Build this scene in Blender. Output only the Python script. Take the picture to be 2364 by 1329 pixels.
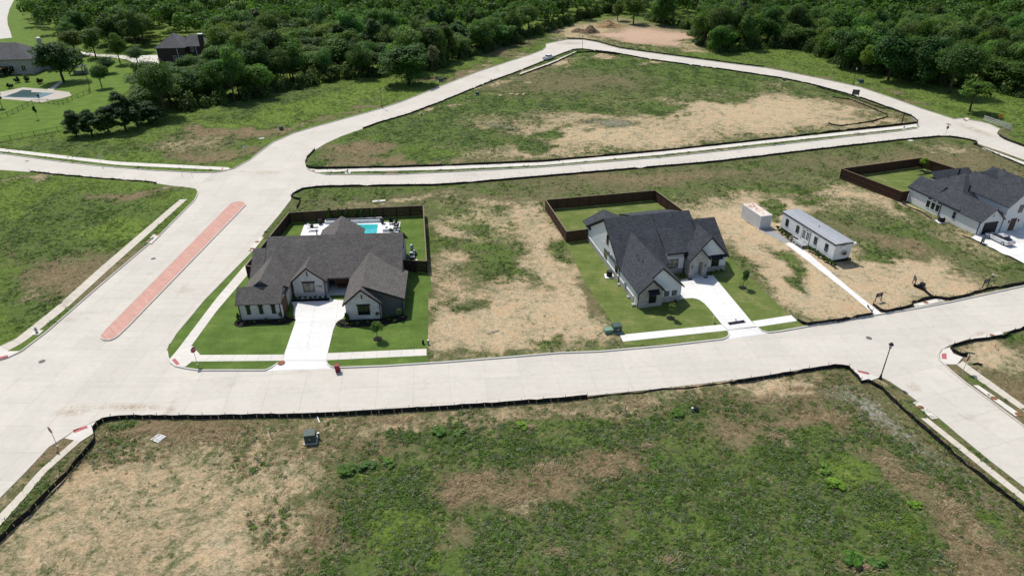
import bpy, bmesh, math, random
import numpy as np
from mathutils import Vector, Matrix
from mathutils.geometry import delaunay_2d_cdt

for o in list(bpy.data.objects): bpy.data.objects.remove(o)
S = bpy.context.scene
COL = S.collection
R = math.radians
random.seed(7); rng = np.random.default_rng(11)

# ------------------------------------------------------------------ camera
PW, PH, FPX = 2364, 1329, 1576.0          # size of the photograph, focal length in its pixels
PITCH, ROLL, CAMH = R(29.8), R(-0.3), 54.0
fw = np.array([0, math.cos(PITCH), -math.sin(PITCH)]); _r = np.array([1.0, 0, 0]); _u = np.cross(_r, fw)
rt = _r*math.cos(ROLL)+_u*math.sin(ROLL); up = -_r*math.sin(ROLL)+_u*math.cos(ROLL)
cam = bpy.data.cameras.new('camera'); cam.sensor_width = 36; cam.lens = 36*FPX/PW
cam.clip_start = 1; cam.clip_end = 8000
camo = bpy.data.objects.new('camera', cam); COL.objects.link(camo)
camo.matrix_world = Matrix(((rt[0], up[0], -fw[0], 0), (rt[1], up[1], -fw[1], 0), (rt[2], up[2], -fw[2], CAMH), (0, 0, 0, 1)))
S.camera = camo
S.render.resolution_x, S.render.resolution_y = 1024, 575

# ------------------------------------------------------------------ sky, sun, exposure
SH = (0.36, -0.52)                          # where a 1 m post throws its shadow
sun_az = math.atan2(-SH[0], -SH[1])         # clockwise from +y, towards the sun
sun_el = math.atan2(1, math.hypot(*SH))
W = bpy.data.worlds.new('World'); S.world = W; W.use_nodes = True
nt = W.node_tree; bg = nt.nodes['Background']
sky = nt.nodes.new('ShaderNodeTexSky'); sky.sky_type = 'NISHITA'; sky.sun_disc = False
sky.sun_elevation = sun_el; sky.sun_rotation = sun_az; sky.air_density = 1.0; sky.dust_density = 1.2
nt.links.new(sky.outputs[0], bg.inputs[0]); bg.inputs[1].default_value = 0.125
sl = bpy.data.lights.new('sun', 'SUN'); sl.energy = 4.25; sl.angle = R(0.53); sl.color = (1, 0.955, 0.88)
so = bpy.data.objects.new('sun', sl); COL.objects.link(so)
so.rotation_euler = Vector((SH[0], SH[1], -1)).to_track_quat('-Z', 'Y').to_euler()
so.location = (-60, 120, 140)
S.view_settings.view_transform = 'Standard'; S.view_settings.look = 'None'
S.view_settings.exposure = 0.0; S.view_settings.gamma = 1.0; S.view_settings.use_curve_mapping = False
S.render.engine = 'CYCLES'
S.cycles.max_bounces = 5; S.cycles.diffuse_bounces = 3; S.cycles.transparent_max_bounces = 8

# ------------------------------------------------------------------ pixel <-> place
def px(x, y, z=0.0):
    d = fw+rt*(x-PW/2)/FPX-up*(y-PH/2)/FPX
    t = (z-CAMH)/d[2]
    return (d[0]*t, d[1]*t)
def pxs(pts, z=0.0): return [px(x, y, z) for x, y in pts]
def toPx(P):
    d = np.asarray(P, float)-np.array([0, 0, CAMH]); zz = d@fw
    return np.stack([PW/2+FPX*(d@rt)/zz, PH/2-FPX*(d@up)/zz], -1)
def height(bx, by, ty):
    g = px(bx, by); lo, hi = 0, 60
    for _ in range(40):
        m = (lo+hi)/2
        if toPx([g[0], g[1], m])[1] > ty: lo = m
        else: hi = m
    return lo
def mperpx(bx, by):
    g = px(bx, by); return np.linalg.norm(np.array([g[0], g[1], -CAMH])@fw)/FPX

def inpoly(P, poly):
    P = np.asarray(P, float); poly = np.asarray(poly, float)
    x, y = P[:, 0], P[:, 1]; ins = np.zeros(len(P), bool); n = len(poly); j = n-1
    for i in range(n):
        xi, yi = poly[i]; xj, yj = poly[j]
        if yi != yj:
            c = ((yi > y) != (yj > y)) & (x < (xj-xi)*(y-yi)/(yj-yi)+xi); ins ^= c
        j = i
    return ins
def polydist(P, poly, closed=True):
    P = np.asarray(P, float); poly = np.asarray(poly, float); d = np.full(len(P), 1e9); n = len(poly)
    for i in range(n if closed else n-1):
        a, b = poly[i], poly[(i+1) % n]; ab = b-a; L = ab@ab+1e-9
        t = np.clip(((P-a)@ab)/L, 0, 1); d = np.minimum(d, np.linalg.norm(P-(a+t[:, None]*ab), axis=1))
    return d

# ------------------------------------------------------------------ object helpers
def tag(o, label=None, cat=None, group=None, kind=None):
    if label: o['label'] = label
    if cat: o['category'] = cat
    if group: o['group'] = group
    if kind: o['kind'] = kind
    return o
def thing(name, label, cat, loc=(0, 0, 0), yaw=0, group=None):
    o = bpy.data.objects.new(name, None); COL.objects.link(o); o.empty_display_size = .3
    o.location = loc if len(loc) == 3 else (loc[0], loc[1], 0); o.rotation_euler = (0, 0, yaw)
    return tag(o, label, cat, group)
def link(name, me, mat=None, parent=None, loc=None, yaw=None):
    o = bpy.data.objects.new(name, me); COL.objects.link(o)
    if mat is not None and not me.materials: me.materials.append(mat)
    if parent is not None: o.parent = parent
    if loc is not None: o.location = loc if len(loc) == 3 else (loc[0], loc[1], 0)
    if yaw is not None: o.rotation_euler = (0, 0, yaw)
    return o
def copy_tree(o, parent=None):
    c = o.copy(); COL.objects.link(c); c.parent = parent
    for ch in list(o.children): copy_tree(ch, c)
    return c
def npmesh(name, V, F, col=None, smooth=False):
    me = bpy.data.meshes.new(name); V = np.asarray(V, np.float32); F = np.asarray(F, np.int32); k = F.shape[1]
    me.vertices.add(len(V)); me.vertices.foreach_set('co', V.ravel())
    me.loops.add(F.size); me.loops.foreach_set('vertex_index', F.ravel())
    me.polygons.add(len(F)); me.polygons.foreach_set('loop_start', np.arange(0, F.size, k, dtype=np.int32))
    me.polygons.foreach_set('loop_total', np.full(len(F), k, np.int32))
    if smooth: me.polygons.foreach_set('use_smooth', np.ones(len(F), bool))
    me.update(calc_edges=True)
    if col is not None:
        for nm, c in col.items():
            a = me.attributes.new(nm, 'FLOAT_COLOR', 'POINT')
            c = np.asarray(c, np.float32)
            if c.shape[1] == 3: c = np.concatenate([c, np.ones((len(c), 1), np.float32)], 1)
            a.data.foreach_set('color', c.ravel())
    return me

class MB:
    def __init__(s): s.v = []; s.f = []
    def poly(s, pts): n = len(s.v); s.v += [tuple(p) for p in pts]; s.f.append(list(range(n, n+len(pts)))); return s
    def box(s, x0, x1, y0, y1, z0, z1):
        n = len(s.v); s.v += [(x, y, z) for z in (z0, z1) for x, y in ((x0, y0), (x1, y0), (x1, y1), (x0, y1))]
        s.f += [[n+i for i in q] for q in ((3, 2, 1, 0), (4, 5, 6, 7), (0, 1, 5, 4), (1, 2, 6, 5), (2, 3, 7, 6), (3, 0, 4, 7))]; return s
    def prism(s, pts, vec):                     # polygon swept along a vector
        n = len(s.v); k = len(pts); vec = Vector(vec)
        s.v += [tuple(p) for p in pts]+[tuple(Vector(p)+vec) for p in pts]
        s.f.append([n+i for i in range(k)][::-1]); s.f.append([n+k+i for i in range(k)])
        s.f += [[n+i, n+(i+1) % k, n+k+(i+1) % k, n+k+i] for i in range(k)]; return s
    def slab(s, pts2, z0, z1): return s.prism([(x, y, z0) for x, y in pts2], (0, 0, z1-z0))
    def tube(s, path, rad, n=6, cap=True):
        path = [Vector(p) for p in path]; rad = rad if isinstance(rad, (list, tuple)) else [rad]*len(path)
        b = len(s.v)
        for i, p in enumerate(path):
            d = (path[min(i+1, len(path)-1)]-path[max(i-1, 0)]).normalized()
            a = d.orthogonal().normalized() if abs(d.z) > .9 else d.cross(Vector((0, 0, 1))).normalized()
            c = d.cross(a)
            for k in range(n):
                t = 2*math.pi*k/n; s.v.append(tuple(p+(a*math.cos(t)+c*math.sin(t))*rad[i]))
        for i in range(len(path)-1):
            for k in range(n):
                s.f.append([b+i*n+k, b+i*n+(k+1) % n, b+(i+1)*n+(k+1) % n, b+(i+1)*n+k])
        if cap:
            s.f.append([b+k for k in range(n)][::-1]); s.f.append([b+(len(path)-1)*n+k for k in range(n)])
        return s
    def lathe(s, prof, n=16, c=(0, 0, 0)):
        b = len(s.v)
        for r, z in prof:
            for k in range(n):
                t = 2*math.pi*k/n; s.v.append((c[0]+r*math.cos(t), c[1]+r*math.sin(t), c[2]+z))
        for i in range(len(prof)-1):
            for k in range(n):
                s.f.append([b+i*n+k, b+i*n+(k+1) % n, b+(i+1)*n+(k+1) % n, b+(i+1)*n+k])
        s.f.append([b+k for k in range(n)][::-1]); s.f.append([b+(len(prof)-1)*n+k for k in range(n)]); return s
    def mesh(s, name='m', smooth=False):
        me = bpy.data.meshes.new(name); me.from_pydata(s.v, [], s.f); me.update()
        bm = bmesh.new(); bm.from_mesh(me); bmesh.ops.recalc_face_normals(bm, faces=bm.faces); bm.to_mesh(me); bm.free()
        if smooth:
            for p in me.polygons: p.use_smooth = True
        return me
    def build(s, name, mat, parent=None, loc=None, yaw=None, smooth=False):
        return link(name, s.mesh(name, smooth), mat, parent, loc, yaw)

# ------------------------------------------------------------------ materials
def newmat(name, rough=.8, spec=.3):
    m = bpy.data.materials.new(name); m.use_nodes = True
    b = m.node_tree.nodes['Principled BSDF']; b.inputs['Roughness'].default_value = rough; b.inputs['Specular IOR Level'].default_value = spec
    return m, m.node_tree, b
def node(nt, t, **k):
    n = nt.nodes.new(t)
    for a, v in k.items(): setattr(n, a, v)
    return n
def ramp(nt, src, stops):
    r = node(nt, 'ShaderNodeValToRGB'); e = r.color_ramp.elements
    while len(e) < len(stops): e.new(.5)
    for i, (p, c) in enumerate(stops): e[i].position = p; e[i].color = (*c, 1) if len(c) == 3 else c
    nt.links.new(src, r.inputs[0]); return r.outputs[0]
def noise(nt, vec, scale, detail=4, rough=.55, dist=0):
    n = node(nt, 'ShaderNodeTexNoise'); n.inputs['Scale'].default_value = scale; n.inputs['Detail'].default_value = detail
    n.inputs['Roughness'].default_value = rough; n.inputs['Distortion'].default_value = dist
    if vec is not None: nt.links.new(vec, n.inputs['Vector'])
    return n.outputs['Fac']
def geo(nt): return node(nt, 'ShaderNodeNewGeometry').outputs['Position']
def objc(nt): return node(nt, 'ShaderNodeTexCoord').outputs['Object']
def mixc(nt, f, a, b, mode='MIX'):
    m = node(nt, 'ShaderNodeMix', data_type='RGBA', blend_type=mode)
    for i, v in ((0, f), (6, a), (7, b)):
        if hasattr(v, 'links'): nt.links.new(v, m.inputs[i])
        elif i == 0: m.inputs[0].default_value = v
        else: m.inputs[i].default_value = (*v, 1)
    return m.outputs[2]
def mth(nt, op, a, b=None, c=None):
    m = node(nt, 'ShaderNodeMath', operation=op)
    for i, v in enumerate((a, b, c)):
        if v is None: continue
        if hasattr(v, 'links'): nt.links.new(v, m.inputs[i])
        else: m.inputs[i].default_value = v
    return m.outputs[0]
def bump(nt, b, h, strength=.3, dist=.05):
    n = node(nt, 'ShaderNodeBump'); n.inputs['Strength'].default_value = strength; n.inputs['Distance'].default_value = dist
    nt.links.new(h, n.inputs['Height']); nt.links.new(n.outputs[0], b.inputs['Normal'])
def lum(c, k): return tuple(min(1, x*k) for x in c)
def plain(name, col, rough=.6, var=.12, scale=3, metal=0, spec=.3, bmp=0):
    m, nt, b = newmat(name, rough, spec); b.inputs['Metallic'].default_value = metal
    n = noise(nt, objc(nt), scale, 5)
    nt.links.new(ramp(nt, n, [(.3, lum(col, 1-var)), (.7, lum(col, 1+var))]), b.inputs['Base Color'])
    if bmp: bump(nt, b, noise(nt, objc(nt), scale*8, 4), bmp, .03)
    return m
def concrete(name, col, stain=(.30, .24, .17), amt=.35, objvar=.035):
    m, nt, b = newmat(name, .85, .25); P = geo(nt)
    n1 = noise(nt, P, .16, 6, .6, .4); n2 = noise(nt, P, 1.3, 5, .65); n3 = noise(nt, P, 14, 3)
    c = ramp(nt, n1, [(.3, lum(col, .93)), (.55, col), (.75, lum(col, 1.05))])
    c = mixc(nt, 1.0, c, ramp(nt, n2, [(.28, (.925, .92, .91)), (.6, (1, 1, 1))]), 'MULTIPLY')
    # tyre-polished streaks that run along the street are broken up by the noise itself
    mp = node(nt, 'ShaderNodeMapping'); mp.inputs['Scale'].default_value = (.05, 1.1, 1); mp.inputs['Rotation'].default_value = (0, 0, R(7)); nt.links.new(P, mp.inputs[0])
    c = mixc(nt, 1.0, c, ramp(nt, noise(nt, mp.outputs[0], 1.0, 4), [(.3, (.955, .955, .95)), (.55, (1, 1, 1))]), 'MULTIPLY')
    st = noise(nt, P, .09, 7, .7, 1.2)
    c = mixc(nt, mth(nt, 'MULTIPLY', ramp(nt, st, [(.60, (0, 0, 0)), (.74, (1, 1, 1))]), amt), c, stain)
    oi = node(nt, 'ShaderNodeObjectInfo').outputs['Random']
    c = mixc(nt, 1.0, c, ramp(nt, oi, [(0, (1-objvar,)*3), (1, (1, 1, 1))]), 'MULTIPLY')
    nt.links.new(c, b.inputs['Base Color']); bump(nt, b, n3, .12, .01); return m
def shingle(name, a, c2):
    m, nt, b = newmat(name, .9, .2); P = objc(nt)
    br = node(nt, 'ShaderNodeTexBrick'); br.inputs['Scale'].default_value = 1; br.inputs['Mortar Size'].default_value = .012
    br.inputs['Brick Width'].default_value = .42; br.inputs['Row Height'].default_value = .17
    br.inputs['Color1'].default_value = (*a, 1); br.inputs['Color2'].default_value = (*c2, 1); br.inputs['Mortar'].default_value = (*lum(a, .45), 1)
    nt.links.new(node(nt, 'ShaderNodeUVMap').outputs[0], br.inputs['Vector'])
    n = noise(nt, P, 6, 5, .7)
    c = mixc(nt, 1, br.outputs[0], ramp(nt, n, [(.3, (.62,)*3), (.7, (1.35,)*3)]), 'MULTIPLY')
    c = mixc(nt, 1, c, ramp(nt, noise(nt, P, .5, 4), [(.3, (.88,)*3), (.7, (1.08,)*3)]), 'MULTIPLY')
    nt.links.new(c, b.inputs['Base Color']); bump(nt, b, br.outputs['Fac'], .4, .02); return m
def brickmat(name, a, c2, mort, bw=.22, rh=.075, patch=(.8, 1.12)):
    m, nt, b = newmat(name, .9, .2); P = objc(nt)
    br = node(nt, 'ShaderNodeTexBrick'); br.inputs['Scale'].default_value = 1; br.inputs['Mortar Size'].default_value = .012
    br.inputs['Brick Width'].default_value = bw; br.inputs['Row Height'].default_value = rh; br.inputs['Bias'].default_value = -.2
    for k, v in (('Color1', a), ('Color2', c2), ('Mortar', mort)): br.inputs[k].default_value = (*v, 1)
    sp = node(nt, 'ShaderNodeSeparateXYZ'); nt.links.new(P, sp.inputs[0])
    cb = node(nt, 'ShaderNodeCombineXYZ'); nt.links.new(mth(nt, 'ADD', sp.outputs[0], sp.outputs[1]), cb.inputs[0]); nt.links.new(sp.outputs[2], cb.inputs[1])
    nt.links.new(cb.outputs[0], br.inputs['Vector'])
    mp = node(nt, 'ShaderNodeMapping'); mp.inputs['Scale'].default_value = (1, 1, 3); nt.links.new(P, mp.inputs[0])
    c = mixc(nt, 1, br.outputs[0], ramp(nt, noise(nt, mp.outputs[0], 1.3, 5, .7), [(.32, (patch[0],)*3), (.68, (patch[1],)*3)]), 'MULTIPLY')
    nt.links.new(c, b.inputs['Base Color']); bump(nt, b, br.outputs['Fac'], .3, .01); return m
def glassmat(name, col=(.012, .014, .016), rough=.06):
    m, nt, b = newmat(name, rough, .6)
    nt.links.new(ramp(nt, noise(nt, objc(nt), 1.1, 2), [(.4, lum(col, .7)), (.6, lum(col, 1.6))]), b.inputs['Base Color']); return m
def leafmat(name):
    m, nt, b = newmat(name, .6, .25)
    at = node(nt, 'ShaderNodeAttribute', attribute_name='col')
    oi = node(nt, 'ShaderNodeObjectInfo')
    c = mixc(nt, 1, at.outputs[0], oi.outputs['Color'], 'MULTIPLY')
    nt.links.new(c, b.inputs['Base Color'])
    tr = node(nt, 'ShaderNodeBsdfTranslucent'); nt.links.new(mixc(nt, 1, c, (1.2, 1.25, .5), 'MULTIPLY'), tr.inputs[0])
    mx = node(nt, 'ShaderNodeMixShader'); mx.inputs[0].default_value = .44
    out = nt.nodes['Material Output']; nt.links.new(b.outputs[0], mx.inputs[1]); nt.links.new(tr.outputs[0], mx.inputs[2]); nt.links.new(mx.outputs[0], out.inputs[0])
    return m
def weedmat(name):
    m, nt, b = newmat(name, .8, .15)
    at = node(nt, 'ShaderNodeAttribute', attribute_name='col'); nt.links.new(at.outputs[0], b.inputs['Base Color'])
    tr = node(nt, 'ShaderNodeBsdfTranslucent'); nt.links.new(at.outputs[0], tr.inputs[0])
    mx = node(nt, 'ShaderNodeMixShader'); mx.inputs[0].default_value = .35
    nt.links.new(b.outputs[0], mx.inputs[1]); nt.links.new(tr.outputs[0], mx.inputs[2]); nt.links.new(mx.outputs[0], nt.nodes['Material Output'].inputs[0]); return m
def lawnmat(name, a, c2, c3):
    m, nt, b = newmat(name, .9, .15); P = geo(nt)
    c = ramp(nt, noise(nt, P, .28, 5, .6, .3), [(.32, a), (.55, c2), (.75, c3)])
    mp = node(nt, 'ShaderNodeMapping'); mp.inputs['Scale'].default_value = (.12, 1.0, 1); mp.inputs['Rotation'].default_value = (0, 0, R(6)); nt.links.new(P, mp.inputs[0])
    c = mixc(nt, 1, c, ramp(nt, noise(nt, mp.outputs[0], 1.1, 3), [(.3, (.86, .88, .85)), (.7, (1.1, 1.08, 1.05))]), 'MULTIPLY')
    c = mixc(nt, 1, c, ramp(nt, noise(nt, P, 3.5, 6, .8), [(.25, (.6, .64, .6)), (.7, (1.2, 1.2, 1.15))]), 'MULTIPLY')
    nt.links.new(c, b.inputs['Base Color']); bump(nt, b, noise(nt, P, 9, 4, .7), .7, .06); return m
def groundmat():
    m, nt, b = newmat('rough_ground', .95, .1); P = geo(nt)
    A = node(nt, 'ShaderNodeAttribute', attribute_name='mA'); B = node(nt, 'ShaderNodeAttribute', attribute_name='mB')
    sa = node(nt, 'ShaderNodeSeparateColor'); nt.links.new(A.outputs['Color'], sa.inputs[0])
    sb = node(nt, 'ShaderNodeSeparateColor'); nt.links.new(B.outputs['Color'], sb.inputs[0])
    n0 = noise(nt, P, .22, 6, .6, .6); n1 = noise(nt, P, .9, 6, .65, .5); n2 = noise(nt, P, 4.5, 5, .7, .4); n3 = noise(nt, P, 1.9, 5, .7, 1.5)
    mp = node(nt, 'ShaderNodeMapping'); mp.inputs['Scale'].default_value = (.5, 1.3, 1); mp.inputs['Rotation'].default_value = (0, 0, R(-35)); nt.links.new(P, mp.inputs[0])
    nr = noise(nt, mp.outputs[0], 2.2, 5, .75, 1.2)
    def var(lo, hi, n=n2): return ramp(nt, n, [(.3, lo), (.7, hi)])
    nb = noise(nt, P, .36, 10, .74, 1.0); nb2 = noise(nt, P, 1.3, 9, .78, 1.2)
    def mask(src, nz, amt=2.9, w=.22):
        v = mth(nt, 'ADD', src, mth(nt, 'MULTIPLY', mth(nt, 'SUBTRACT', nz, .5), amt))
        mr = node(nt, 'ShaderNodeMapRange', interpolation_type='SMOOTHSTEP'); nt.links.new(v, mr.inputs[0])
        mr.inputs[1].default_value = .5-w; mr.inputs[2].default_value = .5+w; return mr.outputs[0]
    c = mixc(nt, ramp(nt, nb, [(.38, (0,)*3), (.62, (1,)*3)]), var((.060, .078, .024), (.135, .150, .055)), var((.105, .100, .046), (.215, .195, .105)))
    c = mixc(nt, mask(sa.outputs[1], nb2), c, var((.125, .092, .048), (.31, .235, .135), n3))                   # brown dry grass
    c = mixc(nt, mask(sa.outputs[0], nb), c, var((.060, .098, .020), (.130, .188, .042)))                      # green weeds
    c = mixc(nt, mask(sb.outputs[0], nb2, 2.2), c, var((.092, .150, .020), (.180, .250, .045)))                # bright green
    tan = mixc(nt, ramp(nt, nb, [(.4, (0,)*3), (.66, (1,)*3)]), var((.36, .28, .17), (.74, .625, .43), nr), var((.38, .25, .14), (.68, .50, .30), n3))
    tan = mixc(nt, 1, tan, ramp(nt, noise(nt, P, 5.5, 4, .6, .8), [(.34, (.62, .58, .52)), (.47, (1, 1, 1))]), 'MULTIPLY')
    c = mixc(nt, mask(sa.outputs[2], mth(nt, 'MULTIPLY_ADD', nb, .5, mth(nt, 'MULTIPLY', nb2, .5)), 3.6, .38), c, tan)
    c = mixc(nt, mask(sb.outputs[1], nb2), c, var((.22, .21, .18), (.40, .38, .335)))                          # grey gravel
    c = mixc(nt, mask(sb.outputs[2], nb2, 1.2), c, var((.40, .26, .18), (.60, .43, .31), n3))                   # red pad
    nt.links.new(c, b.inputs['Base Color'])
    bump(nt, b, mth(nt, 'ADD', mth(nt, 'MULTIPLY', n2, .5), mth(nt, 'ADD', n3, nr)), .9, .16); return m

M = {}
M['ground'] = groundmat()
M['road'] = concrete('street_concrete', (.592, .552, .482), amt=.5, objvar=.065)
M['joint'] = plain('joint_filler', (.30, .28, .25), .9)
M['walk'] = concrete('sidewalk_concrete', (.66, .625, .56), amt=.2)
M['walk_old'] = concrete('dusty_sidewalk_concrete', (.58, .53, .44), amt=.9)
M['drive'] = concrete('new_driveway_concrete', (.75, .74, .715), amt=.08, objvar=.05)
M['kerb'] = concrete('kerb_concrete', (.56, .53, .48), amt=.2)
M['kerb_new'] = concrete('pale_kerb_concrete', (.62, .60, .55), amt=.1)
M['paver'] = brickmat('red_paver', (.53, .30, .24), (.58, .345, .28), (.46, .29, .24), .4, .2, (.88, 1.08))
M['tactile'] = plain('red_tactile', (.42, .12, .12), .8, .2, 6)
M['lawn'] = lawnmat('mown_lawn', (.076, .126, .024), (.108, .170, .034), (.155, .205, .054))
M['lawn2'] = lawnmat('new_sod', (.096, .136, .032), (.145, .182, .050), (.255, .225, .110))
M['estate_lawn'] = lawnmat('estate_lawn', (.085, .145, .018), (.115, .185, .024), (.150, .205, .036))
M['fabric'] = plain('black_silt_fabric', (.010, .010, .011), .8, .4, 1.5)
M['stake'] = plain('stake_wood', (.16, .11, .07), .9)
M['steel_stake'] = plain('dark_steel_stake', (.03, .035, .03), .7)
M['roof1'] = shingle('charcoal_shingle', (.108, .099, .091), (.165, .153, .142))
M['roof2'] = shingle('blue_black_shingle', (.044, .048, .056), (.074, .080, .092))
M['roof3'] = shingle('weathered_grey_shingle', (.10, .10, .105), (.15, .148, .148))
M['whitebrick'] = brickmat('whitewashed_brick', (.58, .565, .54), (.44, .425, .405), (.56, .54, .52))
M['paintbrick'] = brickmat('painted_white_brick', (.74, .74, .72), (.68, .68, .66), (.62, .62, .60), patch=(.92, 1.05))
M['darkbrick'] = brickmat('dark_red_brick', (.066, .042, .040), (.048, .034, .034), (.06, .052, .05))
M['stone'] = brickmat('grey_stone_block', (.44, .41, .37), (.32, .295, .27), (.36, .34, .31), .6, .2)
M['siding'] = plain('white_board_siding', (.74, .755, .76), .7, .03)
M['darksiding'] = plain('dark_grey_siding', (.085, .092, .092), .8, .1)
M['black'] = plain('black_trim', (.012, .012, .013), .5, .3)
M['blackmetal'] = plain('black_metal', (.015, .016, .019), .4, .2, metal=.3)
M['white'] = plain('white_paint', (.78, .78, .77), .6, .04)
M['glass'] = glassmat('window_glass')
M['glass2'] = glassmat('window_glass_blinds', (.16, .15, .125), .25)
M['wood'] = plain('brown_timber', (.10, .055, .032), .8, .3, 2)
M['fencewood'] = plain('dark_stained_fence', (.028, .016, .011), .85, .35, 2.2)
M['fencewood2'] = plain('red_brown_fence', (.060, .030, .018), .85, .35, 2.2)
M['fencecap'] = plain('weathered_fence_cap', (.22, .16, .11), .85, .2, 3)
M['mulch'] = plain('black_mulch', (.013, .011, .010), .95, .5, 8, bmp=.6)
M['gravel'] = plain('grey_gravel', (.30, .30, .30), .95, .35, 9, bmp=.6)
M['leaf'] = leafmat('leaf'); M['weed'] = weedmat('weed')
M['bark'] = plain('bark', (.085, .065, .05), .95, .35, 6, bmp=.5)
M['rust'] = plain('rusty_iron', (.23, .10, .05), .85, .35, 6)
M['iron'] = plain('iron', (.16, .12, .10), .8, .25, 6)
M['lampmetal'] = plain('lamp_post_black', (.012, .012, .016), .45, .2)
M['lampglass'] = plain('lamp_glass', (.55, .55, .5), .2, .05)
M['signred'] = plain('sign_red', (.32, .012, .018), .5, .15)
M['signgreen'] = plain('sign_green', (.02, .12, .08), .5, .15)
M['signorange'] = plain('sign_orange', (.75, .25, .01), .5, .08)
M['galv'] = plain('galvanised', (.42, .43, .44), .45, .1, metal=.5)
M['utilgreen'] = plain('utility_green', (.055, .085, .070), .55, .15)
M['utillight'] = plain('utility_light_green', (.16, .27, .19), .6, .12)
M['dirtpile'] = plain('dirt_pile', (.15, .105, .065), .98, .4, 2, bmp=.8)
M['dirtpile2'] = plain('sandy_dirt_pile', (.30, .20, .10), .98, .3, 2, bmp=.8)
M['limestone'] = plain('limestone_chunk', (.48, .36, .22), .9, .15)
M['steelwhite'] = plain('container_white', (.68, .70, .71), .5, .05, .8)
M['binred'] = plain('bin_red', (.20, .012, .025), .4, .15)
M['tyre'] = plain('tyre_rubber', (.012, .012, .012), .85)
M['silver'] = plain('silver_car_paint', (.56, .57, .59), .25, .03, metal=.2, spec=.6)
M['carwhite'] = plain('white_truck_paint', (.76, .77, .79), .25, .02, spec=.6)
M['carglass'] = glassmat('car_glass', (.008, .009, .011), .04)
M['redlight'] = plain('tail_light', (.35, .01, .01), .3)

def watermat(name, a, c2, scale):
    m, nt, b = newmat(name, .05, .5); P = geo(nt)
    v = node(nt, 'ShaderNodeTexVoronoi', feature='SMOOTH_F1'); v.inputs['Scale'].default_value = scale; nt.links.new(P, v.inputs['Vector'])
    nt.links.new(ramp(nt, v.outputs[0], [(.1, a), (.8, c2)]), b.inputs['Base Color']); bump(nt, b, noise(nt, P, 4, 3), .1, .02); return m
M['pool'] = watermat('pool_water', (.02, .33, .36), (.06, .52, .52), 2.2)
M['pool_dark'] = watermat('dark_pool_water', (.015, .06, .06), (.025, .085, .08), .8)
def rustroof():
    m, nt, b = newmat('rusty_container_roof', .7, .3)
    n = noise(nt, objc(nt), .9, 6, .7, .8)
    nt.links.new(ramp(nt, n, [(.45, (.66, .60, .54)), (.55, (.58, .42, .32)), (.62, (.30, .13, .07))]), b.inputs['Base Color']); return m
M['rustroof'] = rustroof()
def stripes(name):
    m, nt, b = newmat(name, .6, .3)
    w = node(nt, 'ShaderNodeTexWave', wave_type='BANDS', bands_direction='DIAGONAL'); w.inputs['Scale'].default_value = 1.35; nt.links.new(objc(nt), w.inputs['Vector'])
    nt.links.new(ramp(nt, w.outputs[0], [(.49, (.03, .025, .025)), (.51, (.7, .7, .68))]), b.inputs['Base Color']); return m
M['stripes'] = stripes('barricade_stripes')

# ================================================================== THE SETTING
# ---- outlines of the blocks between the streets, traced on the photograph and dropped on the ground
LOT = {}
LOT['A'] = [(-500, 355), (-60, 388), (0, 393), (115, 401), (230, 411), (335, 420), (400, 430), (440, 434), (454, 437), (458, 443), (456, 453), (450, 463), (372, 541), (235, 657), (110, 766), (51, 811), (20, 826), (-60, 850), (-500, 930)]
LOT['B'] = [(385, 812), (387, 826), (393, 838), (404, 846), (426, 851), (459, 856), (612, 856), (628, 849), (643, 839), (654, 834), (752, 834), (755, 842), (763, 848), (779, 850), (885, 846), (1030, 837), (1160, 827), (1290, 816), (1380, 813), (1534, 799.5), (1668, 784), (1681, 779), (1684, 772), (1681, 764), (1747, 756.6), (1758, 765), (1774, 769), (1800, 766), (1853, 756.6), (1950, 739), (2018, 728.7), (2106, 714.7), (2195, 698), (2364, 661), (2700, 588),
            (2700, 470), (2500, 415), (2364, 370), (2321, 354), (2261, 334), (2256.6, 331), (2253, 326), (2227, 321), (2193.6, 316), (2172, 315), (2131, 319), (2050, 327), (1849, 350), (1650, 374), (1450, 391), (1250, 408), (1049, 425), (1000, 428), (816, 430), (733, 432), (703, 437), (682, 446), (672, 455), (669.5, 463), (644, 496), (609.5, 537), (585, 577), (470, 694), (438, 733), (405, 772), (391, 795)]
LOT['C'] = [(706, 387), (712, 393), (733, 400), (752, 404), (821, 404), (916, 403.5), (1040, 398), (1250, 387), (1530, 364), (1800, 335), (1953, 317), (2081, 303), (2117, 297), (2122, 292), (2119.7, 284), (2102, 268.5), (2086, 263), (2056, 252), (1992, 229), (1943, 215), (1864, 194), (1800, 181), (1660, 160), (1507, 139.5), (1417.5, 123), (1374, 117.7), (1343, 114), (1325, 115), (1297, 125), (1246, 146), (1200, 164), (1187, 169), (1134, 188), (1020, 235), (941, 265), (878, 283), (840, 297), (786, 316), (751.7, 332), (726, 347.5), (710.6, 363), (705, 376)]
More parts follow.
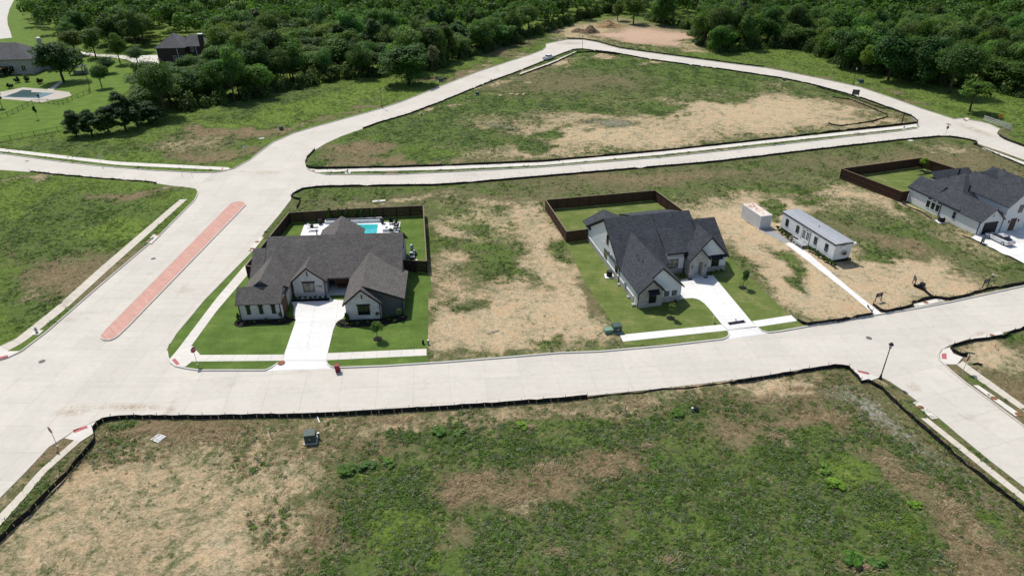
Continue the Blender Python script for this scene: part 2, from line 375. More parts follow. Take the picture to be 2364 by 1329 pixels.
D_EDGE = [(-500, 290), (0, 355), (117, 371), (235, 384.6), (352, 394), (450, 399), (497, 399), (517, 396), (540, 390), (560, 379), (579, 369), (600, 352), (631.6, 328.6), (679, 308), (736, 291), (789.6, 276.5), (881, 251), (932, 234), (1011, 202), (1105.5, 166), (1169, 145), (1225.6, 126.7), (1254, 116), (1261, 109), (1261, 102), (1292, 95.5), (1310, 92), (1346, 92.6), (1379, 98.5), (1405, 106), (1430, 112.6), (1481.5, 120), (1584, 134), (1712, 151), (1763, 157), (1800, 163.5), (1877, 179), (1933, 190.5), (1984, 202), (2045.5, 222.5), (2127, 252), (2178.5, 268.5), (2199, 275), (2219, 274), (2263, 281.6), (2280, 286), (2306, 298), (2300.6, 307), (2305, 313.5), (2319.6, 321.6), (2341, 330), (2364, 338), (2500, 375), (2700, 425)]
LOT['E'] = [(266, 959), (245, 963), (217, 973), (190, 986), (164, 999), (146, 1011), (111, 1032.6), (57.6, 1090), (0, 1148), (-200, 1350), (-500, 1700), (2900, 1700), (2600, 1310), (2364, 1123), (2291, 1067), (2215.5, 1005), (2178, 973), (2125, 931), (2087.5, 903), (2057.5, 882.5), (2035, 871), (2005, 862), (1969, 852), (1956, 846.7), (1933, 841), (1854, 851.6), (1764, 866.7), (1690, 877), (1500, 899), (1360, 913), (1182, 926), (1000, 937), (854, 945), (769, 950.5), (600, 956)]
LOT['F'] = [(2700, 672), (2364, 754.5), (2321, 766), (2238, 781), (2189, 797), (2170, 808), (2164, 818), (2165, 828), (2170, 835), (2181.6, 845), (2200, 862), (2227, 884), (2253, 903), (2309.5, 944.5), (2364, 986), (2700, 1240)]
LW = {k: np.array(pxs(v)) for k, v in LOT.items()}
dw = pxs(D_EDGE)
LW['D'] = np.array(dw+[(dw[-1][0]+500, dw[-1][1]+40), (900, 900), (-900, 900), (dw[0][0]-400, dw[0][1]+60)])

# ---- what grows where: (type, ellipse (cx,cy,rx,ry[,deg]) or polygon, feather, strength); read off the photograph
#      channels: green, brown, tan dirt, bright green, grey gravel, red pad
CH = {'G': 0, 'B': 1, 'T': 2, 'Y': 3, 'K': 4, 'R': 5}
PAINT = {
 'A': [('Y', None, 0, .56), ('B', (150, 640, 130, 50), 1, .75), ('B', (60, 560, 60, 25), 1, .6), ('G', (150, 520, 190, 60), .8, .9), ('Y', (245, 530, 75, 30), .7, 1), ('Y', (30, 470, 70, 30), .8, .7),
       ('B', (330, 450, 90, 10), 1, .8), ('B', (300, 620, 90, 22, -38), 1, .7), ('T', (30, 420, 40, 10), 1, .5), ('Y', (100, 440, 60, 12), 1, .6), ('T', (425, 440, 25, 8), 1, .8), ('G', (60, 720, 90, 40), 1, .8), ('T', (90, 690, 60, 14, -30), 1, .5)],
 'B': [('G', None, 0, .50),
       ('B', [(690, 470), (990, 440), (1300, 420), (1800, 370), (2250, 340), (2364, 385), (2364, 400), (1950, 385), (1500, 435), (1000, 480)], 14, .60), ('G', (760, 450, 80, 10), 1, .8), ('G', (1000, 436, 300, 6), 1, .7), ('G', (1540, 445, 30, 10), .8, .9), ('G', (1300, 470, 60, 18), 1, .6), ('T', (900, 462, 120, 7), 1, .6), ('T', (1100, 470, 120, 14), 1, .5), ('T', (2180, 350, 60, 10), 1, .5), ('B', (1450, 408, 200, 10), 1, .7), ('G', (1760, 385, 120, 8), 1, .5),
       ('G', (1040, 560, 60, 90), .9, .72), ('GT', (1120, 520, 110, 40), .9, .52),
       ('T', [(990, 690), (1080, 650), (1130, 660), (1200, 640), (1200, 560), (1200, 480), (1270, 490), (1320, 600), (1435, 795), (1240, 822), (990, 835)], 14, .78), ('T', (1080, 540, 70, 20), 1, .72), ('T', (1225, 500, 34, 50), 1, .78), ('T', (1250, 590, 34, 60), 1, .78), ('T', (1060, 605, 60, 22), 1, .56), ('G', (1165, 600, 90, 20, 42), 1, .82), ('G', (1120, 530, 60, 12, 10), 1, .65), ('G', (1290, 575, 20, 40, 30), 1, .7), ('G', (1000, 600, 20, 80), 1, .75), ('TB', (1050, 650, 60, 30), 1, .52), ('T', (1090, 740, 80, 40), .8, .9), ('T', (1300, 740, 90, 55), .8, .95), ('G', (1250, 800, 40, 12), 1, .68), ('G', (1000, 820, 24, 14), 1, .65), ('G', (1080, 685, 40, 12), 1, .5), ('B', (1360, 690, 22, 60, -30), 1, .6), ('GB', (1120, 815, 90, 8), 1, .5),
       ('T', [(1560, 475), (1700, 460), (1940, 425), (2080, 470), (2200, 520), (2364, 640), (2364, 665), (2000, 735), (1850, 745), (1700, 600), (1600, 510)], 16, .95),
       ('G', (1860, 460, 45, 10), 1, .5), ('G', (1790, 478, 30, 14, 30), 1, .8), ('G', [(1900, 480), (1990, 480), (2120, 520), (2250, 580), (2364, 630), (2364, 655), (2280, 650), (2180, 610), (2080, 590), (1990, 600), (1950, 560)], 20, .58), ('B', (2060, 560, 110, 22, 22), 1, .7), ('G', (2090, 540, 80, 16, 20), 1, .66), ('T', (2080, 622, 120, 28), 1, .95), ('T', (2060, 470, 90, 22, 10), 1, .8), ('G', (1810, 600, 50, 14, 30), 1, .8), ('G', (1850, 640, 40, 10, 35), 1, .6), ('G', (2000, 590, 40, 18), 1, .8), ('G', (2090, 498, 60, 10, 25), 1, .5), ('T', (2230, 490, 30, 10), 1, .3),
       ('G', (1800, 440, 160, 8, -6), 1, .8), ('B', (2300, 345, 60, 10, 25), 1, .6)],
 'C': [('Y', None, 0, .34), ('Y', (900, 315, 120, 16, -10), 1, .55), ('B', (860, 345, 80, 16), .9, .85), ('G', (980, 310, 120, 26), 1, .8), ('Y', (1010, 350, 90, 14), 1, .6), ('B', (1000, 378, 300, 6), 1, .8), ('G', (1060, 260, 120, 22, -20), 1, .9), ('B', (800, 370, 60, 12), 1, .6),
       ('T', [(1100, 295), (1190, 272), (1300, 240), (1440, 240), (1560, 222), (1700, 222), (1800, 205), (1900, 215), (2010, 250), (2040, 270), (2000, 290), (1800, 320), (1500, 352), (1200, 372), (1060, 372), (1110, 330)], 18, .62), ('T', (1780, 262, 190, 34), 1, .95), ('T', (1480, 315, 170, 22), 1, .85), ('T', (1200, 350, 90, 12), 1, .7), ('G', (1380, 248, 110, 9), 1, .75), ('G', (1640, 228, 70, 6), 1, .6),
       ('G', (1200, 330, 50, 22), 1, .75), ('G', (1290, 310, 36, 15), .8, 1), ('G', (1540, 250, 50, 9), .8, 1), ('G', (1330, 245, 60, 12), 1, .9), ('G', (1480, 212, 80, 9), 1, .85), ('K', (1390, 290, 50, 9), 1, .8), ('K', (1160, 300, 40, 7), 1, .7), ('G', (1400, 260, 30, 8), 1, .6), ('G', (1870, 215, 45, 10), 1, .6), ('B', (1960, 240, 60, 10, 20), 1, .7), ('G', (1120, 320, 60, 12), 1, .8), ('G', (1200, 345, 35, 8), 1, .7),
       ('T', (1290, 145, 60, 7, -22), 1, .95), ('T', (1230, 170, 60, 6, -22), 1, .8), ('T', (1400, 132, 60, 5), 1, .6), ('B', (1300, 190, 200, 30), 1, .35), ('T', (1470, 145, 30, 4), 1, .6), ('T', (1140, 195, 50, 5, -20), 1, .6), ('T', (1000, 250, 70, 4, -20), 1, .6), ('B', (2080, 280, 40, 14), 1, .6), ('T', (2030, 285, 60, 6), 1, .7)],
 'D': [('Y', None, 0, .54), ('Y', [(420, 290), (560, 230), (760, 190), (930, 190), (980, 205), (760, 262), (560, 290)], 14, .95), ('G', (620, 235, 160, 14, -14), 1, .8), ('B', (520, 308, 90, 16), .9, .95), ('B', (640, 300, 50, 10), 1, .7), ('T', (440, 330, 120, 10), 1, .36), ('T', (370, 340, 70, 8), 1, .5), ('B', (500, 355, 130, 16), 1, .75), ('G', (200, 345, 140, 12), 1, .8), ('B', (820, 258, 90, 5, -15), 1, .8), ('T', (690, 290, 70, 4, -15), 1, .4),
       ('B', (1060, 175, 60, 7, -18), 1, .7), ('T', (1080, 178, 40, 5, -18), 1, .7), ('T', (1130, 152, 24, 4), 1, .6), ('T', (1170, 128, 30, 4), 1, .6), ('B', (1170, 110, 70, 14, -15), 1, .5), ('Y', (1200, 82, 60, 7), 1, .6),
       ('T', [(1270, 75), (1330, 62), (1420, 45), (1520, 55), (1590, 85), (1620, 105), (1610, 125), (1500, 118), (1400, 98), (1310, 88)], 8, .95), ('R', [(1390, 62), (1500, 58), (1560, 72), (1598, 90), (1555, 108), (1450, 100), (1370, 84)], 8, 1), ('K', (1278, 93, 30, 6), 1, .95), ('G', (1480, 108, 80, 3, 12), 1, .7), ('G', (1600, 112, 30, 6), 1, .5), ('T', (1590, 118, 40, 6), 1, .7),
       ('B', (1900, 190, 160, 6, 17), 1, .55), ('B', (2100, 235, 110, 8, 22), 1, .6), ('Y', (1870, 150, 90, 8, 12), 1, .5), ('Y', (2060, 205, 110, 9, 18), 1, .5), ('Y', (2290, 250, 70, 14), 1, .7), ('T', (2320, 300, 20, 5), 1, .7), ('B', (2340, 310, 30, 10), 1, .6), ('T', (2270, 287, 24, 4), 1, .7)],
 'E': [('GB', None, 0, .45),
       ('B', [(230, 960), (700, 960), (1300, 925), (1900, 850), (1965, 880), (1900, 960), (1500, 1020), (800, 1050), (760, 1340), (-100, 1500), (-100, 1260)], 40, .62), ('T', [(20, 1250), (240, 1000), (480, 985), (760, 1000), (770, 1090), (740, 1200), (640, 1500), (-300, 1500)], 40, .42),
       ('T', [(40, 1210), (220, 1090), (330, 1060), (520, 1040), (660, 1060), (740, 1090), (700, 1180), (610, 1250), (560, 1500), (-300, 1500)], 50, .53), ('T', (200, 1200, 170, 70), .8, .62), ('T', (330, 1130, 200, 50), .8, .58), ('BT', (270, 1300, 90, 50), 1, .55), ('T', (520, 1280, 80, 70), 1, .85), ('T', (620, 960, 40, 10), 1, .5),
       ('T', [(760, 975), (1100, 955), (1500, 915), (1850, 862), (1900, 870), (1800, 925), (1400, 955), (900, 1005)], 16, .78), ('T', (1830, 895, 90, 22, -8), .9, .85), ('B', (400, 985, 220, 18), 1, .9), ('G', (270, 985, 30, 14), 1, .7),
       ('G', [(790, 1070), (960, 1050), (1000, 1000), (1300, 985), (1560, 960), (1800, 960), (1930, 960), (2050, 1030), (2140, 1110), (2250, 1200), (2500, 1400), (2600, 1600), (600, 1600), (740, 1300), (800, 1200), (770, 1090)], 26, .68),
       ('G', (1030, 1005, 110, 18), .9, .9), ('G', (1300, 985, 130, 16, -4), .9, .9), ('G', (1570, 960, 60, 15), 1, .8), ('B', (1050, 1120, 90, 45), .9, .9), ('B', (1240, 1120, 120, 50), 1, .85), ('B', (1420, 1080, 90, 40), 1, .8), ('B', (1000, 1240, 70, 40), 1, .55), ('B', (1880, 980, 90, 30), .9, .85), ('B', (1700, 1000, 60, 25), 1, .7), ('T', (1790, 1005, 22, 14), 1, .8), ('T', (1200, 1150, 50, 20), 1, .5), ('T', (1270, 1080, 40, 14), 1, .5),
       ('B', [(1950, 1040), (2030, 1045), (2364, 1265), (2420, 1340), (2250, 1340), (2150, 1230)], 20, .95), ('T', [(2030, 1060), (2090, 1080), (2364, 1280), (2364, 1310), (2200, 1190)], 16, .45), ('B', (2230, 1290, 90, 60, 35), 1, .7), ('G', (1420, 1250, 300, 80), 1, .6), ('B', (740, 1220, 30, 60), 1, .7),
       ('Y', (1905, 1085, 60, 36), .8, 0.68), ('Y', (880, 1225, 90, 60), .9, 0.56), ('Y', (830, 1090, 50, 20), 1, 0.48), ('Y', (1250, 985, 70, 10), 1, 0.40), ('Y', (2050, 1200, 120, 50, 30), 1, 0.40), ('Y', (1600, 1230, 100, 40), 1, 0.36), ('Y', (2100, 1050, 50, 16, 40), 1, 0.48), ('Y', (2280, 1195, 70, 14, 40), 1, 0.48), ('Y', (960, 1300, 70, 30), 1, 0.40), ('Y', (1850, 1000, 60, 14), 1, 0.40),
       ('K', [(1900, 878), (1985, 888), (2060, 940), (2170, 1040), (2310, 1165), (2340, 1190), (2250, 1150), (2050, 1000), (1940, 915)], 12, .85), ('T', (2060, 905, 70, 8, 38), 1, .75), ('G', (60, 1180, 120, 20, -45), 1, .5), ('B', (110, 1070, 90, 20, -45), 1, .8)],
 'F': [('BO', None, 0, .5), ('T', (2290, 820, 70, 26, 10), .9, .9), ('G', (2330, 780, 50, 14), 1, .7), ('B', (2350, 900, 60, 30), 1, .7), ('G', (2260, 870, 40, 14), 1, .6), ('T', (2350, 840, 40, 16), 1, .7), ('G', (2290, 905, 60, 10, 35), 1, .7)],
}
def vnoise(P, scale, seed):
    r = np.random.default_rng(seed); s = np.zeros(len(P))
    for k in range(9):
        a = r.uniform(0, 2*math.pi); f = scale*r.uniform(.6, 1.9); s += np.sin((P[:, 0]*math.cos(a)+P[:, 1]*math.sin(a))*f+r.uniform(0, 6.28))
    return s/4.5
def attrs(lot, P):
    """growth channels at ground points P (n,2)"""
    k = np.clip(P[:, 1]/90, .7, 2.2)
    wx = k*(2.6*vnoise(P, .2, 21)+1.5*vnoise(P, .6, 22)+.8*vnoise(P, 1.7, 25)); wy = k*(2.2*vnoise(P, .2, 23)+1.3*vnoise(P, .6, 24)+.8*vnoise(P, 1.7, 26))
    q = toPx(np.stack([P[:, 0]+wx, P[:, 1]+wy, np.zeros(len(P))], 1)); q = np.clip(q, -5000, 8000)
    c = np.zeros((len(P), 6))
    for typ, sh, fe, st in PAINT[lot]:
        v = np.zeros(6); ks = [k for k in typ if k in CH]
        st = .5+(st-.5)*.58 if st > .5 else st
        if 'K' in ks: st *= .72
        for k in ks: v[CH[k]] = st
        if 'Y' in ks: v[0] = .8
        if sh is None: c[:] = v; continue
        if isinstance(sh, tuple):
            dx, dy = q[:, 0]-sh[0], q[:, 1]-sh[1]
            if len(sh) > 4:
                a = R(sh[4]); dx, dy = dx*math.cos(a)+dy*math.sin(a), -dx*math.sin(a)+dy*math.cos(a)
            r = np.hypot(dx/sh[2], dy/sh[3]); w = np.clip((1.6-r)/max(.05, 1.35*fe), 0, 1)
        else:
            d = polydist(q, sh); d = np.where(inpoly(q, sh), d, -d); w = np.clip(.5+d/(5*fe), 0, 1)
        w = (w*w*(3-2*w))[:, None]; c = c*(1-w)+v*w
    return c

# ---- mown lawns, driveways and other flat sheets that lie on the blocks
LAWN1 = [(600, 556), (586, 580), (472, 696), (440, 735), (407, 774), (394, 796), (389, 812), (391, 825), (397, 836), (407, 843), (428, 848.5), (460, 853.5), (611, 853.5), (626, 847), (641, 837), (653, 832), (753, 832), (758, 841), (766, 846), (780, 847.5), (885, 843.5), (987, 837), (987, 806), (989, 756), (989, 675), (996, 672), (994, 640), (986, 630), (979, 499), (673, 515), (640, 545)]
LAWN2 = [(1307, 561), (1344, 643), (1392, 715), (1432, 773), (1442, 798), (1534, 797), (1664, 782), (1679, 777), (1681, 771), (1680, 763), (1748, 755), (1759, 762.5), (1775, 766.5), (1800, 763.5), (1856, 753.5), (1820, 727), (1738, 649), (1679, 596), (1640, 540), (1575, 497), (1514, 464), (1268, 484)]
LAWN3 = [(2075, 462), (1965, 402), (2127, 389), (2205, 420), (2240, 470), (2160, 500)]
DRIVE1 = [(673, 699), (679, 710), (678, 728), (683, 741), (677, 760), (657, 818), (655, 833.5), (752.5, 833.5), (757, 816), (769.5, 763), (775, 750), (798, 731), (800, 695), (768, 693), (755, 680), (690, 690)]
DRIVE2 = [(1571, 648), (1571, 692), (1586, 690), (1600, 689.5), (1613, 693), (1626, 702), (1640, 718), (1666, 750), (1680, 763.5), (1746, 755), (1734, 743), (1662, 656.5), (1646, 637), (1600, 642)]
DRIVE3 = [(2254, 542), (2240, 551), (2364, 612), (2700, 770), (2800, 560), (2420, 500), (2300, 530)]
WALK5 = [(1812, 563), (1951, 671), (2017, 727), (2034, 725), (1882, 606), (1857, 584), (1862, 577), (1836, 558)]
GRAVEL = [(1751, 532), (1777, 527.5), (1823, 557), (1812.7, 563)]
ESTATE = [(-500, 420), (-300, 260), (-300, 40), (12, -60), (50, 5), (70, 60), (70, 80), (150, 130), (330, 150), (330, 175), (310, 200), (290, 215), (250, 240), (150, 300), (60, 318), (0, 330), (-60, 345)]
FLATS = [np.array(pxs(p)) for p in (LAWN1, LAWN2, LAWN3, DRIVE1, DRIVE2, DRIVE3, WALK5, GRAVEL)]
GROUND_Z = .12

def relief(P, lot):
    d = polydist(P, LW[lot]); w = np.clip((d-.8)/3, 0, 1)
    for f in FLATS:
        if lot in 'BD':
            dd = polydist(P, f); w = np.minimum(w, np.where(inpoly(P, f), 0, np.clip((dd-.5)/2.5, 0, 1)))
    far = np.clip(60/np.maximum(P[:, 1], 1), .2, 1)
    return GROUND_Z-w*(.09+.09*vnoise(P, .8, 3)+.07*vnoise(P, 2.6, 5)*far)

def resample(poly, step):
    out = []; n = len(poly)
    for i in range(n):
        a, b = np.array(poly[i]), np.array(poly[(i+1) % n]); L = np.linalg.norm(b-a); k = max(1, min(60, int(L/step)))
        for j in range(k): out.append(a+(b-a)*j/k)
    return np.array(out)
def build_lot(name, key):
    poly = LW[key]; bd = resample(poly, 2.0 if key != 'D' else 4.0)
    lo, hi = poly.min(0), poly.max(0); pts = []; y = lo[1]
    while y < hi[1]:
        s = max(.75, y*.009) if y < 320 else 12
        if key == 'A' or key == 'F': s = max(.9, s)
        xs = np.arange(max(lo[0], -.95*y-60), min(hi[0], .95*y+60), s)
        pts.append(np.stack([xs+rng.uniform(-.3, .3, len(xs))*s, np.full(len(xs), y)+rng.uniform(-.3, .3, len(xs))*s], 1)); y += s
    pts = np.concatenate(pts); pts = pts[inpoly(pts, poly)]; pts = pts[polydist(pts, poly) > .3]
    allp = np.concatenate([bd, pts]); n = len(bd)
    ve, ed, fa, *_ = delaunay_2d_cdt([Vector(p) for p in allp], [(i, (i+1) % n) for i in range(n)], [], 0, 1e-4)
    V = np.array([tuple(v) for v in ve]); F = np.array([f for f in fa if len(f) == 3])
    F = F[inpoly(V[F].mean(1), poly)]
    c = attrs(key, V); z = relief(V, key)
    me = npmesh(name, np.concatenate([V, z[:, None]], 1), F, {'mA': np.concatenate([c[:, :3], np.ones((len(V), 1))], 1), 'mB': np.concatenate([c[:, 3:6], np.ones((len(V), 1))], 1)}, smooth=True)
    return link(name, me, M['ground'])
LOTNAME = {'A': ('vacant_field', 'overgrown green corner field left of the street with the red median'), 'B': ('house_block_ground', 'tan and green ground of the block with the three houses'), 'C': ('triangular_field', 'triangular vacant field enclosed by the curved street'), 'D': ('meadow_ground', 'green meadow and woodland floor beyond the curved street'), 'E': ('foreground_field', 'weedy brown and green vacant field in the foreground'), 'F': ('corner_lot_ground', 'small dry corner lot at the right edge')}
for k, (n, lb) in LOTNAME.items(): tag(build_lot(n, k), lb, 'ground', kind='structure')
base = MB().poly([(-4000, -600, -.6), (4000, -600, -.6), (4000, 6000, -.6), (-4000, 6000, -.6)]).build('ground', M['ground'])
tag(base, 'wide ground plain under the whole place', 'ground', kind='structure')

# ---- streets: concrete slabs cut by joints
REG = [  # name, px polygon, two px points for the direction of the joints, slab length, slab width
 ('street_crossing', [(-500, 925), (51, 809), (385, 809), (428, 852), (385, 957), (217, 975), (-500, 1500)], (120, 880), (420, 880), 4.6, 4.3),
 ('median_street', [(40, 811), (387, 811), (672, 463), (458, 438), (440, 463)], (150, 760), (500, 450), 4.6, 3.9),
 ('upper_crossing', [(440, 437), (560, 464), (672, 463), (735, 434), (754, 404), (700, 387), (728, 346), (598, 350), (515, 398), (440, 402)], (520, 420), (720, 418), 4.8, 4.4),
 ('upper_street_west', [(-500, 280), (517, 397), (460, 439), (-500, 420)], (0, 374), (400, 410), 4.8, 4.4),
 ('upper_street_east', [(733, 436), (752, 400), (2117, 295), (2174, 317), (1600, 382)], (900, 416), (2000, 318), 4.8, 4.3),
 ('curved_street_bend', [(598, 352), (728, 348), (879, 285), (882, 249), (670, 308)], (680, 330), (880, 266), 5, 4.6),
 ('curved_street', [(881, 249), (878, 285), (1297, 127), (1262, 112), (1254, 114)], (880, 266), (1270, 122), 5.2, 4.4),
 ('far_bend', [(1248, 90), (1297, 127), (1343, 116), (1417, 125), (1432, 110), (1346, 88)], (1300, 108), (1420, 116), 5.5, 5),
 ('far_street', [(1430, 110), (1417, 125), (1800, 183), (1800, 160)], (1424, 118), (1800, 172), 5.5, 4.6),
 ('far_street_bend', [(1800, 160), (1800, 183), (2102, 270), (2180, 267)], (1800, 172), (2130, 262), 5.5, 4.6),
 ('side_street', [(1960, 852), (2165, 824), (2720, 1240), (2720, 1420), (2300, 1075)], (2100, 860), (2364, 1050), 4.6, 4.3),
 ('far_crossing', [(2178, 264), (2100, 268), (2118, 298), (2172, 317), (2258, 334), (2750, 500), (2750, 430), (2310, 296), (2262, 278)], (2150, 295), (2364, 355), 5, 4.6),
]
def build_roads():
    hull = pxs([(-470, 300), (-470, 1480), (150, 1480), (2650, 1480), (2650, 420), (2500, 365), (2320, 280), (2200, 255), (1800, 140), (1440, 95), (1340, 85), (1240, 85), (1050, 165), (600, 320), (400, 385)])
    P, Ed = [], []
    def add(poly):
        n = len(P); P.extend(poly); k = len(poly); Ed.extend((n+i, n+(i+1) % k) for i in range(k))
    add(hull)
    for k in LW: add([tuple(p) for p in (LW[k] if k != 'D' else LW[k])])
    regs = [np.array(pxs(r[1])) for r in REG]
    for r in regs: add([tuple(p) for p in r])
    ve, ed, fa, *_ = delaunay_2d_cdt([Vector(p) for p in P], Ed, [], 0, 1e-4)
    V = np.array([tuple(v) for v in ve]); F = np.array([f for f in fa if len(f) == 3]); cen = V[F].mean(1)
    keep = inpoly(cen, hull)
    for k in LW: keep &= ~inpoly(cen, LW[k])
    F = F[keep]; cen = cen[keep]; which = np.full(len(F), -1)
    for i, r in enumerate(regs): which[(which < 0) & inpoly(cen, r)] = i
    for i in range(-1, len(REG)):
        f = F[which == i]
        if not len(f): continue
        if i < 0: nm, a, b, sl_, sw = 'front_street', px(700, 905), px(1700, 830), 4.6, 4.25
        else: nm, a, b, sl_, sw = REG[i][0], px(*REG[i][2]), px(*REG[i][3]), REG[i][4], REG[i][5]
        o = link(nm, npmesh(nm, np.concatenate([V, np.full((len(V), 1), -.03)], 1), f), M['joint'])
        tag(o, 'pale concrete '+nm.replace('_', ' ')+' paved in slabs', 'street', kind='structure')
        a = np.array(a); d = np.array(b)-a; d /= np.linalg.norm(d); nrm = np.array([-d[1], d[0]])
        bm = bmesh.new(); vs = {}
        for t in f:
            bm.faces.new([vs.setdefault(int(j), None) or vs.__setitem__(int(j), bm.verts.new((V[j][0], V[j][1], 0))) or vs[int(j)] for j in t])
        u = (V[np.unique(f)]-a)@d; w = (V[np.unique(f)]-a)@nrm
        for arr, dirn, st in ((u, d, sl_), (w, nrm, sw)):
            for k in range(math.floor(arr.min()/st), math.ceil(arr.max()/st)+1):
                co = a+dirn*k*st
                bmesh.ops.bisect_plane(bm, geom=bm.verts[:]+bm.edges[:]+bm.faces[:], dist=1e-4, plane_co=(co[0], co[1], 0), plane_no=(dirn[0], dirn[1], 0))
        cells = {}
        for fc in bm.faces:
            c = fc.calc_center_median(); q = np.array([c.x, c.y])-a
            cells.setdefault((math.floor((q@d)/sl_), math.floor((q@nrm)/sw)), []).append([(v.co.x, v.co.y) for v in fc.verts])
        bm.free(); g = .008
        for (cu, cw), fl in sorted(cells.items()):
            vv, ff, idx = [], [], {}
            for poly in fl:
                row = []
                for p in poly:
                    key = (round(p[0], 3), round(p[1], 3))
                    if key not in idx:
                        q = np.array(p)-a; uu, ww = q@d, q@nrm
                        uu = min(max(uu, cu*sl_+g), (cu+1)*sl_-g); ww = min(max(ww, cw*sw+g), (cw+1)*sw-g)
                        r2 = a+d*uu+nrm*ww; idx[key] = len(vv); vv.append((r2[0], r2[1], 0))
                    row.append(idx[key])
                if len(set(row)) > 2: ff.append(row)
            me = bpy.data.meshes.new('slab'); me.from_pydata(vv, [], ff); me.update()
            for p_ in me.polygons:
                if p_.normal.z < 0: p_.flip()
            link('slab', me, M['road'], o)
build_roads()

# ---- kerbs: 0.15 m step along the blocks
def kerb(label, pts_world, closed=False, mat='kerb', w=.17, h=.16, parent=None):
    P = [np.array(p) for p in pts_world]; n = len(P); L_, R_ = [], []
    for i in range(n):
        a = P[(i-1) % n] if closed or i > 0 else P[i]; b = P[(i+1) % n] if closed or i < n-1 else P[i]
        d = (b-a)/(np.linalg.norm(b-a)+1e-9); nn = np.array([-d[1], d[0]]); L_.append(P[i]-nn*.015); R_.append(P[i]+nn*w)
    m = MB()
    for i in range(n if closed else n-1):
        j = (i+1) % n
        a0, a1, b0, b1 = L_[i], L_[j], R_[i], R_[j]
        m.poly([(*a0, -.1), (*a1, -.1), (*a1, h), (*a0, h)]); m.poly([(*a0, h), (*a1, h), (*b1, h), (*b0, h)]); m.poly([(*b0, h), (*b1, h), (*b1, -.05), (*b0, -.05)])
    o = m.build('kerb', M[mat], parent)
    if parent is None: tag(o, label, 'kerb', kind='structure')
    return o
def area(p): p = np.asarray(p); return .5*np.sum(p[:, 0]*np.roll(p[:, 1], -1)-np.roll(p[:, 0], -1)*p[:, 1])
def lot_kerb(key, i0, i1, label, mat='kerb'):
    P = LW[key]; seq = [P[i] for i in range(i0, i1+1)]
    if area(P) < 0: seq = seq[::-1]
    kerb(label, seq, mat=mat)
lot_kerb('A', 0, len(LOT['A'])-1, 'concrete kerb around the green corner field')
lot_kerb('B', 0, 9, 'pale kerb at the corner lawn up to the first driveway', 'kerb_new'); lot_kerb('B', 10, 23, 'kerb along the front street between the two driveways', 'kerb_new')
lot_kerb('B', 24, 34, 'kerb along the front street right of the second driveway', 'kerb_new'); lot_kerb('B', 36, len(LOT['B'])-1, 'kerb along the back of the house block')
kerb('kerb around the triangular field', LW['C'] if area(LW['C']) > 0 else LW['C'][::-1], True)
P_ = LW['D'][:len(D_EDGE)]; kerb('kerb along the outer side of the curved street', P_ if area(LW['D']) > 0 else P_[::-1])
P_ = np.concatenate([LW['E'][12:], LW['E'][:10]]); kerb('kerb along the foreground field', P_ if area(LW['E']) > 0 else P_[::-1])
lot_kerb('F', 0, len(LOT['F'])-2, 'kerb around the small corner lot at the right')

def sheet(name, pts, z, mat, label, cat='ground', kind='structure', parent=None, rs=None):
    if rs: pts = [tuple(p) for p in resample(pts, rs)]
    m = MB().slab(pts, z-.06, z); o = m.build(name, M[mat], parent)
    if parent is None: tag(o, label, cat, kind=kind)
    return o
sheet('lawn', pxs(LAWN1), .128, 'lawn', 'mown dark green lawn round the grey brick corner house')
sheet('lawn', pxs(LAWN2), .128, 'lawn2', 'new sod lawn round the white farmhouse with black roof')
sheet('lawn', pxs(LAWN3), .128, 'lawn2', 'fenced lawn behind the white brick house at the right')
sheet('lawn', pxs(ESTATE), .128, 'estate_lawn', 'bright green lawn of the estate at upper left')
sheet('gravel_bed', pxs(GRAVEL), .14, 'gravel', 'grey gravel patch between container and portable office')

# ---- walks and driveways in slabs
def lerp(a, b, t): return (a[0]+(b[0]-a[0])*t, a[1]+(b[1]-a[1])*t)
def at_len(poly, s):
    for i in range(len(poly)-1):
        L = math.dist(poly[i], poly[i+1])
        if s <= L or i == len(poly)-2: return lerp(poly[i], poly[i+1], s/L)
        s -= L
def walk(label, Lp, Rp, step=1.55, mat='walk', z=.15):
    Lw, Rw = pxs(Lp), pxs(Rp); LL = sum(math.dist(Lw[i], Lw[i+1]) for i in range(len(Lw)-1)); RL = sum(math.dist(Rw[i], Rw[i+1]) for i in range(len(Rw)-1))
    n = max(1, round(LL/step)); m = MB()
    for i in range(len(Lw)*4-4):
        t0, t1 = i/(len(Lw)*4-4), (i+1)/(len(Lw)*4-4)
        m.poly([(*at_len(Lw, t0*LL), z-.02), (*at_len(Lw, t1*LL), z-.02), (*at_len(Rw, t1*RL), z-.02), (*at_len(Rw, t0*RL), z-.02)])
    o = tag(m.build('sidewalk', M['joint']), label, 'sidewalk', kind='structure'); e = .012/step
    for i in range(n):
        t0, t1 = (i+e*n*0+.008)/n, (i+1-.008)/n
        MB().slab([at_len(Lw, t0*LL), at_len(Rw, t0*RL), at_len(Rw, t1*RL), at_len(Lw, t1*LL)], z-.05, z).build('slab', M[mat], o)
    return o
walk('long bare sidewalk on the left of the median street', [(415.6, 461.7), (225, 625), (129, 711), (29, 790), (0, 801), (-60, 822)], [(432.5, 461.7), (250, 625), (156, 711), (58, 790), (18, 812), (-40, 835)], 1.6, 'walk_old')
walk('sidewalk beside the corner house along the median street', [(587, 589), (500, 690), (411, 808)], [(602, 602), (571, 637), (500, 720), (442, 800)], 1.6)
walk('sidewalk in front of the corner house left of its driveway', [(463, 820.7), (656, 820)], [(443, 836), (655, 834)], 1.6)
walk('sidewalk in front of the corner house right of its driveway', [(757, 816.7), (985, 806.5)], [(752.5, 833), (985, 822)], 1.6)
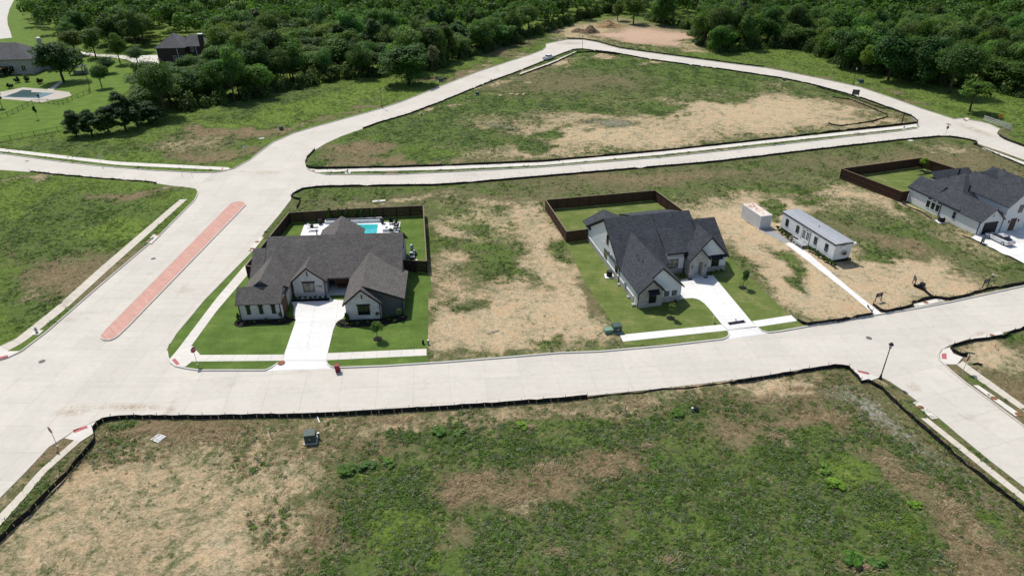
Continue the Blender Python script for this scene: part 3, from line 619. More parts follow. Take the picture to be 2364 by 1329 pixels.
walk('sidewalk in front of the farmhouse left of its driveway', [(1430.6, 774.6), (1666, 750.6)], [(1438, 790), (1680, 764)], 1.6, 'drive')
walk('sidewalk in front of the farmhouse right of its driveway', [(1736, 743), (1826.5, 729)], [(1747, 756.4), (1840, 742)], 1.6, 'drive')
walk('sidewalk along the triangular field beside the upper street', [(728, 393), (1000, 386), (1250, 376), (1530, 351), (1800, 322), (2084, 291.6), (2117, 287)], [(735, 399), (1000, 394), (1250, 383), (1530, 358.5), (1800, 328.6), (2084, 298), (2118, 294)], 3.2)
walk('sidewalk along the meadow beside the upper street', [(-300, 306), (0, 343.5), (274, 375), (513, 387)], [(-300, 314), (0, 350.5), (274, 382.6), (513, 394)], 3.2)
walk('sidewalk on the corner lot beside the side street', [(2208, 843), (2227, 858), (2364, 952), (2600, 1115)], [(2222, 835), (2242, 850), (2364, 938), (2600, 1090)], 1.6, 'walk_old')
walk('dusty sidewalk at the left corner of the foreground field', [(175, 1015), (88.7, 1090), (44, 1143), (0, 1188), (-120, 1310)], [(186, 1021.5), (108, 1090), (66.5, 1141), (0, 1216), (-110, 1345)], 1.6, 'walk_old')
walk('narrow dusty sidewalk right of the foreground field', [(2125, 967), (2270, 1085), (2364, 1160), (2600, 1345)], [(2140, 966), (2285, 1080), (2364, 1144), (2600, 1325)], 1.6, 'walk_old')
walk('short sidewalk strip beside the parked pickup', [(1200, 170), (1275, 143), (1330, 119)], [(1200, 174), (1275, 147), (1331, 122)], 3.2, 'walk_old')
walk('sidewalk behind the house block at the right edge', [(2266, 340), (2364, 376), (2560, 450)], [(2266, 344), (2364, 381), (2560, 456)], 3.2)
walk('narrow concrete path from the street to the portable office', [(1812, 563), (1951, 671), (2017.5, 727)], [(1836, 561), (1966, 671), (2034, 725)], 1.5, 'drive')

def slabbed(name, poly_px, z, mat, label, a, b, sl_, sw, cat='driveway'):
    """a poured surface cut into slabs by joints"""
    poly = pxs(poly_px); o = tag(MB().slab(poly, z-.06, z-.02).build(name, M['joint']), label, cat, kind='structure')
    a = np.array(px(*a)); d = np.array(px(*b))-a; d /= np.linalg.norm(d); nn = np.array([-d[1], d[0]])
    bm = bmesh.new(); f = bm.faces.new([bm.verts.new((p[0], p[1], z)) for p in poly]); bmesh.ops.triangulate(bm, faces=[f])
    A = np.array(poly)-a
    for arr, dirn, st in ((A@d, d, sl_), (A@nn, nn, sw)):
        for k in range(math.floor(arr.min()/st), math.ceil(arr.max()/st)+1):
            co = a+dirn*k*st; bmesh.ops.bisect_plane(bm, geom=bm.verts[:]+bm.edges[:]+bm.faces[:], dist=1e-4, plane_co=(co[0], co[1], 0), plane_no=(dirn[0], dirn[1], 0))
    cells = {}
    for fc in bm.faces:
        c = fc.calc_center_median(); q = np.array([c.x, c.y])-a; cells.setdefault((math.floor((q@d)/sl_), math.floor((q@nn)/sw)), []).append([(v.co.x, v.co.y) for v in fc.verts])
    bm.free(); g = .008
    for (cu, cw), fl in sorted(cells.items()):
        m = MB()
        for poly2 in fl:
            pp = []
            for p in poly2:
                q = np.array(p)-a; uu, ww = min(max(q@d, cu*sl_+g), (cu+1)*sl_-g), min(max(q@nn, cw*sw+g), (cw+1)*sw-g); pp.append((*(a+d*uu+nn*ww), z))
            m.poly(pp)
        s_ = m.build('slab', M[mat], o)
        for p_ in s_.data.polygons:
            if p_.normal.z < 0: p_.flip()
    return o
slabbed('driveway', DRIVE1, .155, 'drive', 'white concrete driveway and court of the corner house', (705, 834), (722, 740), 3.3, 3.4)
slabbed('driveway', DRIVE2, .155, 'drive', 'curved white concrete driveway of the farmhouse', (1710, 758), (1640, 660), 3.3, 2.6)
slabbed('driveway', DRIVE3, .155, 'drive', 'wide white driveway of the brick house at the right edge', (2300, 540), (2420, 600), 4, 4)
def apron(label, pts, zs):
    m = MB(); m.poly([(*px(*p), z) for p, z in zip(pts, zs)]); o = m.build('driveway_apron', M['drive']); bm = bmesh.new(); bm.from_mesh(o.data); bmesh.ops.triangulate(bm, faces=bm.faces); bm.to_mesh(o.data); bm.free()
    tag(o, label, 'driveway', kind='structure')
apron('sloping apron where the corner house driveway meets the street', [(612, 856), (628, 849), (643, 839), (654, 834), (752, 834), (755, 842), (763, 848), (779, 850)], [.006, .04, .1, .15, .15, .09, .03, .006])
apron('sloping apron where the farmhouse driveway meets the street', [(1668, 784), (1681, 779), (1684, 772), (1681, 764), (1747, 756.6), (1758, 765), (1774, 769)], [.006, .04, .09, .15, .15, .05, .006])

# corner ramps with red tactile pads, storm inlet slabs with manhole lids
def ramp_pad(label, poly, pad, z=.154):
    o = tag(MB().slab(pxs(poly), z-.05, z).build('kerb_ramp', M['walk']), label, 'ramp', kind='structure')
    MB().slab(pxs(pad), z-.01, z+.006).build('tactile_pad', M['tactile'], o)
ramp_pad('corner ramp with red pad beside the corner house lawn', [(391, 832), (411, 808), (444, 800), (463, 820.5), (443, 836.3), (428, 848), (407, 845), (396, 838)], [(397, 832), (405, 829), (416, 842), (408, 844.5)])
ramp_pad('corner ramp with red pad at the left edge', [(0, 803), (20, 812), (48, 812), (20, 824), (-40, 842), (-40, 822)], [(-10, 828), (18, 821), (20, 826), (-8, 834)])
ramp_pad('corner ramp with red pad at the left of the foreground field', [(168, 1000), (195, 986), (222, 974), (214, 992), (216, 1002), (186, 1021), (150, 1013)], [(168, 995), (200, 984), (205, 989), (173, 1001)])
ramp_pad('corner ramp with red pad beside the near lamp post', [(1970, 854), (2005, 864), (2032, 872), (2010, 880), (1987, 882), (1976, 866)], [(1979, 856), (2005, 862), (2006, 867), (1981, 861)])
ramp_pad('corner ramp with red pad on the corner lot', [(2168, 820), (2176, 808), (2192, 803), (2200, 818), (2222, 826), (2208, 843), (2182, 842), (2171, 833)], [(2173, 818), (2184, 817), (2185, 831), (2174, 830)])
ramp_pad('small ramp with red pad at the tip of the triangular field', [(712, 391), (728, 392), (735, 399), (728, 398)], [(720, 394), (725, 393.5), (728, 397), (723, 397)])
ramp_pad('small ramp with red pad at the meadow corner', [(513, 387), (528, 388), (532, 392), (513, 394.5)], [(514, 389), (517, 388.5), (514, 394), (511, 394)])
ramp_pad('small pink ramp at the far crossing', [(2222, 276), (2232, 272.5), (2239, 276), (2230, 280)], [(2223, 276.5), (2226, 275.5), (2232, 279), (2229, 280)])
def disc(name, x, y, r, z, mat, label, cat, parent=None, w=None):
    g = px(x, y) if w is None else w
    o = MB().lathe([(r, -.02), (r, 0), (r*.85, .004), (r*.2, .004)], 20).build(name, M[mat], parent, (g[0], g[1], z))
    if parent is None: tag(o, label, cat)
    return o
def inlet(label, poly, lids, z=.165):
    c = np.mean(pxs(poly), 0); o = thing('storm_inlet', label, 'storm drain', (c[0], c[1], 0))
    MB().slab([(p[0]-c[0], p[1]-c[1]) for p in pxs(poly)], z-.1, z).build('cover_slab', M['walk'], o)
    for x, y in lids:
        g = px(x, y); disc('lid', 0, 0, .38, z+.004, 'rust', None, None, o, (g[0]-c[0], g[1]-c[1]))
inlet('storm inlet slab with two rusty lids beside the corner house fence', [(574, 579.5), (600, 549), (609.5, 549), (586, 579.5)], [(582, 576), (594, 560)])
inlet('storm inlet slab with rusty lid left of the median street', [(338, 560), (354, 543), (371, 543), (350, 564)], [(344, 558), (364, 544)])
inlet('storm inlet slab set in the kerb by the portable office sign', [(2108, 704), (2165, 690), (2190, 694), (2112, 711)], [(2137, 700), (2180, 693)])
inlet('storm inlet slab on the kerb of the corner lot', [(2238, 783), (2308, 766), (2316, 772), (2252, 788)], [(2290, 776)])
inlet('long storm inlet slab right of the side street', [(2246, 891), (2258, 891), (2360, 961), (2343, 962)], [(2294, 921), (2350, 958)])
inlet('storm inlet slab left of the side street', [(2106, 931), (2118, 928), (2165, 967), (2151.5, 969)], [(2125, 942)])
for x, y, lb in ((97, 834, 'round iron manhole cover in the left street crossing'), (354, 597, 'round iron manhole cover left of the red median'), (2006, 780, 'round iron manhole cover in the front street by the portable office'), (62, 372, 'round manhole cover in the upper street at the left edge')):
    g = px(x, y); o = thing('manhole', lb, 'manhole', (g[0], g[1], 0))
    c45 = [(math.cos(t+.6)*1.25, math.sin(t+.6)*1.25) for t in (0, math.pi/2, math.pi, 3*math.pi/2)]
    MB().slab(c45, -.02, .004).build('collar', M['kerb'], o); disc('lid', 0, 0, .42, .012, 'iron', None, None, o, (0, 0))
disc('manhole', 650, 839, .48, .175, 'rust', 'round rusty lid at the foot of the corner house driveway', 'manhole')

# thin films of dirt washed onto the concrete
def dirtfilm():
    m, nt, b = newmat('washed_dirt', .95, .1); P = geo(nt); b.inputs['Base Color'].default_value = (.46, .31, .17, 1)
    at = node(nt, 'ShaderNodeAttribute', attribute_name='fade')
    f = mth(nt, 'MULTIPLY', at.outputs['Fac'], ramp(nt, noise(nt, P, 1.1, 8, .75, 1.5), [(.42, (0,)*3), (.72, (1,)*3)])); nt.links.new(mth(nt, 'MULTIPLY', f, .9), b.inputs['Alpha']); return m
M['dirtfilm'] = dirtfilm()
for x, y, rx, ry, rot, lb in ((170, 948, 60, 16, -8, 'dirt stain at the left street crossing'), (390, 950, 40, 14, -60, 'dirt stain beside the long joint of the crossing'), (615, 398, 40, 6, 0, 'dirt stain in the upper crossing'), (2110, 893, 22, 12, 20, 'dirt stain at the top of the side street'), (2250, 300, 60, 8, 20, 'dirt washed onto the far crossing'), (2262, 770, 24, 8, -15, 'dirt stain by the corner lot inlet'), (1320, 100, 40, 5, 0, 'dirt tracked onto the far bend'), (300, 940, 120, 10, 0, 'faint dirt streak along the crossing gutter')):
    V, F, C = [], [], []; n = 24
    for j, q in enumerate((0, .5, 1)):
        for k in range(n):
            t = 2*math.pi*k/n; ca, sa = math.cos(R(rot)), math.sin(R(rot)); u, v = rx*q*math.cos(t), ry*q*math.sin(t); g = px(x+u*ca-v*sa, y+u*sa+v*ca); V.append((g[0], g[1], .005)); C.append((1-q, 1-q, 1-q))
    for j in range(2):
        for k in range(n): F.append((j*n+k, (j+1)*n+k, (j+1)*n+(k+1) % n, j*n+(k+1) % n))
    tag(link('dirt_stain', npmesh('dirt_stain', V, F, {'fade': C}), M['dirtfilm']), lb, 'dirt', kind='stuff')

# red paved median
MED = [(231, 776), (233, 782), (239, 786), (254, 786.5), (265, 782), (274, 776), (297, 754), (567.5, 474.6), (567, 470), (563, 467), (554, 466), (540, 467.5), (531, 471), (524, 478.5), (243, 762)]
mw = pxs(MED); mo = tag(MB().slab(mw, -.05, .15).build('median', M['paver']), 'long red paved median island in the middle of the street', 'median', kind='structure')
cen = np.mean(mw, 0); kerb(None, [tuple(p) for p in (mw if area(mw) > 0 else mw[::-1])], True, 'kerb', .16, .165, mo)

# ================================================================== VEGETATION
def leaf_quads(P, N, size, col):
    """one small bent leaf-clump face per point, facing roughly N"""
    n = len(P); N = N/np.linalg.norm(N, axis=1, keepdims=True)
    r = rng.normal(size=(n, 3)); T = np.cross(N, r); T /= np.linalg.norm(T, axis=1, keepdims=True); B = np.cross(N, T)
    s = size[:, None]; V = np.stack([P-T*s-B*s*.55, P+T*s*.9-B*s*.7+N*s*.2, P+T*s+B*s*.6, P-T*s*.8+B*s*.75+N*s*.25], 1)
    return V.reshape(-1, 3), np.arange(4*n).reshape(-1, 4), np.repeat(col, 4, 0)
def crown_mesh(name, w, h, nb, nl, leaf, seed, base=.0, shape='round', hue=(.072, .140, .030)):
    """a crown of many leaf clumps: w,h in metres; z from 0 to h"""
    r = np.random.default_rng(seed); P, N, C, Z = [], [], [], []
    sub = [(r.uniform(-.36, .36), r.uniform(-.36, .36), r.uniform(-.18, .16), r.uniform(.5, .8)) for _ in range(4)] if shape in ('round', 'spread') else [(0, 0, 0, 1)]
    for b in range(nb):
        sb = sub[b % len(sub)]
        while True:
            u = r.uniform(-1, 1, 3); q = np.linalg.norm(u)
            if q < 1 and q > .35 and u[2] > -.85: break
        t = (u[2]+1)/2
        k = {'round': 1.0, 'cone': 1.15*(1-t)+.25, 'column': .8, 'spread': .75+.45*t}[shape]
        c = np.array([(u[0]*sb[3]+sb[0])*w/2*.86*k, (u[1]*sb[3]+sb[1])*w/2*.86*k, h*(.5+(u[2]*min(1, sb[3]*1.2)+sb[2])*.42)])
        rb = w*r.uniform(.12, .21)*(1 if shape != 'cone' else .8)
        n = int(nl/nb*r.uniform(.6, 1.4)); d = r.normal(size=(n, 3)); d[:, 2] = d[:, 2]*.9+.35; d /= np.linalg.norm(d, axis=1, keepdims=True)
        P.append(c+d*rb*r.uniform(.55, 1.12, (n, 1))*np.array([1, 1, .78])); N.append(d*.8+r.normal(size=(n, 3))*.40+np.array([0, 0, .55]))
        v = r.uniform(.72, 1.3); C.append(np.array(hue)*v*(1+r.normal(size=(n, 1))*.16)*np.array([r.uniform(.9, 1.15), 1, r.uniform(.8, 1.2)]))
    P = np.concatenate(P); N = np.concatenate(N); C = np.clip(np.concatenate(C), .003, 1)
    V, F, C = leaf_quads(P, N, leaf*r.uniform(.6, 1.25, len(P)), C)
    return npmesh(name, V, F, {'col': C})
def trunk_mesh(h, r0, spread, seed, n=5):
    r = random.Random(seed); m = MB(); t = h*.95
    top = (r.uniform(-.06, .06)*h, r.uniform(-.06, .06)*h, t)
    m.tube([(0, 0, -.1), (top[0]*.4, top[1]*.4, t*.45), top], [r0, r0*.72, r0*.25], 7)
    for k in range(n):
        a = 2*math.pi*k/n+r.uniform(-.4, .4); z0 = h*r.uniform(.3, .6); f = z0/t
        p0 = (top[0]*f, top[1]*f, z0); rr = spread*r.uniform(.5, .9)
        m.tube([p0, (p0[0]+math.cos(a)*rr*.5, p0[1]+math.sin(a)*rr*.5, z0+h*.16), (p0[0]+math.cos(a)*rr, p0[1]+math.sin(a)*rr, z0+h*.36)], [r0*.45, r0*.3, r0*.1], 5)
    return m.mesh('trunk', True)
# unit trees: crown 8 m wide, 8 m deep; tree 11 m tall; scaled when placed
CR = {k: [] for k in ('dense', 'open', 'spread', 'cone', 'young')}
for i in range(5): CR['dense'].append((crown_mesh('crown', 8.6, 9.0, 64, 10500, .165, 40+i), trunk_mesh(9, .26, 3.2, i), .9))
for i in range(3): CR['open'].append((crown_mesh('crown', 8.2, 8.6, 40, 7000, .155, 60+i, hue=(.092, .155, .032)), trunk_mesh(8.5, .24, 3.4, 10+i), 1.9))
for i in range(2): CR['spread'].append((crown_mesh('crown', 10.5, 7.2, 52, 9000, .165, 70+i, shape='spread', hue=(.074, .135, .032)), trunk_mesh(8.5, .3, 4.4, 20+i), 3.0))
for i in range(2): CR['cone'].append((crown_mesh('crown', 6.0, 9.8, 54, 8000, .15, 80+i, shape='cone', hue=(.062, .110, .032)), trunk_mesh(9, .2, 1.6, 30+i), .35))
for i in range(3): CR['young'].append((crown_mesh('crown', 5.4, 7.6, 30, 2600, .18, 90+i, hue=(.10, .16, .038)), trunk_mesh(9.5, .16, 1.6, 40+i), 3.2))
def tree(name, label, w, h, kind='dense', tint=(1, 1, 1), group=None, cw=None, i=None, yaw=None, cat='tree', z=.1):
    c, t, cz = CR[kind][(i if i is not None else random.randrange(99)) % len(CR[kind])]
    o = thing(name, label, cat, (w[0], w[1], z), random.uniform(0, 6.28) if yaw is None else yaw, group)
    H0 = cz+{'dense': 9.0, 'open': 8.6, 'spread': 7.2, 'cone': 9.8, 'young': 7.6}[kind]; W0 = {'dense': 8.6, 'open': 8.2, 'spread': 10.5, 'cone': 6.0, 'young': 5.4}[kind]
    sx = (cw or h/H0*W0)/W0*.92; sz = h/H0
    b = link('trunk', t, M['bark'], o); b.scale = (sx, sx, sz)
    k = link('crown', c, M['leaf'], o, (0, 0, cz*sz)); k.scale = (sx, sx, sz); k.color = (*tint, 1)
    o.scale = (random.uniform(.88, 1.12), random.uniform(.88, 1.12), 1) if name == 'wood_tree' else (1, 1, 1)
    return o
def rt_():
    v = random.uniform(.62, 1.25); return (v*random.uniform(.8, 1.2), v, v*random.uniform(.75, 1.3))

# --- single trees that can be told apart
def ptree(name, label, bx, by, ty, wpx, kind, tint=(1, 1, 1), i=None, group=None, cat='tree'):
    h = max(1, height(bx, by, ty)); return tree(name, label, px(bx, by), h, kind, tint, group, wpx*mperpx(bx, by), i, cat=cat)
ptree('shade_tree', 'large dark tree between the estate house and its pool', 148, 190, 84, 112, 'dense', (.62, .74, .85), 0)
ptree('shade_tree', 'tall tree left of the estate driveway', 222, 134, 62, 64, 'open', (.9, .95, .8), 0)
ptree('shade_tree', 'slender tree in the middle of the estate driveway edge', 278, 148, 74, 50, 'open', (.95, 1, .8), 1)
ptree('shade_tree', 'brownish tree behind the big estate tree', 176, 128, 62, 62, 'open', (1.05, .9, .7), 2)
ptree('crape_myrtle', 'pale flowering small tree at the estate driveway', 320, 151, 104, 54, 'spread', (1.5, 1.45, 2.4), 0)
ptree('lawn_tree', 'round tree on the estate lawn casting a shadow below the driveway', 236, 204, 150, 50, 'spread', (.85, 1.05, .95), 1)
ptree('lawn_tree', 'round dark tree just above the other on the estate lawn', 250, 170, 130, 50, 'spread', (.75, .9, .9), 0)
ptree('sapling', 'bare little sapling on the estate lawn below the metal fence', 88, 276, 240, 10, 'young', (.4, .5, .4), 1)
ptree('palm_sapling', 'thin tree stem at the left edge below the estate pool', 6, 250, 205, 26, 'young', (.6, .7, .6), 2)
for k, (bx, by, ty, w, kd, tn, lb) in enumerate([
  (178, 316, 252, 66, 'cone', (.75, .9, .75), 'dark round bush at the left end of the hedge row by the meadow'),
  (214, 314, 250, 76, 'cone', (.8, .95, .8), 'second dark bush of the hedge row by the meadow'),
  (252, 308, 244, 66, 'cone', (.85, 1.0, .75), 'third bush of the hedge row by the meadow'),
  (290, 302, 206, 84, 'cone', (.75, .85, .9), 'pointed dark cedar in the hedge row by the meadow'),
  (318, 294, 224, 64, 'cone', (.8, .9, .9), 'smaller cedar right of the pointed cedar'),
  (384, 264, 142, 112, 'spread', (.85, .92, .75), 'big spreading tree at the left corner of the wood'),
  (348, 284, 232, 84, 'cone', (.7, .85, .75), 'low dark brush under the spreading corner tree')]):
    ptree('hedge_tree', lb, bx, by, ty, w, kd, tn, k)
for k, (x, y, t, w, lb) in enumerate([(404, 188, 137, 84, 'low leafy tree hiding the foot of the dark brick house'), (446, 186, 126, 74, 'leafy tree before the chimney side of the brick house'), (432, 215, 152, 80, 'tree in front of the dark brick house'), (496, 200, 130, 80, 'tall tree right of the dark brick house front'), (440, 240, 160, 90, 'low leafy tree at the front of the wood below the brick house'), (535, 185, 92, 80, 'tree beside the chimney of the dark brick house')]): ptree('wood_edge_tree', lb, x, y, t, w, 'dense', (.95, 1.05, .85), k)
ptree('cedar', 'broad dark round cedar standing forward of the wood at the meadow edge', 945, 193, 98, 142, 'dense', (.8, .95, .8), 3)
ptree('dead_tree', 'grey leafless tree right of the broad cedar', 1000, 176, 92, 34, 'young', (1.6, 1.1, 2.6), 0)
for k, (x, y, t, w) in enumerate([(719, 196, 158, 34), (762, 190, 164, 32), (799, 184, 158, 20), (748, 191, 172, 20)]):
    ptree('yellow_green_shrub', ['broad yellow-green shrub at the front of the wood', 'second yellow-green shrub in front of the wood', 'narrow yellow-green shrub right of the others before the wood', 'low yellow-green shrub between two taller ones'][k], x, y, t, w, 'cone', (2.5, 1.8, 1.4), k, 'yellow-green shrubs before the wood', 'shrub')
for k, (x, y, t, w, kd, tn, lb) in enumerate([
  (1462, 56, -14, 62, 'open', (.95, 1, .8), 'tall tree standing alone behind the building pad'), (1425, 48, 0, 40, 'open', (1, 1, .8), 'slim tree behind the dirt piles'), (1525, 58, -20, 70, 'dense', (.9, 1.1, .8), 'leafy tree right of the building pad'),
  (1660, 122, 56, 78, 'dense', (1.0, 1.25, .8), 'round light green tree at the corner of the right-hand wood'), (1990, 172, 102, 50, 'open', (1.7, 1.6, .9), 'bright lime tree at the edge of the right-hand wood'), (1940, 158, 58, 96, 'dense', (.8, .95, .8), 'tall leafy tree left of the lime tree'),
  (2238, 258, 170, 84, 'young', (.85, 1.0, .6), 'thin young tree near the striped barricade'), (2190, 218, 100, 130, 'spread', (.75, .9, .75), 'wide oak leaning over the verge at the right'), (2130, 200, 75, 110, 'dense', (.62, .8, .8), 'dense dark tree left of the wide oak'), (2050, 186, 60, 120, 'dense', (.66, .85, .85), 'dark tree above the far green utility box')]):
    ptree('woodland_edge_tree', lb, x, y, t, w, kd, tn, k)

# --- the woods
WOODL = [(325, 262), (395, 262), (470, 250), (560, 236), (640, 218), (700, 200), (760, 186), (880, 178), (960, 168), (1010, 160), (1040, 140), (1100, 128), (1160, 110), (1200, 92), (1250, 78), (1300, 60), (1345, 46), (1410, 30), (1420, -60), (60, -60), (78, 60), (110, 80), (170, 108), (240, 110), (345, 124), (352, 160), (460, 160), (490, 180), (330, 190)]
WOODR = [(1400, 32), (1450, 36), (1500, 50), (1570, 62), (1605, 74), (1625, 110), (1690, 122), (1770, 114), (1860, 112), (1920, 140), (1990, 166), (2060, 176), (2160, 198), (2250, 208), (2300, 212), (2364, 226), (2560, 270), (2700, 150), (2700, -60), (1410, -60)]
CLEAR = [[(325, 118), (345, 205), (480, 192), (505, 130), (490, 95), (345, 95)], [(140, 24), (345, 24), (345, -60), (140, -60)], [(1380, 34), (1440, 70), (1600, 100), (1612, 72), (1560, 52), (1450, 40)]]
def woods():
    cand = []
    for poly in (WOODL, WOODR):
        w = np.array(pxs(poly)); lo, hi = w.min(0), w.max(0); n = 9000
        p = rng.uniform(lo, hi, (n, 2)); p = p[inpoly(p, w)]; p = p[p[:, 1] < 520]; cand.append(p)
    cand = np.concatenate(cand)
    for c in CLEAR: cand = cand[~inpoly(cand, pxs(c))]
    q = toPx(np.concatenate([cand, np.full((len(cand), 1), 13.0)], 1)); cand = cand[(q[:, 0] > -120) & (q[:, 0] < PW+120) & (q[:, 1] > -60)]
    singles = np.array([o.location[:2] for o in bpy.data.objects if o.get('category') == 'tree'])
    keep = []
    for p in cand:
        md = 4.9 if p[1] < 330 else 6.8
        if len(keep) and np.min(np.hypot(*(np.array(keep)-p).T)) < md: continue
        if np.min(np.hypot(*(singles-p).T)) < 3.6: continue
        keep.append(p)
    keep = np.array(sorted(keep, key=lambda p: p[1]))
    # the 285 that show largest (the front of the woods first) are single trees, the rest one mass
    edge = np.minimum(polydist(keep, pxs(WOODL)), polydist(keep, pxs(WOODR))); order = np.argsort(keep[:, 1]+edge*.6)
    one, rest = keep[order[:285]], keep[order[285:]]
    print('wood trees', len(keep), len(rest))
    for p in one:
        left = p[0] < 45; h = random.uniform(8, 17); q = toPx([p[0], p[1], 0]); h = random.uniform(6, 8.5) if 320 < q[0] < 500 and q[1] > 160 else h; kd = random.choice(['dense']*6+['open']*2+['spread']*2+['cone'])
        q = toPx([p[0], p[1], 0])
        t = rt_(); tone = 'pale green' if t[1] > 1.03 else 'dark green' if t[1] < .86 else 'mid green'
        row = 'at the front' if min(polydist(p[None], pxs(WOODL))[0], polydist(p[None], pxs(WOODR))[0]) < 9 else 'deeper'
        wood = ('left-hand wood behind the meadow' if q[0] > 520 else 'wood beside the estate') if left else ('right-hand wood behind the building pad' if q[0] < 1900 else 'wood at the upper right')
        form = {'dense': 'round', 'open': 'loose-crowned', 'spread': 'spreading', 'cone': 'pointed'}[kd]
        lb = f'{tone} {form} tree {row} in the {wood}'; g = f'{tone} {form} trees {row} in the {wood}'
        t = tuple(x*y for x, y in zip(t, (1.24, 1.28, 1.15)))
        tree('wood_tree', lb, p, h, kd, t, g, random.uniform(9.5, 15.5))
    Vs, Fs, Cs, nv = [], [], [], 0
    r = np.random.default_rng(5)
    for p in rest:
        h = r.uniform(9, 15); w = r.uniform(8, 12); k = 12; nl = 420
        b = r.normal(size=(k, 3)); b /= np.linalg.norm(b, axis=1, keepdims=True); b[:, 2] = np.abs(b[:, 2]); b *= [w*.34, w*.34, h*.3]
        j = r.integers(0, k, nl); d = r.normal(size=(nl, 3)); d[:, 2] += .4; d /= np.linalg.norm(d, axis=1, keepdims=True)
        P = b[j]+d*w*.2+[p[0], p[1], h*.55]; v = r.uniform(.7, 1.2)*r.uniform(.75, 1.3, k)[j][:, None]
        c = np.clip(np.array([.078, .152, .034])*v*(1+r.normal(size=(nl, 1))*.15), .004, 1)
        V, F, C = leaf_quads(P, d*.8+r.normal(size=(nl, 3))*.4, r.uniform(.35, .62, nl), c); Vs.append(V); Fs.append(F+nv); Cs.append(C); nv += len(V)
    if Vs: tag(link('distant_wood', npmesh('distant_wood', np.concatenate(Vs), np.concatenate(Fs), {'col': np.concatenate(Cs)}), M['leaf']), 'dark mass of treetops at the back of the woods', 'wood', kind='stuff')
    # brush under the edge of the woods
    Vs, Fs, Cs, nv = [], [], [], 0
    line = pxs(WOODL[1:18])+pxs(WOODR[2:16])
    for i in range(len(line)-1):
        if i == 16: continue
        L = math.dist(line[i], line[i+1])
        for k in range(int(L/1.0)):
            p = lerp(line[i], line[i+1], random.random()); w = r.uniform(2, 5); h = r.uniform(1.6, 6); nl = 150
            d = r.normal(size=(nl, 3)); d /= np.linalg.norm(d, axis=1, keepdims=True); d[:, 2] = np.abs(d[:, 2])
            P = d*[w*.5, w*.5, h]*r.uniform(.6, 1, (nl, 1))+[p[0]+r.normal()*1.6, p[1]+r.uniform(0, 5), .1]
            c = np.clip(np.array([.08, .13, .036])*r.uniform(.6, 1.5)*(1+r.normal(size=(nl, 1))*.18), .004, 1)
            V, F, C = leaf_quads(P, d+r.normal(size=(nl, 3))*.5, r.uniform(.18, .36, nl), c); Vs.append(V); Fs.append(F+nv); Cs.append(C); nv += len(V)
    tag(link('woodland_brush', npmesh('woodland_brush', np.concatenate(Vs), np.concatenate(Fs), {'col': np.concatenate(Cs)}), M['leaf']), 'tangled low brush along the edge of the woods', 'brush', kind='stuff')
woods()

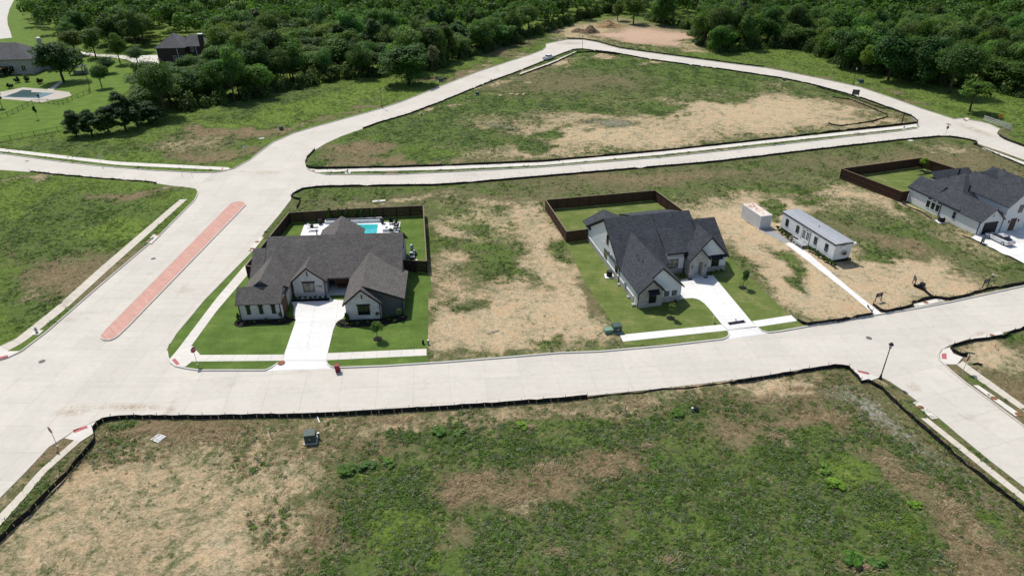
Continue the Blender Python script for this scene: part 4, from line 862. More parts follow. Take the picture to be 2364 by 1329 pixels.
# --- weeds and dry grass on the vacant ground
NOWEED = FLATS+[np.array(pxs(ESTATE))]
def weeds(key, name, label, dens, size, tris, ymax=330, up=.8, bright=1.0, flatk=1.0, greyp=.16):
    poly = LW[key]; lo, hi = poly.min(0), poly.max(0); hi = np.minimum(hi, [260, ymax]); lo = np.maximum(lo, [-200, 20])
    A = (hi-lo).prod(); n = int(A*dens); P = rng.uniform(lo, hi, (n, 2)); P = P[inpoly(P, poly)]
    q = toPx(np.concatenate([P, np.zeros((len(P), 1))], 1)); P = P[(q[:, 0] > -160) & (q[:, 0] < PW+160) & (q[:, 1] > 20) & (q[:, 1] < PH+110)]
    P = P[polydist(P, poly) > .35]
    for f in NOWEED:
        if key in 'BD': P = P[~inpoly(P, f)]
    for f in WALKS: P = P[~inpoly(P, f)]
    if key == 'D':
        for w in (WOODL, WOODR): P = P[~inpoly(P, pxs(w))]
    c = attrs(key, P); n = len(P)
    cl = .5+.5*np.clip(vnoise(P, .55, 31)+.6*vnoise(P, 1.6, 32), -1, 1)          # natural clumping
    g = c[:, 0]+.15*(cl-.5); t = c[:, 2]; b = c[:, 1]; bare = np.maximum(np.maximum(t, c[:, 4]), c[:, 5])
    pr = np.clip((.45+.6*cl)*(1-.62*bare), .02, 1)*np.where(bare > .45, np.clip((cl-.35)*1.8, .08, 1), 1)*np.where(c[:, 5] > .4, .15, 1)
    k = rng.uniform(size=n) < pr; P, c, cl, g, t, b, bare = P[k], c[k], cl[k], g[k], t[k], b[k], bare[k]; n = len(P)
    u = rng.uniform(size=n)
    green = u < np.clip(.28+.85*g-.75*b-.30*bare, .05, .88)
    sz = size*rng.uniform(.55, 1.25, n)*np.where(green, .7+.65*cl, .75)*np.where(bare > .5, .5, 1)*np.where(c[:, 3] > .4, .8, 1)
    gc = np.array([.088, .150, .030])*rng.uniform(.6, 1.45, (n, 1)); gc = np.where(c[:, 3:4] > .35, np.array([.13, .20, .034])*rng.uniform(.75, 1.25, (n, 1)), gc)
    grey = (rng.uniform(size=n) < greyp)[:, None]; gc = np.where(grey, np.array([.155, .185, .095])*rng.uniform(.7, 1.3, (n, 1)), gc)
    bc = np.where((rng.uniform(size=n) < .45)[:, None], np.array([.42, .335, .205]), np.array([.235, .172, .095]))*rng.uniform(.65, 1.3, (n, 1))
    bc = np.where((bare > .5)[:, None], np.array([.56, .45, .28])*rng.uniform(.6, 1.15, (n, 1)), bc)
    col = np.where(green[:, None], gc, bc)*bright
    K = tris; d = rng.normal(size=(n, K, 3)); d[..., 2] = np.abs(d[..., 2]); d /= np.linalg.norm(d, axis=2, keepdims=True)
    rad = sz[:, None, None]*rng.uniform(.45, 1, (n, K, 1)); flat = flatk*np.where(green, .50, .30)[:, None, None]
    Cc = d*rad*np.concatenate([np.ones((n, 1, 1)), np.ones((n, 1, 1)), flat], 2)+np.concatenate([P, np.full((n, 1), GROUND_Z-.05)], 1)[:, None, :]
    N = (d+rng.normal(size=d.shape)*.55).reshape(-1, 3); N[:, 2] += up; N /= np.linalg.norm(N, axis=1, keepdims=True)
    T = np.cross(N, rng.normal(size=N.shape)); T /= np.linalg.norm(T, axis=1, keepdims=True); B = np.cross(N, T); Cf = Cc.reshape(-1, 3)
    ls = (sz[:, None]*rng.uniform(.28, .55, (n, K))).reshape(-1, 1); asp = np.where(green, .6, .3)[:, None].repeat(K, 1).reshape(-1, 1)
    V = np.stack([Cf-T*ls-B*ls*asp*.6, Cf+T*ls*.2-B*ls*asp, Cf+T*ls+B*ls*asp*.5], 1); V[..., 2] = np.maximum(V[..., 2], .02)
    F = np.arange(len(V)*3).reshape(-1, 3); C = np.repeat(np.clip(col[:, None, :]*rng.uniform(.75, 1.25, (n, K, 1)), .004, 1).reshape(-1, 3), 3, 0)
    tag(link(name, npmesh(name, V.reshape(-1, 3), F, {'col': C}), M['weed']), label, 'weeds', kind='stuff'); print(name, n, len(F))
def lodged():
    """long dry grass blown flat in swirls on the foreground field"""
    spots = [(1130, 1105, 60, 26), (1275, 1085, 55, 18), (1190, 1150, 60, 26), (1420, 1090, 50, 22), (1040, 1140, 50, 24), (1500, 1030, 40, 14), (1790, 1005, 26, 14), (1770, 985, 30, 10), (2050, 1062, 40, 18), (2110, 1100, 50, 20), (2200, 1175, 60, 24), (2290, 1260, 60, 24), (1230, 985, 40, 8), (1480, 935, 40, 10), (1760, 925, 90, 12), (1840, 900, 60, 12), (480, 1010, 120, 16), (330, 1000, 90, 14), (1550, 1290, 40, 20), (1280, 1270, 40, 20), (2000, 1310, 60, 24), (900, 975, 80, 10)]
    V, C = [], []; r = np.random.default_rng(9)
    for i, (x, y, rx, ry) in enumerate(spots):
        c = np.array(px(x, y)); a = np.abs(np.array(px(x+rx, y))-c).max(); b = abs(px(x, y+ry)[1]-c[1]); n = int(150*a*b*.6); n = min(n, 5200)
        t = r.uniform(0, 2*math.pi, n); q = np.abs(r.normal(size=n))*.62; P = c+np.stack([np.cos(t)*q*a, np.sin(t)*q*b], 1)
        th = r.uniform(0, 6.28)+1.3*vnoise(P, .7, 50+i)+r.normal(size=n)*.25; L = r.uniform(.35, .95, n); w = r.uniform(.012, .03, n)
        d = np.stack([np.cos(th), np.sin(th)], 1); nn = np.stack([-d[:, 1], d[:, 0]], 1); z0 = .1+r.uniform(0, .12, n); z1 = z0+r.uniform(-.05, .14, n); zm = np.maximum(z0, z1)+.06; m_ = P+d*(L*.55)[:, None]
        V.append(np.stack([np.c_[P-nn*w[:, None], z0], np.c_[P+nn*w[:, None], z0], np.c_[m_, zm]], 1)); V.append(np.stack([np.c_[m_-nn*w[:, None], zm], np.c_[m_+nn*w[:, None], zm], np.c_[P+d*L[:, None], z1]], 1))
        col = np.array([.50, .385, .235])*r.uniform(.5, 1.2, (n, 1)); C += [np.repeat(col, 3, 0)]*2
    V = np.concatenate(V).reshape(-1, 3); tag(link('lodged_grass', npmesh('lodged_grass', V, np.arange(len(V)).reshape(-1, 3), {'col': np.concatenate(C)}), M['weed']), 'swirls of long dry grass lying flat on the foreground field', 'dry grass', kind='stuff'); print('lodged', len(V)//3)
lodged()
WALKS = []
for o in list(bpy.data.objects):
    if o.name.startswith(('sidewalk', 'kerb_ramp')) and o.type == 'MESH':
        for p_ in o.data.polygons:
            if abs(p_.normal.z) > .9 and len(p_.vertices) >= 4: WALKS.append(np.array([o.data.vertices[i].co[:2] for i in p_.vertices]))
weeds('E', 'foreground_weeds', 'tangled green weeds and dry grass on the foreground field', 17.0, .32, 12, greyp=.34, bright=1.14, flatk=.95, up=1.25)
weeds('A', 'corner_field_weeds', 'low green weeds on the corner field left of the median street', 4.6, .38, 10, up=1.5, bright=1.15, flatk=.75)
weeds('B', 'house_block_weeds', 'scattered weeds and dry grass between and behind the houses', 4.2, .36, 9, up=1.2, bright=1.12, flatk=.8)
weeds('C', 'triangle_weeds', 'weeds covering the triangular vacant field', 3.0, .52, 9, up=1.6, bright=1.2, flatk=.65, greyp=.28)
weeds('D', 'meadow_weeds', 'tall grass and weeds on the meadow and far verges', 2.4, .56, 9, up=1.6, bright=1.2, flatk=.65, greyp=.22)
weeds('F', 'corner_lot_weeds', 'sparse weeds on the small corner lot at the right', 3.0, .45, 9)

# ================================================================== BUILDINGS
def uvroof(me):
    uv = me.uv_layers.new(name='UVMap')
    for p in me.polygons:
        n = p.normal; t = Vector((-n.y, n.x, 0)) if abs(n.z) < .999 else Vector((1, 0, 0)); t.normalize(); b = n.cross(t)
        for li in p.loop_indices:
            c = me.vertices[me.loops[li].vertex_index].co; uv.data[li].uv = (c.dot(t), c.dot(b))
def slope(pts, name, mat, parent, th=.14):
    """one roof plane: polygon of the top surface, given thickness"""
    m = MB().prism([(x, y, z-th) for x, y, z in pts], (0, 0, th)); me = m.mesh('roof_slope'); uvroof(me); return link(name, me, mat, parent)
def gable_y(parent, x0, x1, y0, y1, ze, zr, mat, xr=None, oh=.35, name='roof', trim=True, front=True):
    """two planes, ridge front to back; eave heights ze at x0,x1"""
    xr = (x0+x1)/2 if xr is None else xr; sl_ = (zr-ze)/(xr-x0); sr = (zr-ze)/(x1-xr); d = .16
    a = slope([(x0-oh, y0, ze-oh*sl_+d), (xr, y0, zr+d), (xr, y1, zr+d), (x0-oh, y1, ze-oh*sl_+d)], name, mat, parent)
    b = slope([(xr, y0, zr+d), (x1+oh, y0, ze-oh*sr+d), (x1+oh, y1, ze-oh*sr+d), (xr, y1, zr+d)], name, mat, parent)
    if trim:
        m = MB()
        for ye, dy in ((y0, -.05), (y1, .05)):
            for xa, za in ((x0-oh, ze-oh*sl_), (x1+oh, ze-oh*sr)):
                MB().prism([(xa, ye, za-.12), (xa, ye, za+d+.01), (xr, ye, zr+d+.01), (xr, ye, zr-.12)], (0, dy, 0)).build('rake_board', M['black'], parent)
    return a, b
def gable_x(parent, x0, x1, y0, y1, ze, zr, mat, yr=None, oh=.35, name='roof', trim=True):
    yr = (y0+y1)/2 if yr is None else yr; sf = (zr-ze)/(yr-y0); sb = (zr-ze)/(y1-yr); d = .16
    a = slope([(x0, y0-oh, ze-oh*sf+d), (x1, y0-oh, ze-oh*sf+d), (x1, yr, zr+d), (x0, yr, zr+d)], name, mat, parent)
    b = slope([(x0, yr, zr+d), (x1, yr, zr+d), (x1, y1+oh, ze-oh*sb+d), (x0, y1+oh, ze-oh*sb+d)], name, mat, parent)
    if trim:
        m = MB()
        for xe, dx in ((x0, -.05), (x1, .05)):
            for ya, za in ((y0-oh, ze-oh*sf), (y1+oh, ze-oh*sb)):
                MB().prism([(xe, ya, za-.12), (xe, ya, za+d+.01), (xe, yr, zr+d+.01), (xe, yr, zr-.12)], (dx, 0, 0)).build('rake_board', M['black'], parent)
    return a, b
def wall(parent, pts, vec, mat, name='wall'): return MB().prism(pts, vec).build(name, M[mat], parent)
def gwall_y(parent, x0, x1, y0, y1, ze, zr, mat, xr=None, z0=0):     # solid block with gable to the front and back
    xr = (x0+x1)/2 if xr is None else xr
    return wall(parent, [(x0, y0, z0), (x1, y0, z0), (x1, y0, ze), (xr, y0, zr), (x0, y0, ze)], (0, y1-y0, 0), mat)
def gwall_x(parent, x0, x1, y0, y1, ze, zr, mat, yr=None, z0=0):
    yr = (y0+y1)/2 if yr is None else yr
    return wall(parent, [(x0, y0, z0), (x0, y1, z0), (x0, y1, ze), (x0, yr, zr), (x0, y0, ze)], (x1-x0, 0, 0), mat)
def window(parent, c, w, h, face, frame='black', glass='glass', cols=2, rows=1, lintel=None, ft=.07, name='window'):
    """c: bottom centre on the wall plane; face: 'f' front(-y) 'b' 'l'(-x) 'r'"""
    ang = {'f': 0, 'r': math.pi/2, 'b': math.pi, 'l': -math.pi/2}[face]
    m = MB(); m.box(-w/2, w/2, -.06, .02, 0, ft); m.box(-w/2, w/2, -.06, .02, h-ft, h); m.box(-w/2, -w/2+ft, -.06, .02, ft, h-ft); m.box(w/2-ft, w/2, -.06, .02, ft, h-ft)
    for i in range(1, cols): x = -w/2+w*i/cols; m.box(x-ft*.45, x+ft*.45, -.055, .02, ft, h-ft)
    for j in range(1, rows): z = h*j/rows; m.box(-w/2+ft, w/2-ft, -.052, .02, z-ft*.4, z+ft*.4)
    o = m.build(name, M[frame], parent, c, ang)
    for i in range(cols):
        for j in range(rows):
            x0, x1 = -w/2+w*i/cols+ft*.5, -w/2+w*(i+1)/cols-ft*.5; z0, z1 = h*j/rows+ft*.5, h*(j+1)/rows-ft*.5
            MB().box(x0, x1, -.03, .015, z0, z1).build('pane', M[glass], o)
    if lintel: MB().box(-w/2-lintel, w/2+lintel, -.09, .02, h+.002, h+.2).build('lintel', M['wood'] if frame != 'black' else M['black'], o)
    return o
def door(parent, c, w, h, face, mat, name='door', panels=0):
    ang = {'f': 0, 'r': math.pi/2, 'b': math.pi, 'l': -math.pi/2}[face]
    o = MB().box(-w/2, w/2, -.05, .02, 0, h).build(name, M[mat], parent, c, ang)
    for i in range(panels):
        z0 = h*i/panels; MB().box(-w/2+.06, w/2-.06, -.07, -.045, z0+.05, h*(i+1)/panels-.05).build('panel', M[mat], o)
    MB().box(w/2-.16, w/2-.1, -.11, -.05, h*.46, h*.52).build('handle', M['blackmetal'], o)
    return o
def downspout(parent, x, y, z, mat='black'): MB().box(x-.05, x+.05, y-.05, y+.05, .05, z).build('downspout', M[mat], parent)
def ac_unit(label, w, mat='blackmetal', rnd=True):
    o = thing('air_conditioner', label, 'air conditioner', (w[0], w[1], .12))
    MB().box(-.75, .75, -.75, .75, 0, .1).build('pad', M['white'], o)
    m = MB().lathe([(.46, .1), (.48, .15), (.48, .95), (.44, 1.0), (.38, 1.0), (.36, .93), (.05, .93)], 20) if rnd else MB().box(-.45, .45, -.45, .45, .1, .95)
    m.build('casing', M[mat], o)
    if not rnd: MB().lathe([(.36, .95), (.36, .98), (.3, .98), (.28, .955), (.05, .955)], 18).build('fan_grille', M['galv'], o)
    else:
        b = MB()
        for k in range(4): t = math.pi*k/4; c_, s_ = math.cos(t), math.sin(t); b.tube([(-.42*c_, -.42*s_, 1.0), (.42*c_, .42*s_, 1.0)], .012, 4)
        b.build('fan_grille', M['galv'], o)
    return o

def text_mesh(name, body, size, mat, parent, loc, rot, align='LEFT', ext=.008):
    cu = bpy.data.curves.new(name, 'FONT'); cu.body = body; cu.size = size; cu.extrude = ext; cu.align_x = align; cu.align_y = 'CENTER' if align == 'CENTER' else 'TOP_BASELINE'
    t = bpy.data.objects.new('tmp', cu); COL.objects.link(t); bpy.context.view_layer.update()
    me = bpy.data.meshes.new_from_object(t.evaluated_get(bpy.context.evaluated_depsgraph_get())); bpy.data.objects.remove(t); me.materials.clear()
    o = link(name, me, M[mat], parent, loc); o.rotation_euler = rot; return o

# ---------------- house 1: grey brick corner house
def house_corner():
    Y1 = R(3.7); H = thing('corner_house', 'grey whitewashed brick house with large charcoal gable roof beside the red median street', 'house', (-40.0, 84.9, .05), Y1)
    rf = M['roof1']; wb = 'whitebrick'
    # main body
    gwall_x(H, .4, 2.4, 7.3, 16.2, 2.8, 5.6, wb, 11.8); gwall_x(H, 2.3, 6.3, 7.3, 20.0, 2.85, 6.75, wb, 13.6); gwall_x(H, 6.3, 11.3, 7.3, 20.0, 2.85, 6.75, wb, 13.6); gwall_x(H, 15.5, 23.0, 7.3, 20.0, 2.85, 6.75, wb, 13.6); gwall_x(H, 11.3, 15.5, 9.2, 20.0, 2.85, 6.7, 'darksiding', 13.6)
    gable_x(H, 2.0, 23.4, 7.1, 20.1, 2.9, 6.98, rf, 13.6, .25)
    gable_x(H, .05, 2.02, 7.1, 16.5, 2.9, 5.86, rf, 11.8, .25)
    # rear wing over the patio
    gable_y(H, 8.4, 15.3, 16.0, 24.6, 3.0, 5.4, rf, None, .3); gwall_y(H, 8.7, 15.0, 19.9, 22.0, 2.95, 5.2, wb)
    for x in (8.9, 14.8): MB().box(x-.15, x+.15, 24.0, 24.3, 0, 3.0).build('porch_post', M['wood'], H)
    # left wing with side garage
    gwall_y(H, .3, 6.2, 3.2, 8.6, 2.9, 5.05, wb, 3.2); gable_y(H, .2, 6.3, 2.2, 10.6, 2.95, 5.25, rf, 3.2, .25, trim=False)
    gwall_x(H, .15, 6.2, 0, 4.2, 2.85, 4.15, wb); gable_x(H, -.1, 6.45, -.05, 4.25, 2.9, 4.35, rf, None, .25)
    door(H, (6.21, 2.1, .1), 2.6, 2.45, 'r', 'wood', 'garage_door', 4)
    for x in (1.5, 3.3, 5.1): window(H, (x, -.01, 1.05), .55, 1.35, 'f', cols=1, lintel=.1)
    for x in (.2, 6.1): downspout(H, x, -.07, 2.8)
    # middle gable with window and the house number
    gwall_y(H, 6.7, 11.5, 6.15, 9, 2.85, 5.0, wb); gable_y(H, 6.6, 11.6, 5.95, 11.3, 2.9, 5.1, rf, None, .3)
    window(H, (9.05, 6.14, .95), 1.75, 1.65, 'f', cols=2, glass='glass2', lintel=.15)
    MB().box(9.02, 9.17, 6.08, 6.16, 3.7, 4.5).build('gable_vent', M['black'], H)
    window(H, (6.0, 7.28, .6), .95, 1.9, 'f', cols=1)
    downspout(H, 11.45, 6.08, 2.85)
    # number on the wall
    text_mesh('house_number', '1708', .5, 'black', H, (10.1, 6.12, 1.75), (R(90), 0, 0))
    # porch
    MB().box(11.3, 15.5, 6.4, 9.2, 0, .14).build('porch_floor', M['drive'], H)
    MB().box(11.3, 11.6, 6.9, 7.3, .1, 2.8).build('porch_post', M['whitebrick'], H); MB().box(15.2, 15.5, 6.9, 7.3, .1, 2.8).build('porch_post', M['whitebrick'], H)
    MB().box(11.3, 15.5, 6.95, 7.2, 2.5, 2.86).build('porch_beam', M['black'], H)
    door(H, (13.4, 9.19, .14), 1.7, 2.4, 'f', 'wood', 'front_door'); window(H, (12.0, 9.19, .4), .8, 2.0, 'f', cols=1); window(H, (14.8, 9.19, .4), .8, 2.0, 'f', cols=1)
    MB().box(12.9, 14.1, 8.4, 8.8, .14, .55).build('porch_bench', M['wood'], H)
    # right wing: brick gable and catslide roof
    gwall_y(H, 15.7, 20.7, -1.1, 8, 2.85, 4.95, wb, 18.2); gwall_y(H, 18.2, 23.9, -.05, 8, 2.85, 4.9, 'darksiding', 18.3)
    d = .16
    slope([(15.35, -1.35, 2.65+d), (18.2, -1.35, 5.15+d), (18.2, 10.9, 5.15+d), (15.35, 10.9, 2.65+d)], 'roof', rf, H)
    slope([(18.2, -1.35, 5.14+d), (21.05, -1.35, 2.65+d), (21.05, -.25, 2.65+d), (18.2, -.25, 5.14+d)], 'roof', rf, H)
    slope([(18.2, -.3, 5.15+d), (24.25, -.3, 2.72+d), (24.25, 8.2, 2.72+d), (18.2, 10.9, 5.15+d)], 'roof', rf, H)
    for xa in (15.35, 21.05): MB().prism([(xa, -1.35, 2.5), (xa, -1.35, 2.83), (18.2, -1.35, 5.33), (18.2, -1.35, 5.0)], (0, -.05, 0)).build('rake_board', M['black'], H)
    MB().prism([(18.6, -.3, 4.85), (18.6, -.3, 5.16), (24.25, -.3, 2.9), (24.25, -.3, 2.6)], (0, -.05, 0)).build('rake_board', M['black'], H)
    window(H, (18.3, -1.11, .9), 1.75, 1.6, 'f', cols=2, lintel=.12); MB().box(18.13, 18.28, -1.17, -1.09, 3.6, 4.3).build('gable_vent', M['black'], H)
    window(H, (24.0, 12.5, 1.0), .9, 1.4, 'r', cols=1) if False else None
    window(H, (23.01, 10.6, 1.0), .7, 1.5, 'r', cols=1); window(H, (23.01, 15.6, 3.4), .5, 1.0, 'r', cols=1)
    downspout(H, 23.85, -.12, 2.7); downspout(H, 20.65, -1.18, 2.7)
    MB().tube([(9.5, 14.6, 6.0), (9.5, 14.6, 7.55)], .1, 8).lathe([(.16, 0), (.16, .12), (.05, .2)], 8, (9.5, 14.6, 7.5)).build('roof_vent', M['galv'], H)
    MB().box(-.5, 23.4, 6.72, 6.84, 2.62, 2.78).build('gutter', M['black'], H) if False else None
    return H
H1 = house_corner()
def loc1(x, y, z=0): a = R(3.7); return (-40.0+x*math.cos(a)-y*math.sin(a), 84.9+x*math.sin(a)+y*math.cos(a), z)

# ---------------- wooden fences: one panel per bay
def panel_mesh(L, h):
    m = MB(); n = max(2, round(L/.15)); w = L/n
    for i in range(n): m.box(-L/2+i*w+.006, -L/2+(i+1)*w-.006, -.012 if i % 2 else -.004, .014 if i % 2 else .022, .05, h)
    for z in (.35, h*.52, h-.3): m.box(-L/2, L/2, .024, .07, z-.045, z+.045)
    return m.mesh('panel')
_pm = {}
def wood_fence(label, pts, h=2.15, mat='fencewood', cap=True, group=None, step=0):
    c = np.mean(pts, 0); o = thing('wood_fence', label, 'fence', (pts[0][0], pts[0][1], .1))
    for i in range(len(pts)-1):
        a, b = np.array(pts[i]), np.array(pts[i+1]); L = np.linalg.norm(b-a); n = max(1, round(L/2.4)); l = L/n; d = (b-a)/L; ang = math.atan2(d[1], d[0])
        key = (round(l, 2), h, mat)
        if key not in _pm:
            _pm[key] = (panel_mesh(l-.1, h), MB().box(-.06, .06, -.06, .06, 0, h+.04).mesh('post'), MB().box(-l/2, l/2, -.08, .09, h+.042, h+.085).mesh('cap_rail'))
        for k in range(n):
            p = a+d*l*(k+.5)-np.array(pts[0]); dz = step*k
            link('panel', _pm[key][0], M[mat], o, (p[0], p[1], dz), ang)
            if cap: link('cap_rail', _pm[key][2], M['fencecap'], o, (p[0], p[1], dz), ang)
            q = a+d*l*k-np.array(pts[0]); link('post', _pm[key][1], M['fencecap'] if k else M[mat], o, (q[0], q[1], dz), ang)
        q = b-np.array(pts[0]); link('post', _pm[key][1], M[mat], o, (q[0], q[1], step*n), ang)
    return o
wood_fence('dark board fence round the pool yard of the corner house', [loc1(.4, 12.6)[:2], (-43.2, 98.0), (-42.7, 108.0), (-42.2, 119.4), (-30, 121.2), (-17.1, 122.5), (-14.0, 99.3), loc1(23, 13.4)[:2]])
wood_fence('brown board fence round the back lawn of the farmhouse', [(13.75, 111.4), (9.8, 110.4), (6.7, 125.0), (29.1, 129.7), (32.3, 119.9), (33.6, 113.5)], 2.15, 'fencewood2')
wood_fence('brown board fence round the back lawn of the brick house at the right', [(80.0, 128.7), (78.4, 128.3), (72.0, 141.8), (93.0, 148.6), (96.5, 141.7), (99, 136)], 2.15, 'fencewood2')

# ---------------- house 2: white farmhouse
def house_farm():
    H = thing('farmhouse', 'white board and batten house with blue-black roof and stone gables', 'house', (19.0, 87.7, .05), R(12.7)); rf = M['roof2']; W_ = 'siding'
    def battens(name, rows):   # rows: (x0,x1,y,z0,ztop function, axis)
        m = MB()
        for ax, a0, a1, f, z0, zt in rows:
            n = int((a1-a0)/.42)
            for i in range(n+1):
                a = a0+.1+i*(a1-a0-.2)/max(n, 1); t = zt(a)
                if t-z0 < .15: continue
                if ax == 'x': m.box(a-.03, a+.03, f-.035, f+.01, z0, t)
                else: m.box(f-.035, f+.01, a-.03, a+.03, z0, t)
        m.build(name, M['siding'], H)['kind'] = 'stuff'
    # front left wing (garage)
    gwall_y(H, 0, 7.1, .75, 10, 2.8, 6.1, W_, 3.6); gable_y(H, 0, 7.1, .45, 13.6, 2.85, 6.15, rf, 3.6, .3)
    gwall_y(H, 0, 3.75, 0, 2, 2.8, 4.55, 'stone'); gable_y(H, 0, 3.75, -.25, 1.6, 2.85, 4.65, rf, None, .3)
    MB().box(3.76, 7.13, .70, .76, 0, 1.0).build('stone_wainscot', M['stone'], H); MB().box(-.06, .0, 2.0, 24.0, 0, 1.0).build('stone_wainscot', M['stone'], H); MB().box(7.1, 7.16, .7, 9, 0, 1.0).build('stone_wainscot', M['stone'], H)
    MB().box(-.09, .0, 1.9, 24.0, 1.0, 1.07).build('ledge', M['white'], H)
    window(H, (2.15, -.01, .75), 1.15, 1.7, 'f', cols=1); awn(H, 2.15, -.01, 2.5, 1.7)
    window(H, (4.75, .74, 1.15), .75, .85, 'f', cols=1, glass='glass2'); window(H, (6.0, .74, 1.15), .75, .85, 'f', cols=1, glass='glass2')
    # main body
    gwall_x(H, 0, 7.9, 8.3, 23.6, 2.85, 7.5, W_, 16.0); gwall_x(H, 11.7, 14.6, 8.3, 23.6, 2.85, 7.5, W_, 16.0); MB().box(7.9, 11.7, 12.5, 23.4, 0, 2.7).build('wall', M[W_], H); gable_x(H, -.35, 8.0, 7.9, 24.0, 2.9, 7.75, rf, 16.0, .3); gable_x(H, 11.6, 14.8, 7.9, 24.0, 2.9, 7.75, rf, 16.0, .3)
    ms = lambda y: 2.9+(y-7.9)*4.85/8.1+.16
    slope([(8.0, 9.3, ms(9.3)), (11.6, 9.3, ms(9.3)), (11.6, 16.0, 7.91), (8.0, 16.0, 7.91)], 'roof', rf, H); slope([(8.0, 16.0, 7.91), (11.6, 16.0, 7.91), (11.6, 24.3, 2.88), (8.0, 24.3, 2.88)], 'roof', rf, H)
    zt = lambda y: 2.8+4.6*max(0, 1-abs(y-16)/7.9)
    battens('battens', [('y', 8.4, 23.8, 0, 1.07, zt), ('y', 2.0, 8.4, 0, 1.07, lambda y: 2.75), ('x', 3.85, 7.1, .75, 1.0, lambda x: 2.8+3.2*max(0, 1-abs(x-3.6)/3.5)-.1), ('x', 7.2, 11.5, 9.0, .9, lambda x: 3.3), ('x', 14.7, 18.5, 8.2, .9, lambda x: min(5.9, 2.8+3.4*max(0, 1-abs(x-15.25)/3.45)-.1))])
    window(H, (-.01, 9.6, 1.1), 1.05, 1.5, 'l', cols=1, rows=2); window(H, (-.01, 14.8, 1.15), 1.5, 1.6, 'l', cols=2, glass='glass2'); window(H, (-.01, 14.3, 3.9), .95, 1.7, 'l', cols=1, rows=2)
    for y, z in ((16.0, 3.6), (12.4, 3.0)): MB().lathe([(.16, 0), (.16, .06), (.1, .1)], 10).build('wall_vent', M['white'], H, (-.02, y, z)).rotation_euler = (0, -math.pi/2, 0)
    # right section and entry wing
    gwall_x(H, 14.5, 18.4, 8.6, 20, 2.8, 6.6, W_, 14.2); gable_x(H, 14.6, 18.7, 8.1, 20.3, 2.85, 6.85, rf, 14.2, .3)
    gwall_y(H, 11.9, 18.5, 8.2, 11, 2.8, 6.25, W_, 15.25); gable_y(H, 11.9, 18.55, 7.9, 14.9, 2.85, 6.4, rf, 15.25, .3)
    MB().box(14.6, 18.55, 8.13, 8.22, 0, 1.0).build('stone_wainscot', M['stone'], H)
    window(H, (16.6, 8.19, .75), 1.35, 1.75, 'f', cols=1); awn(H, 16.6, 8.19, 2.55, 1.9)
    # stone entry with deep opening
    for x0, x1 in ((11.5, 12.35), (13.75, 14.6)): MB().box(x0, x1, 7.0, 8.3, 0, 2.75).build('stone_pier', M['stone'], H)
    wall(H, [(11.5, 7.0, 2.75), (14.6, 7.0, 2.75), (14.6, 7.0, 3.4), (13.05, 7.0, 5.1), (11.5, 7.0, 3.4)], (0, 1.3, 0), 'stone', 'stone_gable')
    gable_y(H, 11.5, 14.6, 6.75, 10.5, 3.4, 5.15, rf, None, .3)
    MB().box(12.35, 13.75, 7.1, 8.9, 0, .16).build('porch_floor', M['drive'], H); door(H, (13.05, 8.19, .16), 1.1, 2.3, 'f', 'white', 'front_door')
    for x in (11.9, 14.2):
        l = MB().box(x-.08, x+.08, 6.82, 6.98, 1.75, 2.2).build('wall_lantern', M['black'], H); MB().box(x-.05, x+.05, 6.80, 6.83, 1.82, 2.1).build('lamp_glass', M['lampglass'], l)
    # recessed front wall with shed dormer
    MB().box(7.1, 11.6, 9.0, 12, 0, 3.55).build('wall', M[W_], H); MB().box(7.1, 11.5, 8.93, 9.02, 0, .9).build('stone_wainscot', M['stone'], H)
    slope([(8.0, 8.45, 4.1), (11.6, 8.45, 4.1), (11.6, 13.2, 6.42), (8.0, 13.2, 6.42)], 'roof', rf, H); MB().prism([(8.15, 9.0, 3.0), (8.15, 12.9, 3.0), (8.15, 12.9, 6.0), (8.15, 9.0, 4.1)], (3.3, 0, 0)).build('wall', M[W_], H)
    MB().box(7.97, 11.63, 8.38, 8.45, 3.84, 4.1).build('fascia', M['black'], H)
    window(H, (9.3, 8.99, 1.0), 2.2, 1.75, 'f', cols=2, rows=2, glass='glass2'); downspout(H, 11.4, 8.8, 3.3)
    # rear pieces
    gwall_y(H, .05, 7.0, 22.5, 26.0, 2.9, 4.5, W_); gable_y(H, 0, 7.0, 22.6, 26.4, 2.95, 4.6, rf, None, .3)
    gwall_x(H, 7.5, 16, 22.0, 23.5, 2.8, 3.5, W_); gable_x(H, 7.2, 16.4, 19.0, 27.5, 2.9, 4.9, rf, 22.0, .3)
    for x in (7.6, 11.8, 16.0): MB().box(x-.1, x+.1, 27.2, 27.4, 0, 2.95).build('porch_post', M['wood'], H)
    for x, y, z in ((2.3, 5.0, 5.2), (2.05, 6.0, 5.0), (2.2, 7.2, 5.1), (1.2, 20, 5.6), (3.2, 19, 6.2), (12.5, 17.5, 7.0)): MB().tube([(x, y, z-.8), (x, y, z+.32)], .05, 6).build('vent_pipe', M['black'], H)
    downspout(H, -.1, 8.2, 2.7); downspout(H, -.1, .1, 2.7)
    MB().box(-.22, -.02, 5.2, 5.7, .8, 1.7).build('meter_box', M['galv'], H)
    MB().box(-.75, -.1, .6, 1.2, 0, .42).build('gas_meter', M['galv'], H)
    for p in ((-.3, 3.4), (-.35, 7.4)): MB().box(p[0]-.2, p[0]+.2, p[1]-.3, p[1]+.3, 0, .3).build('hose_box', M['galv'], H)
    for x in (11.2, 13.9): MB().box(x, x+.7, 6.2, 6.6, .16, .18).build('door_mat', M['black'], H)
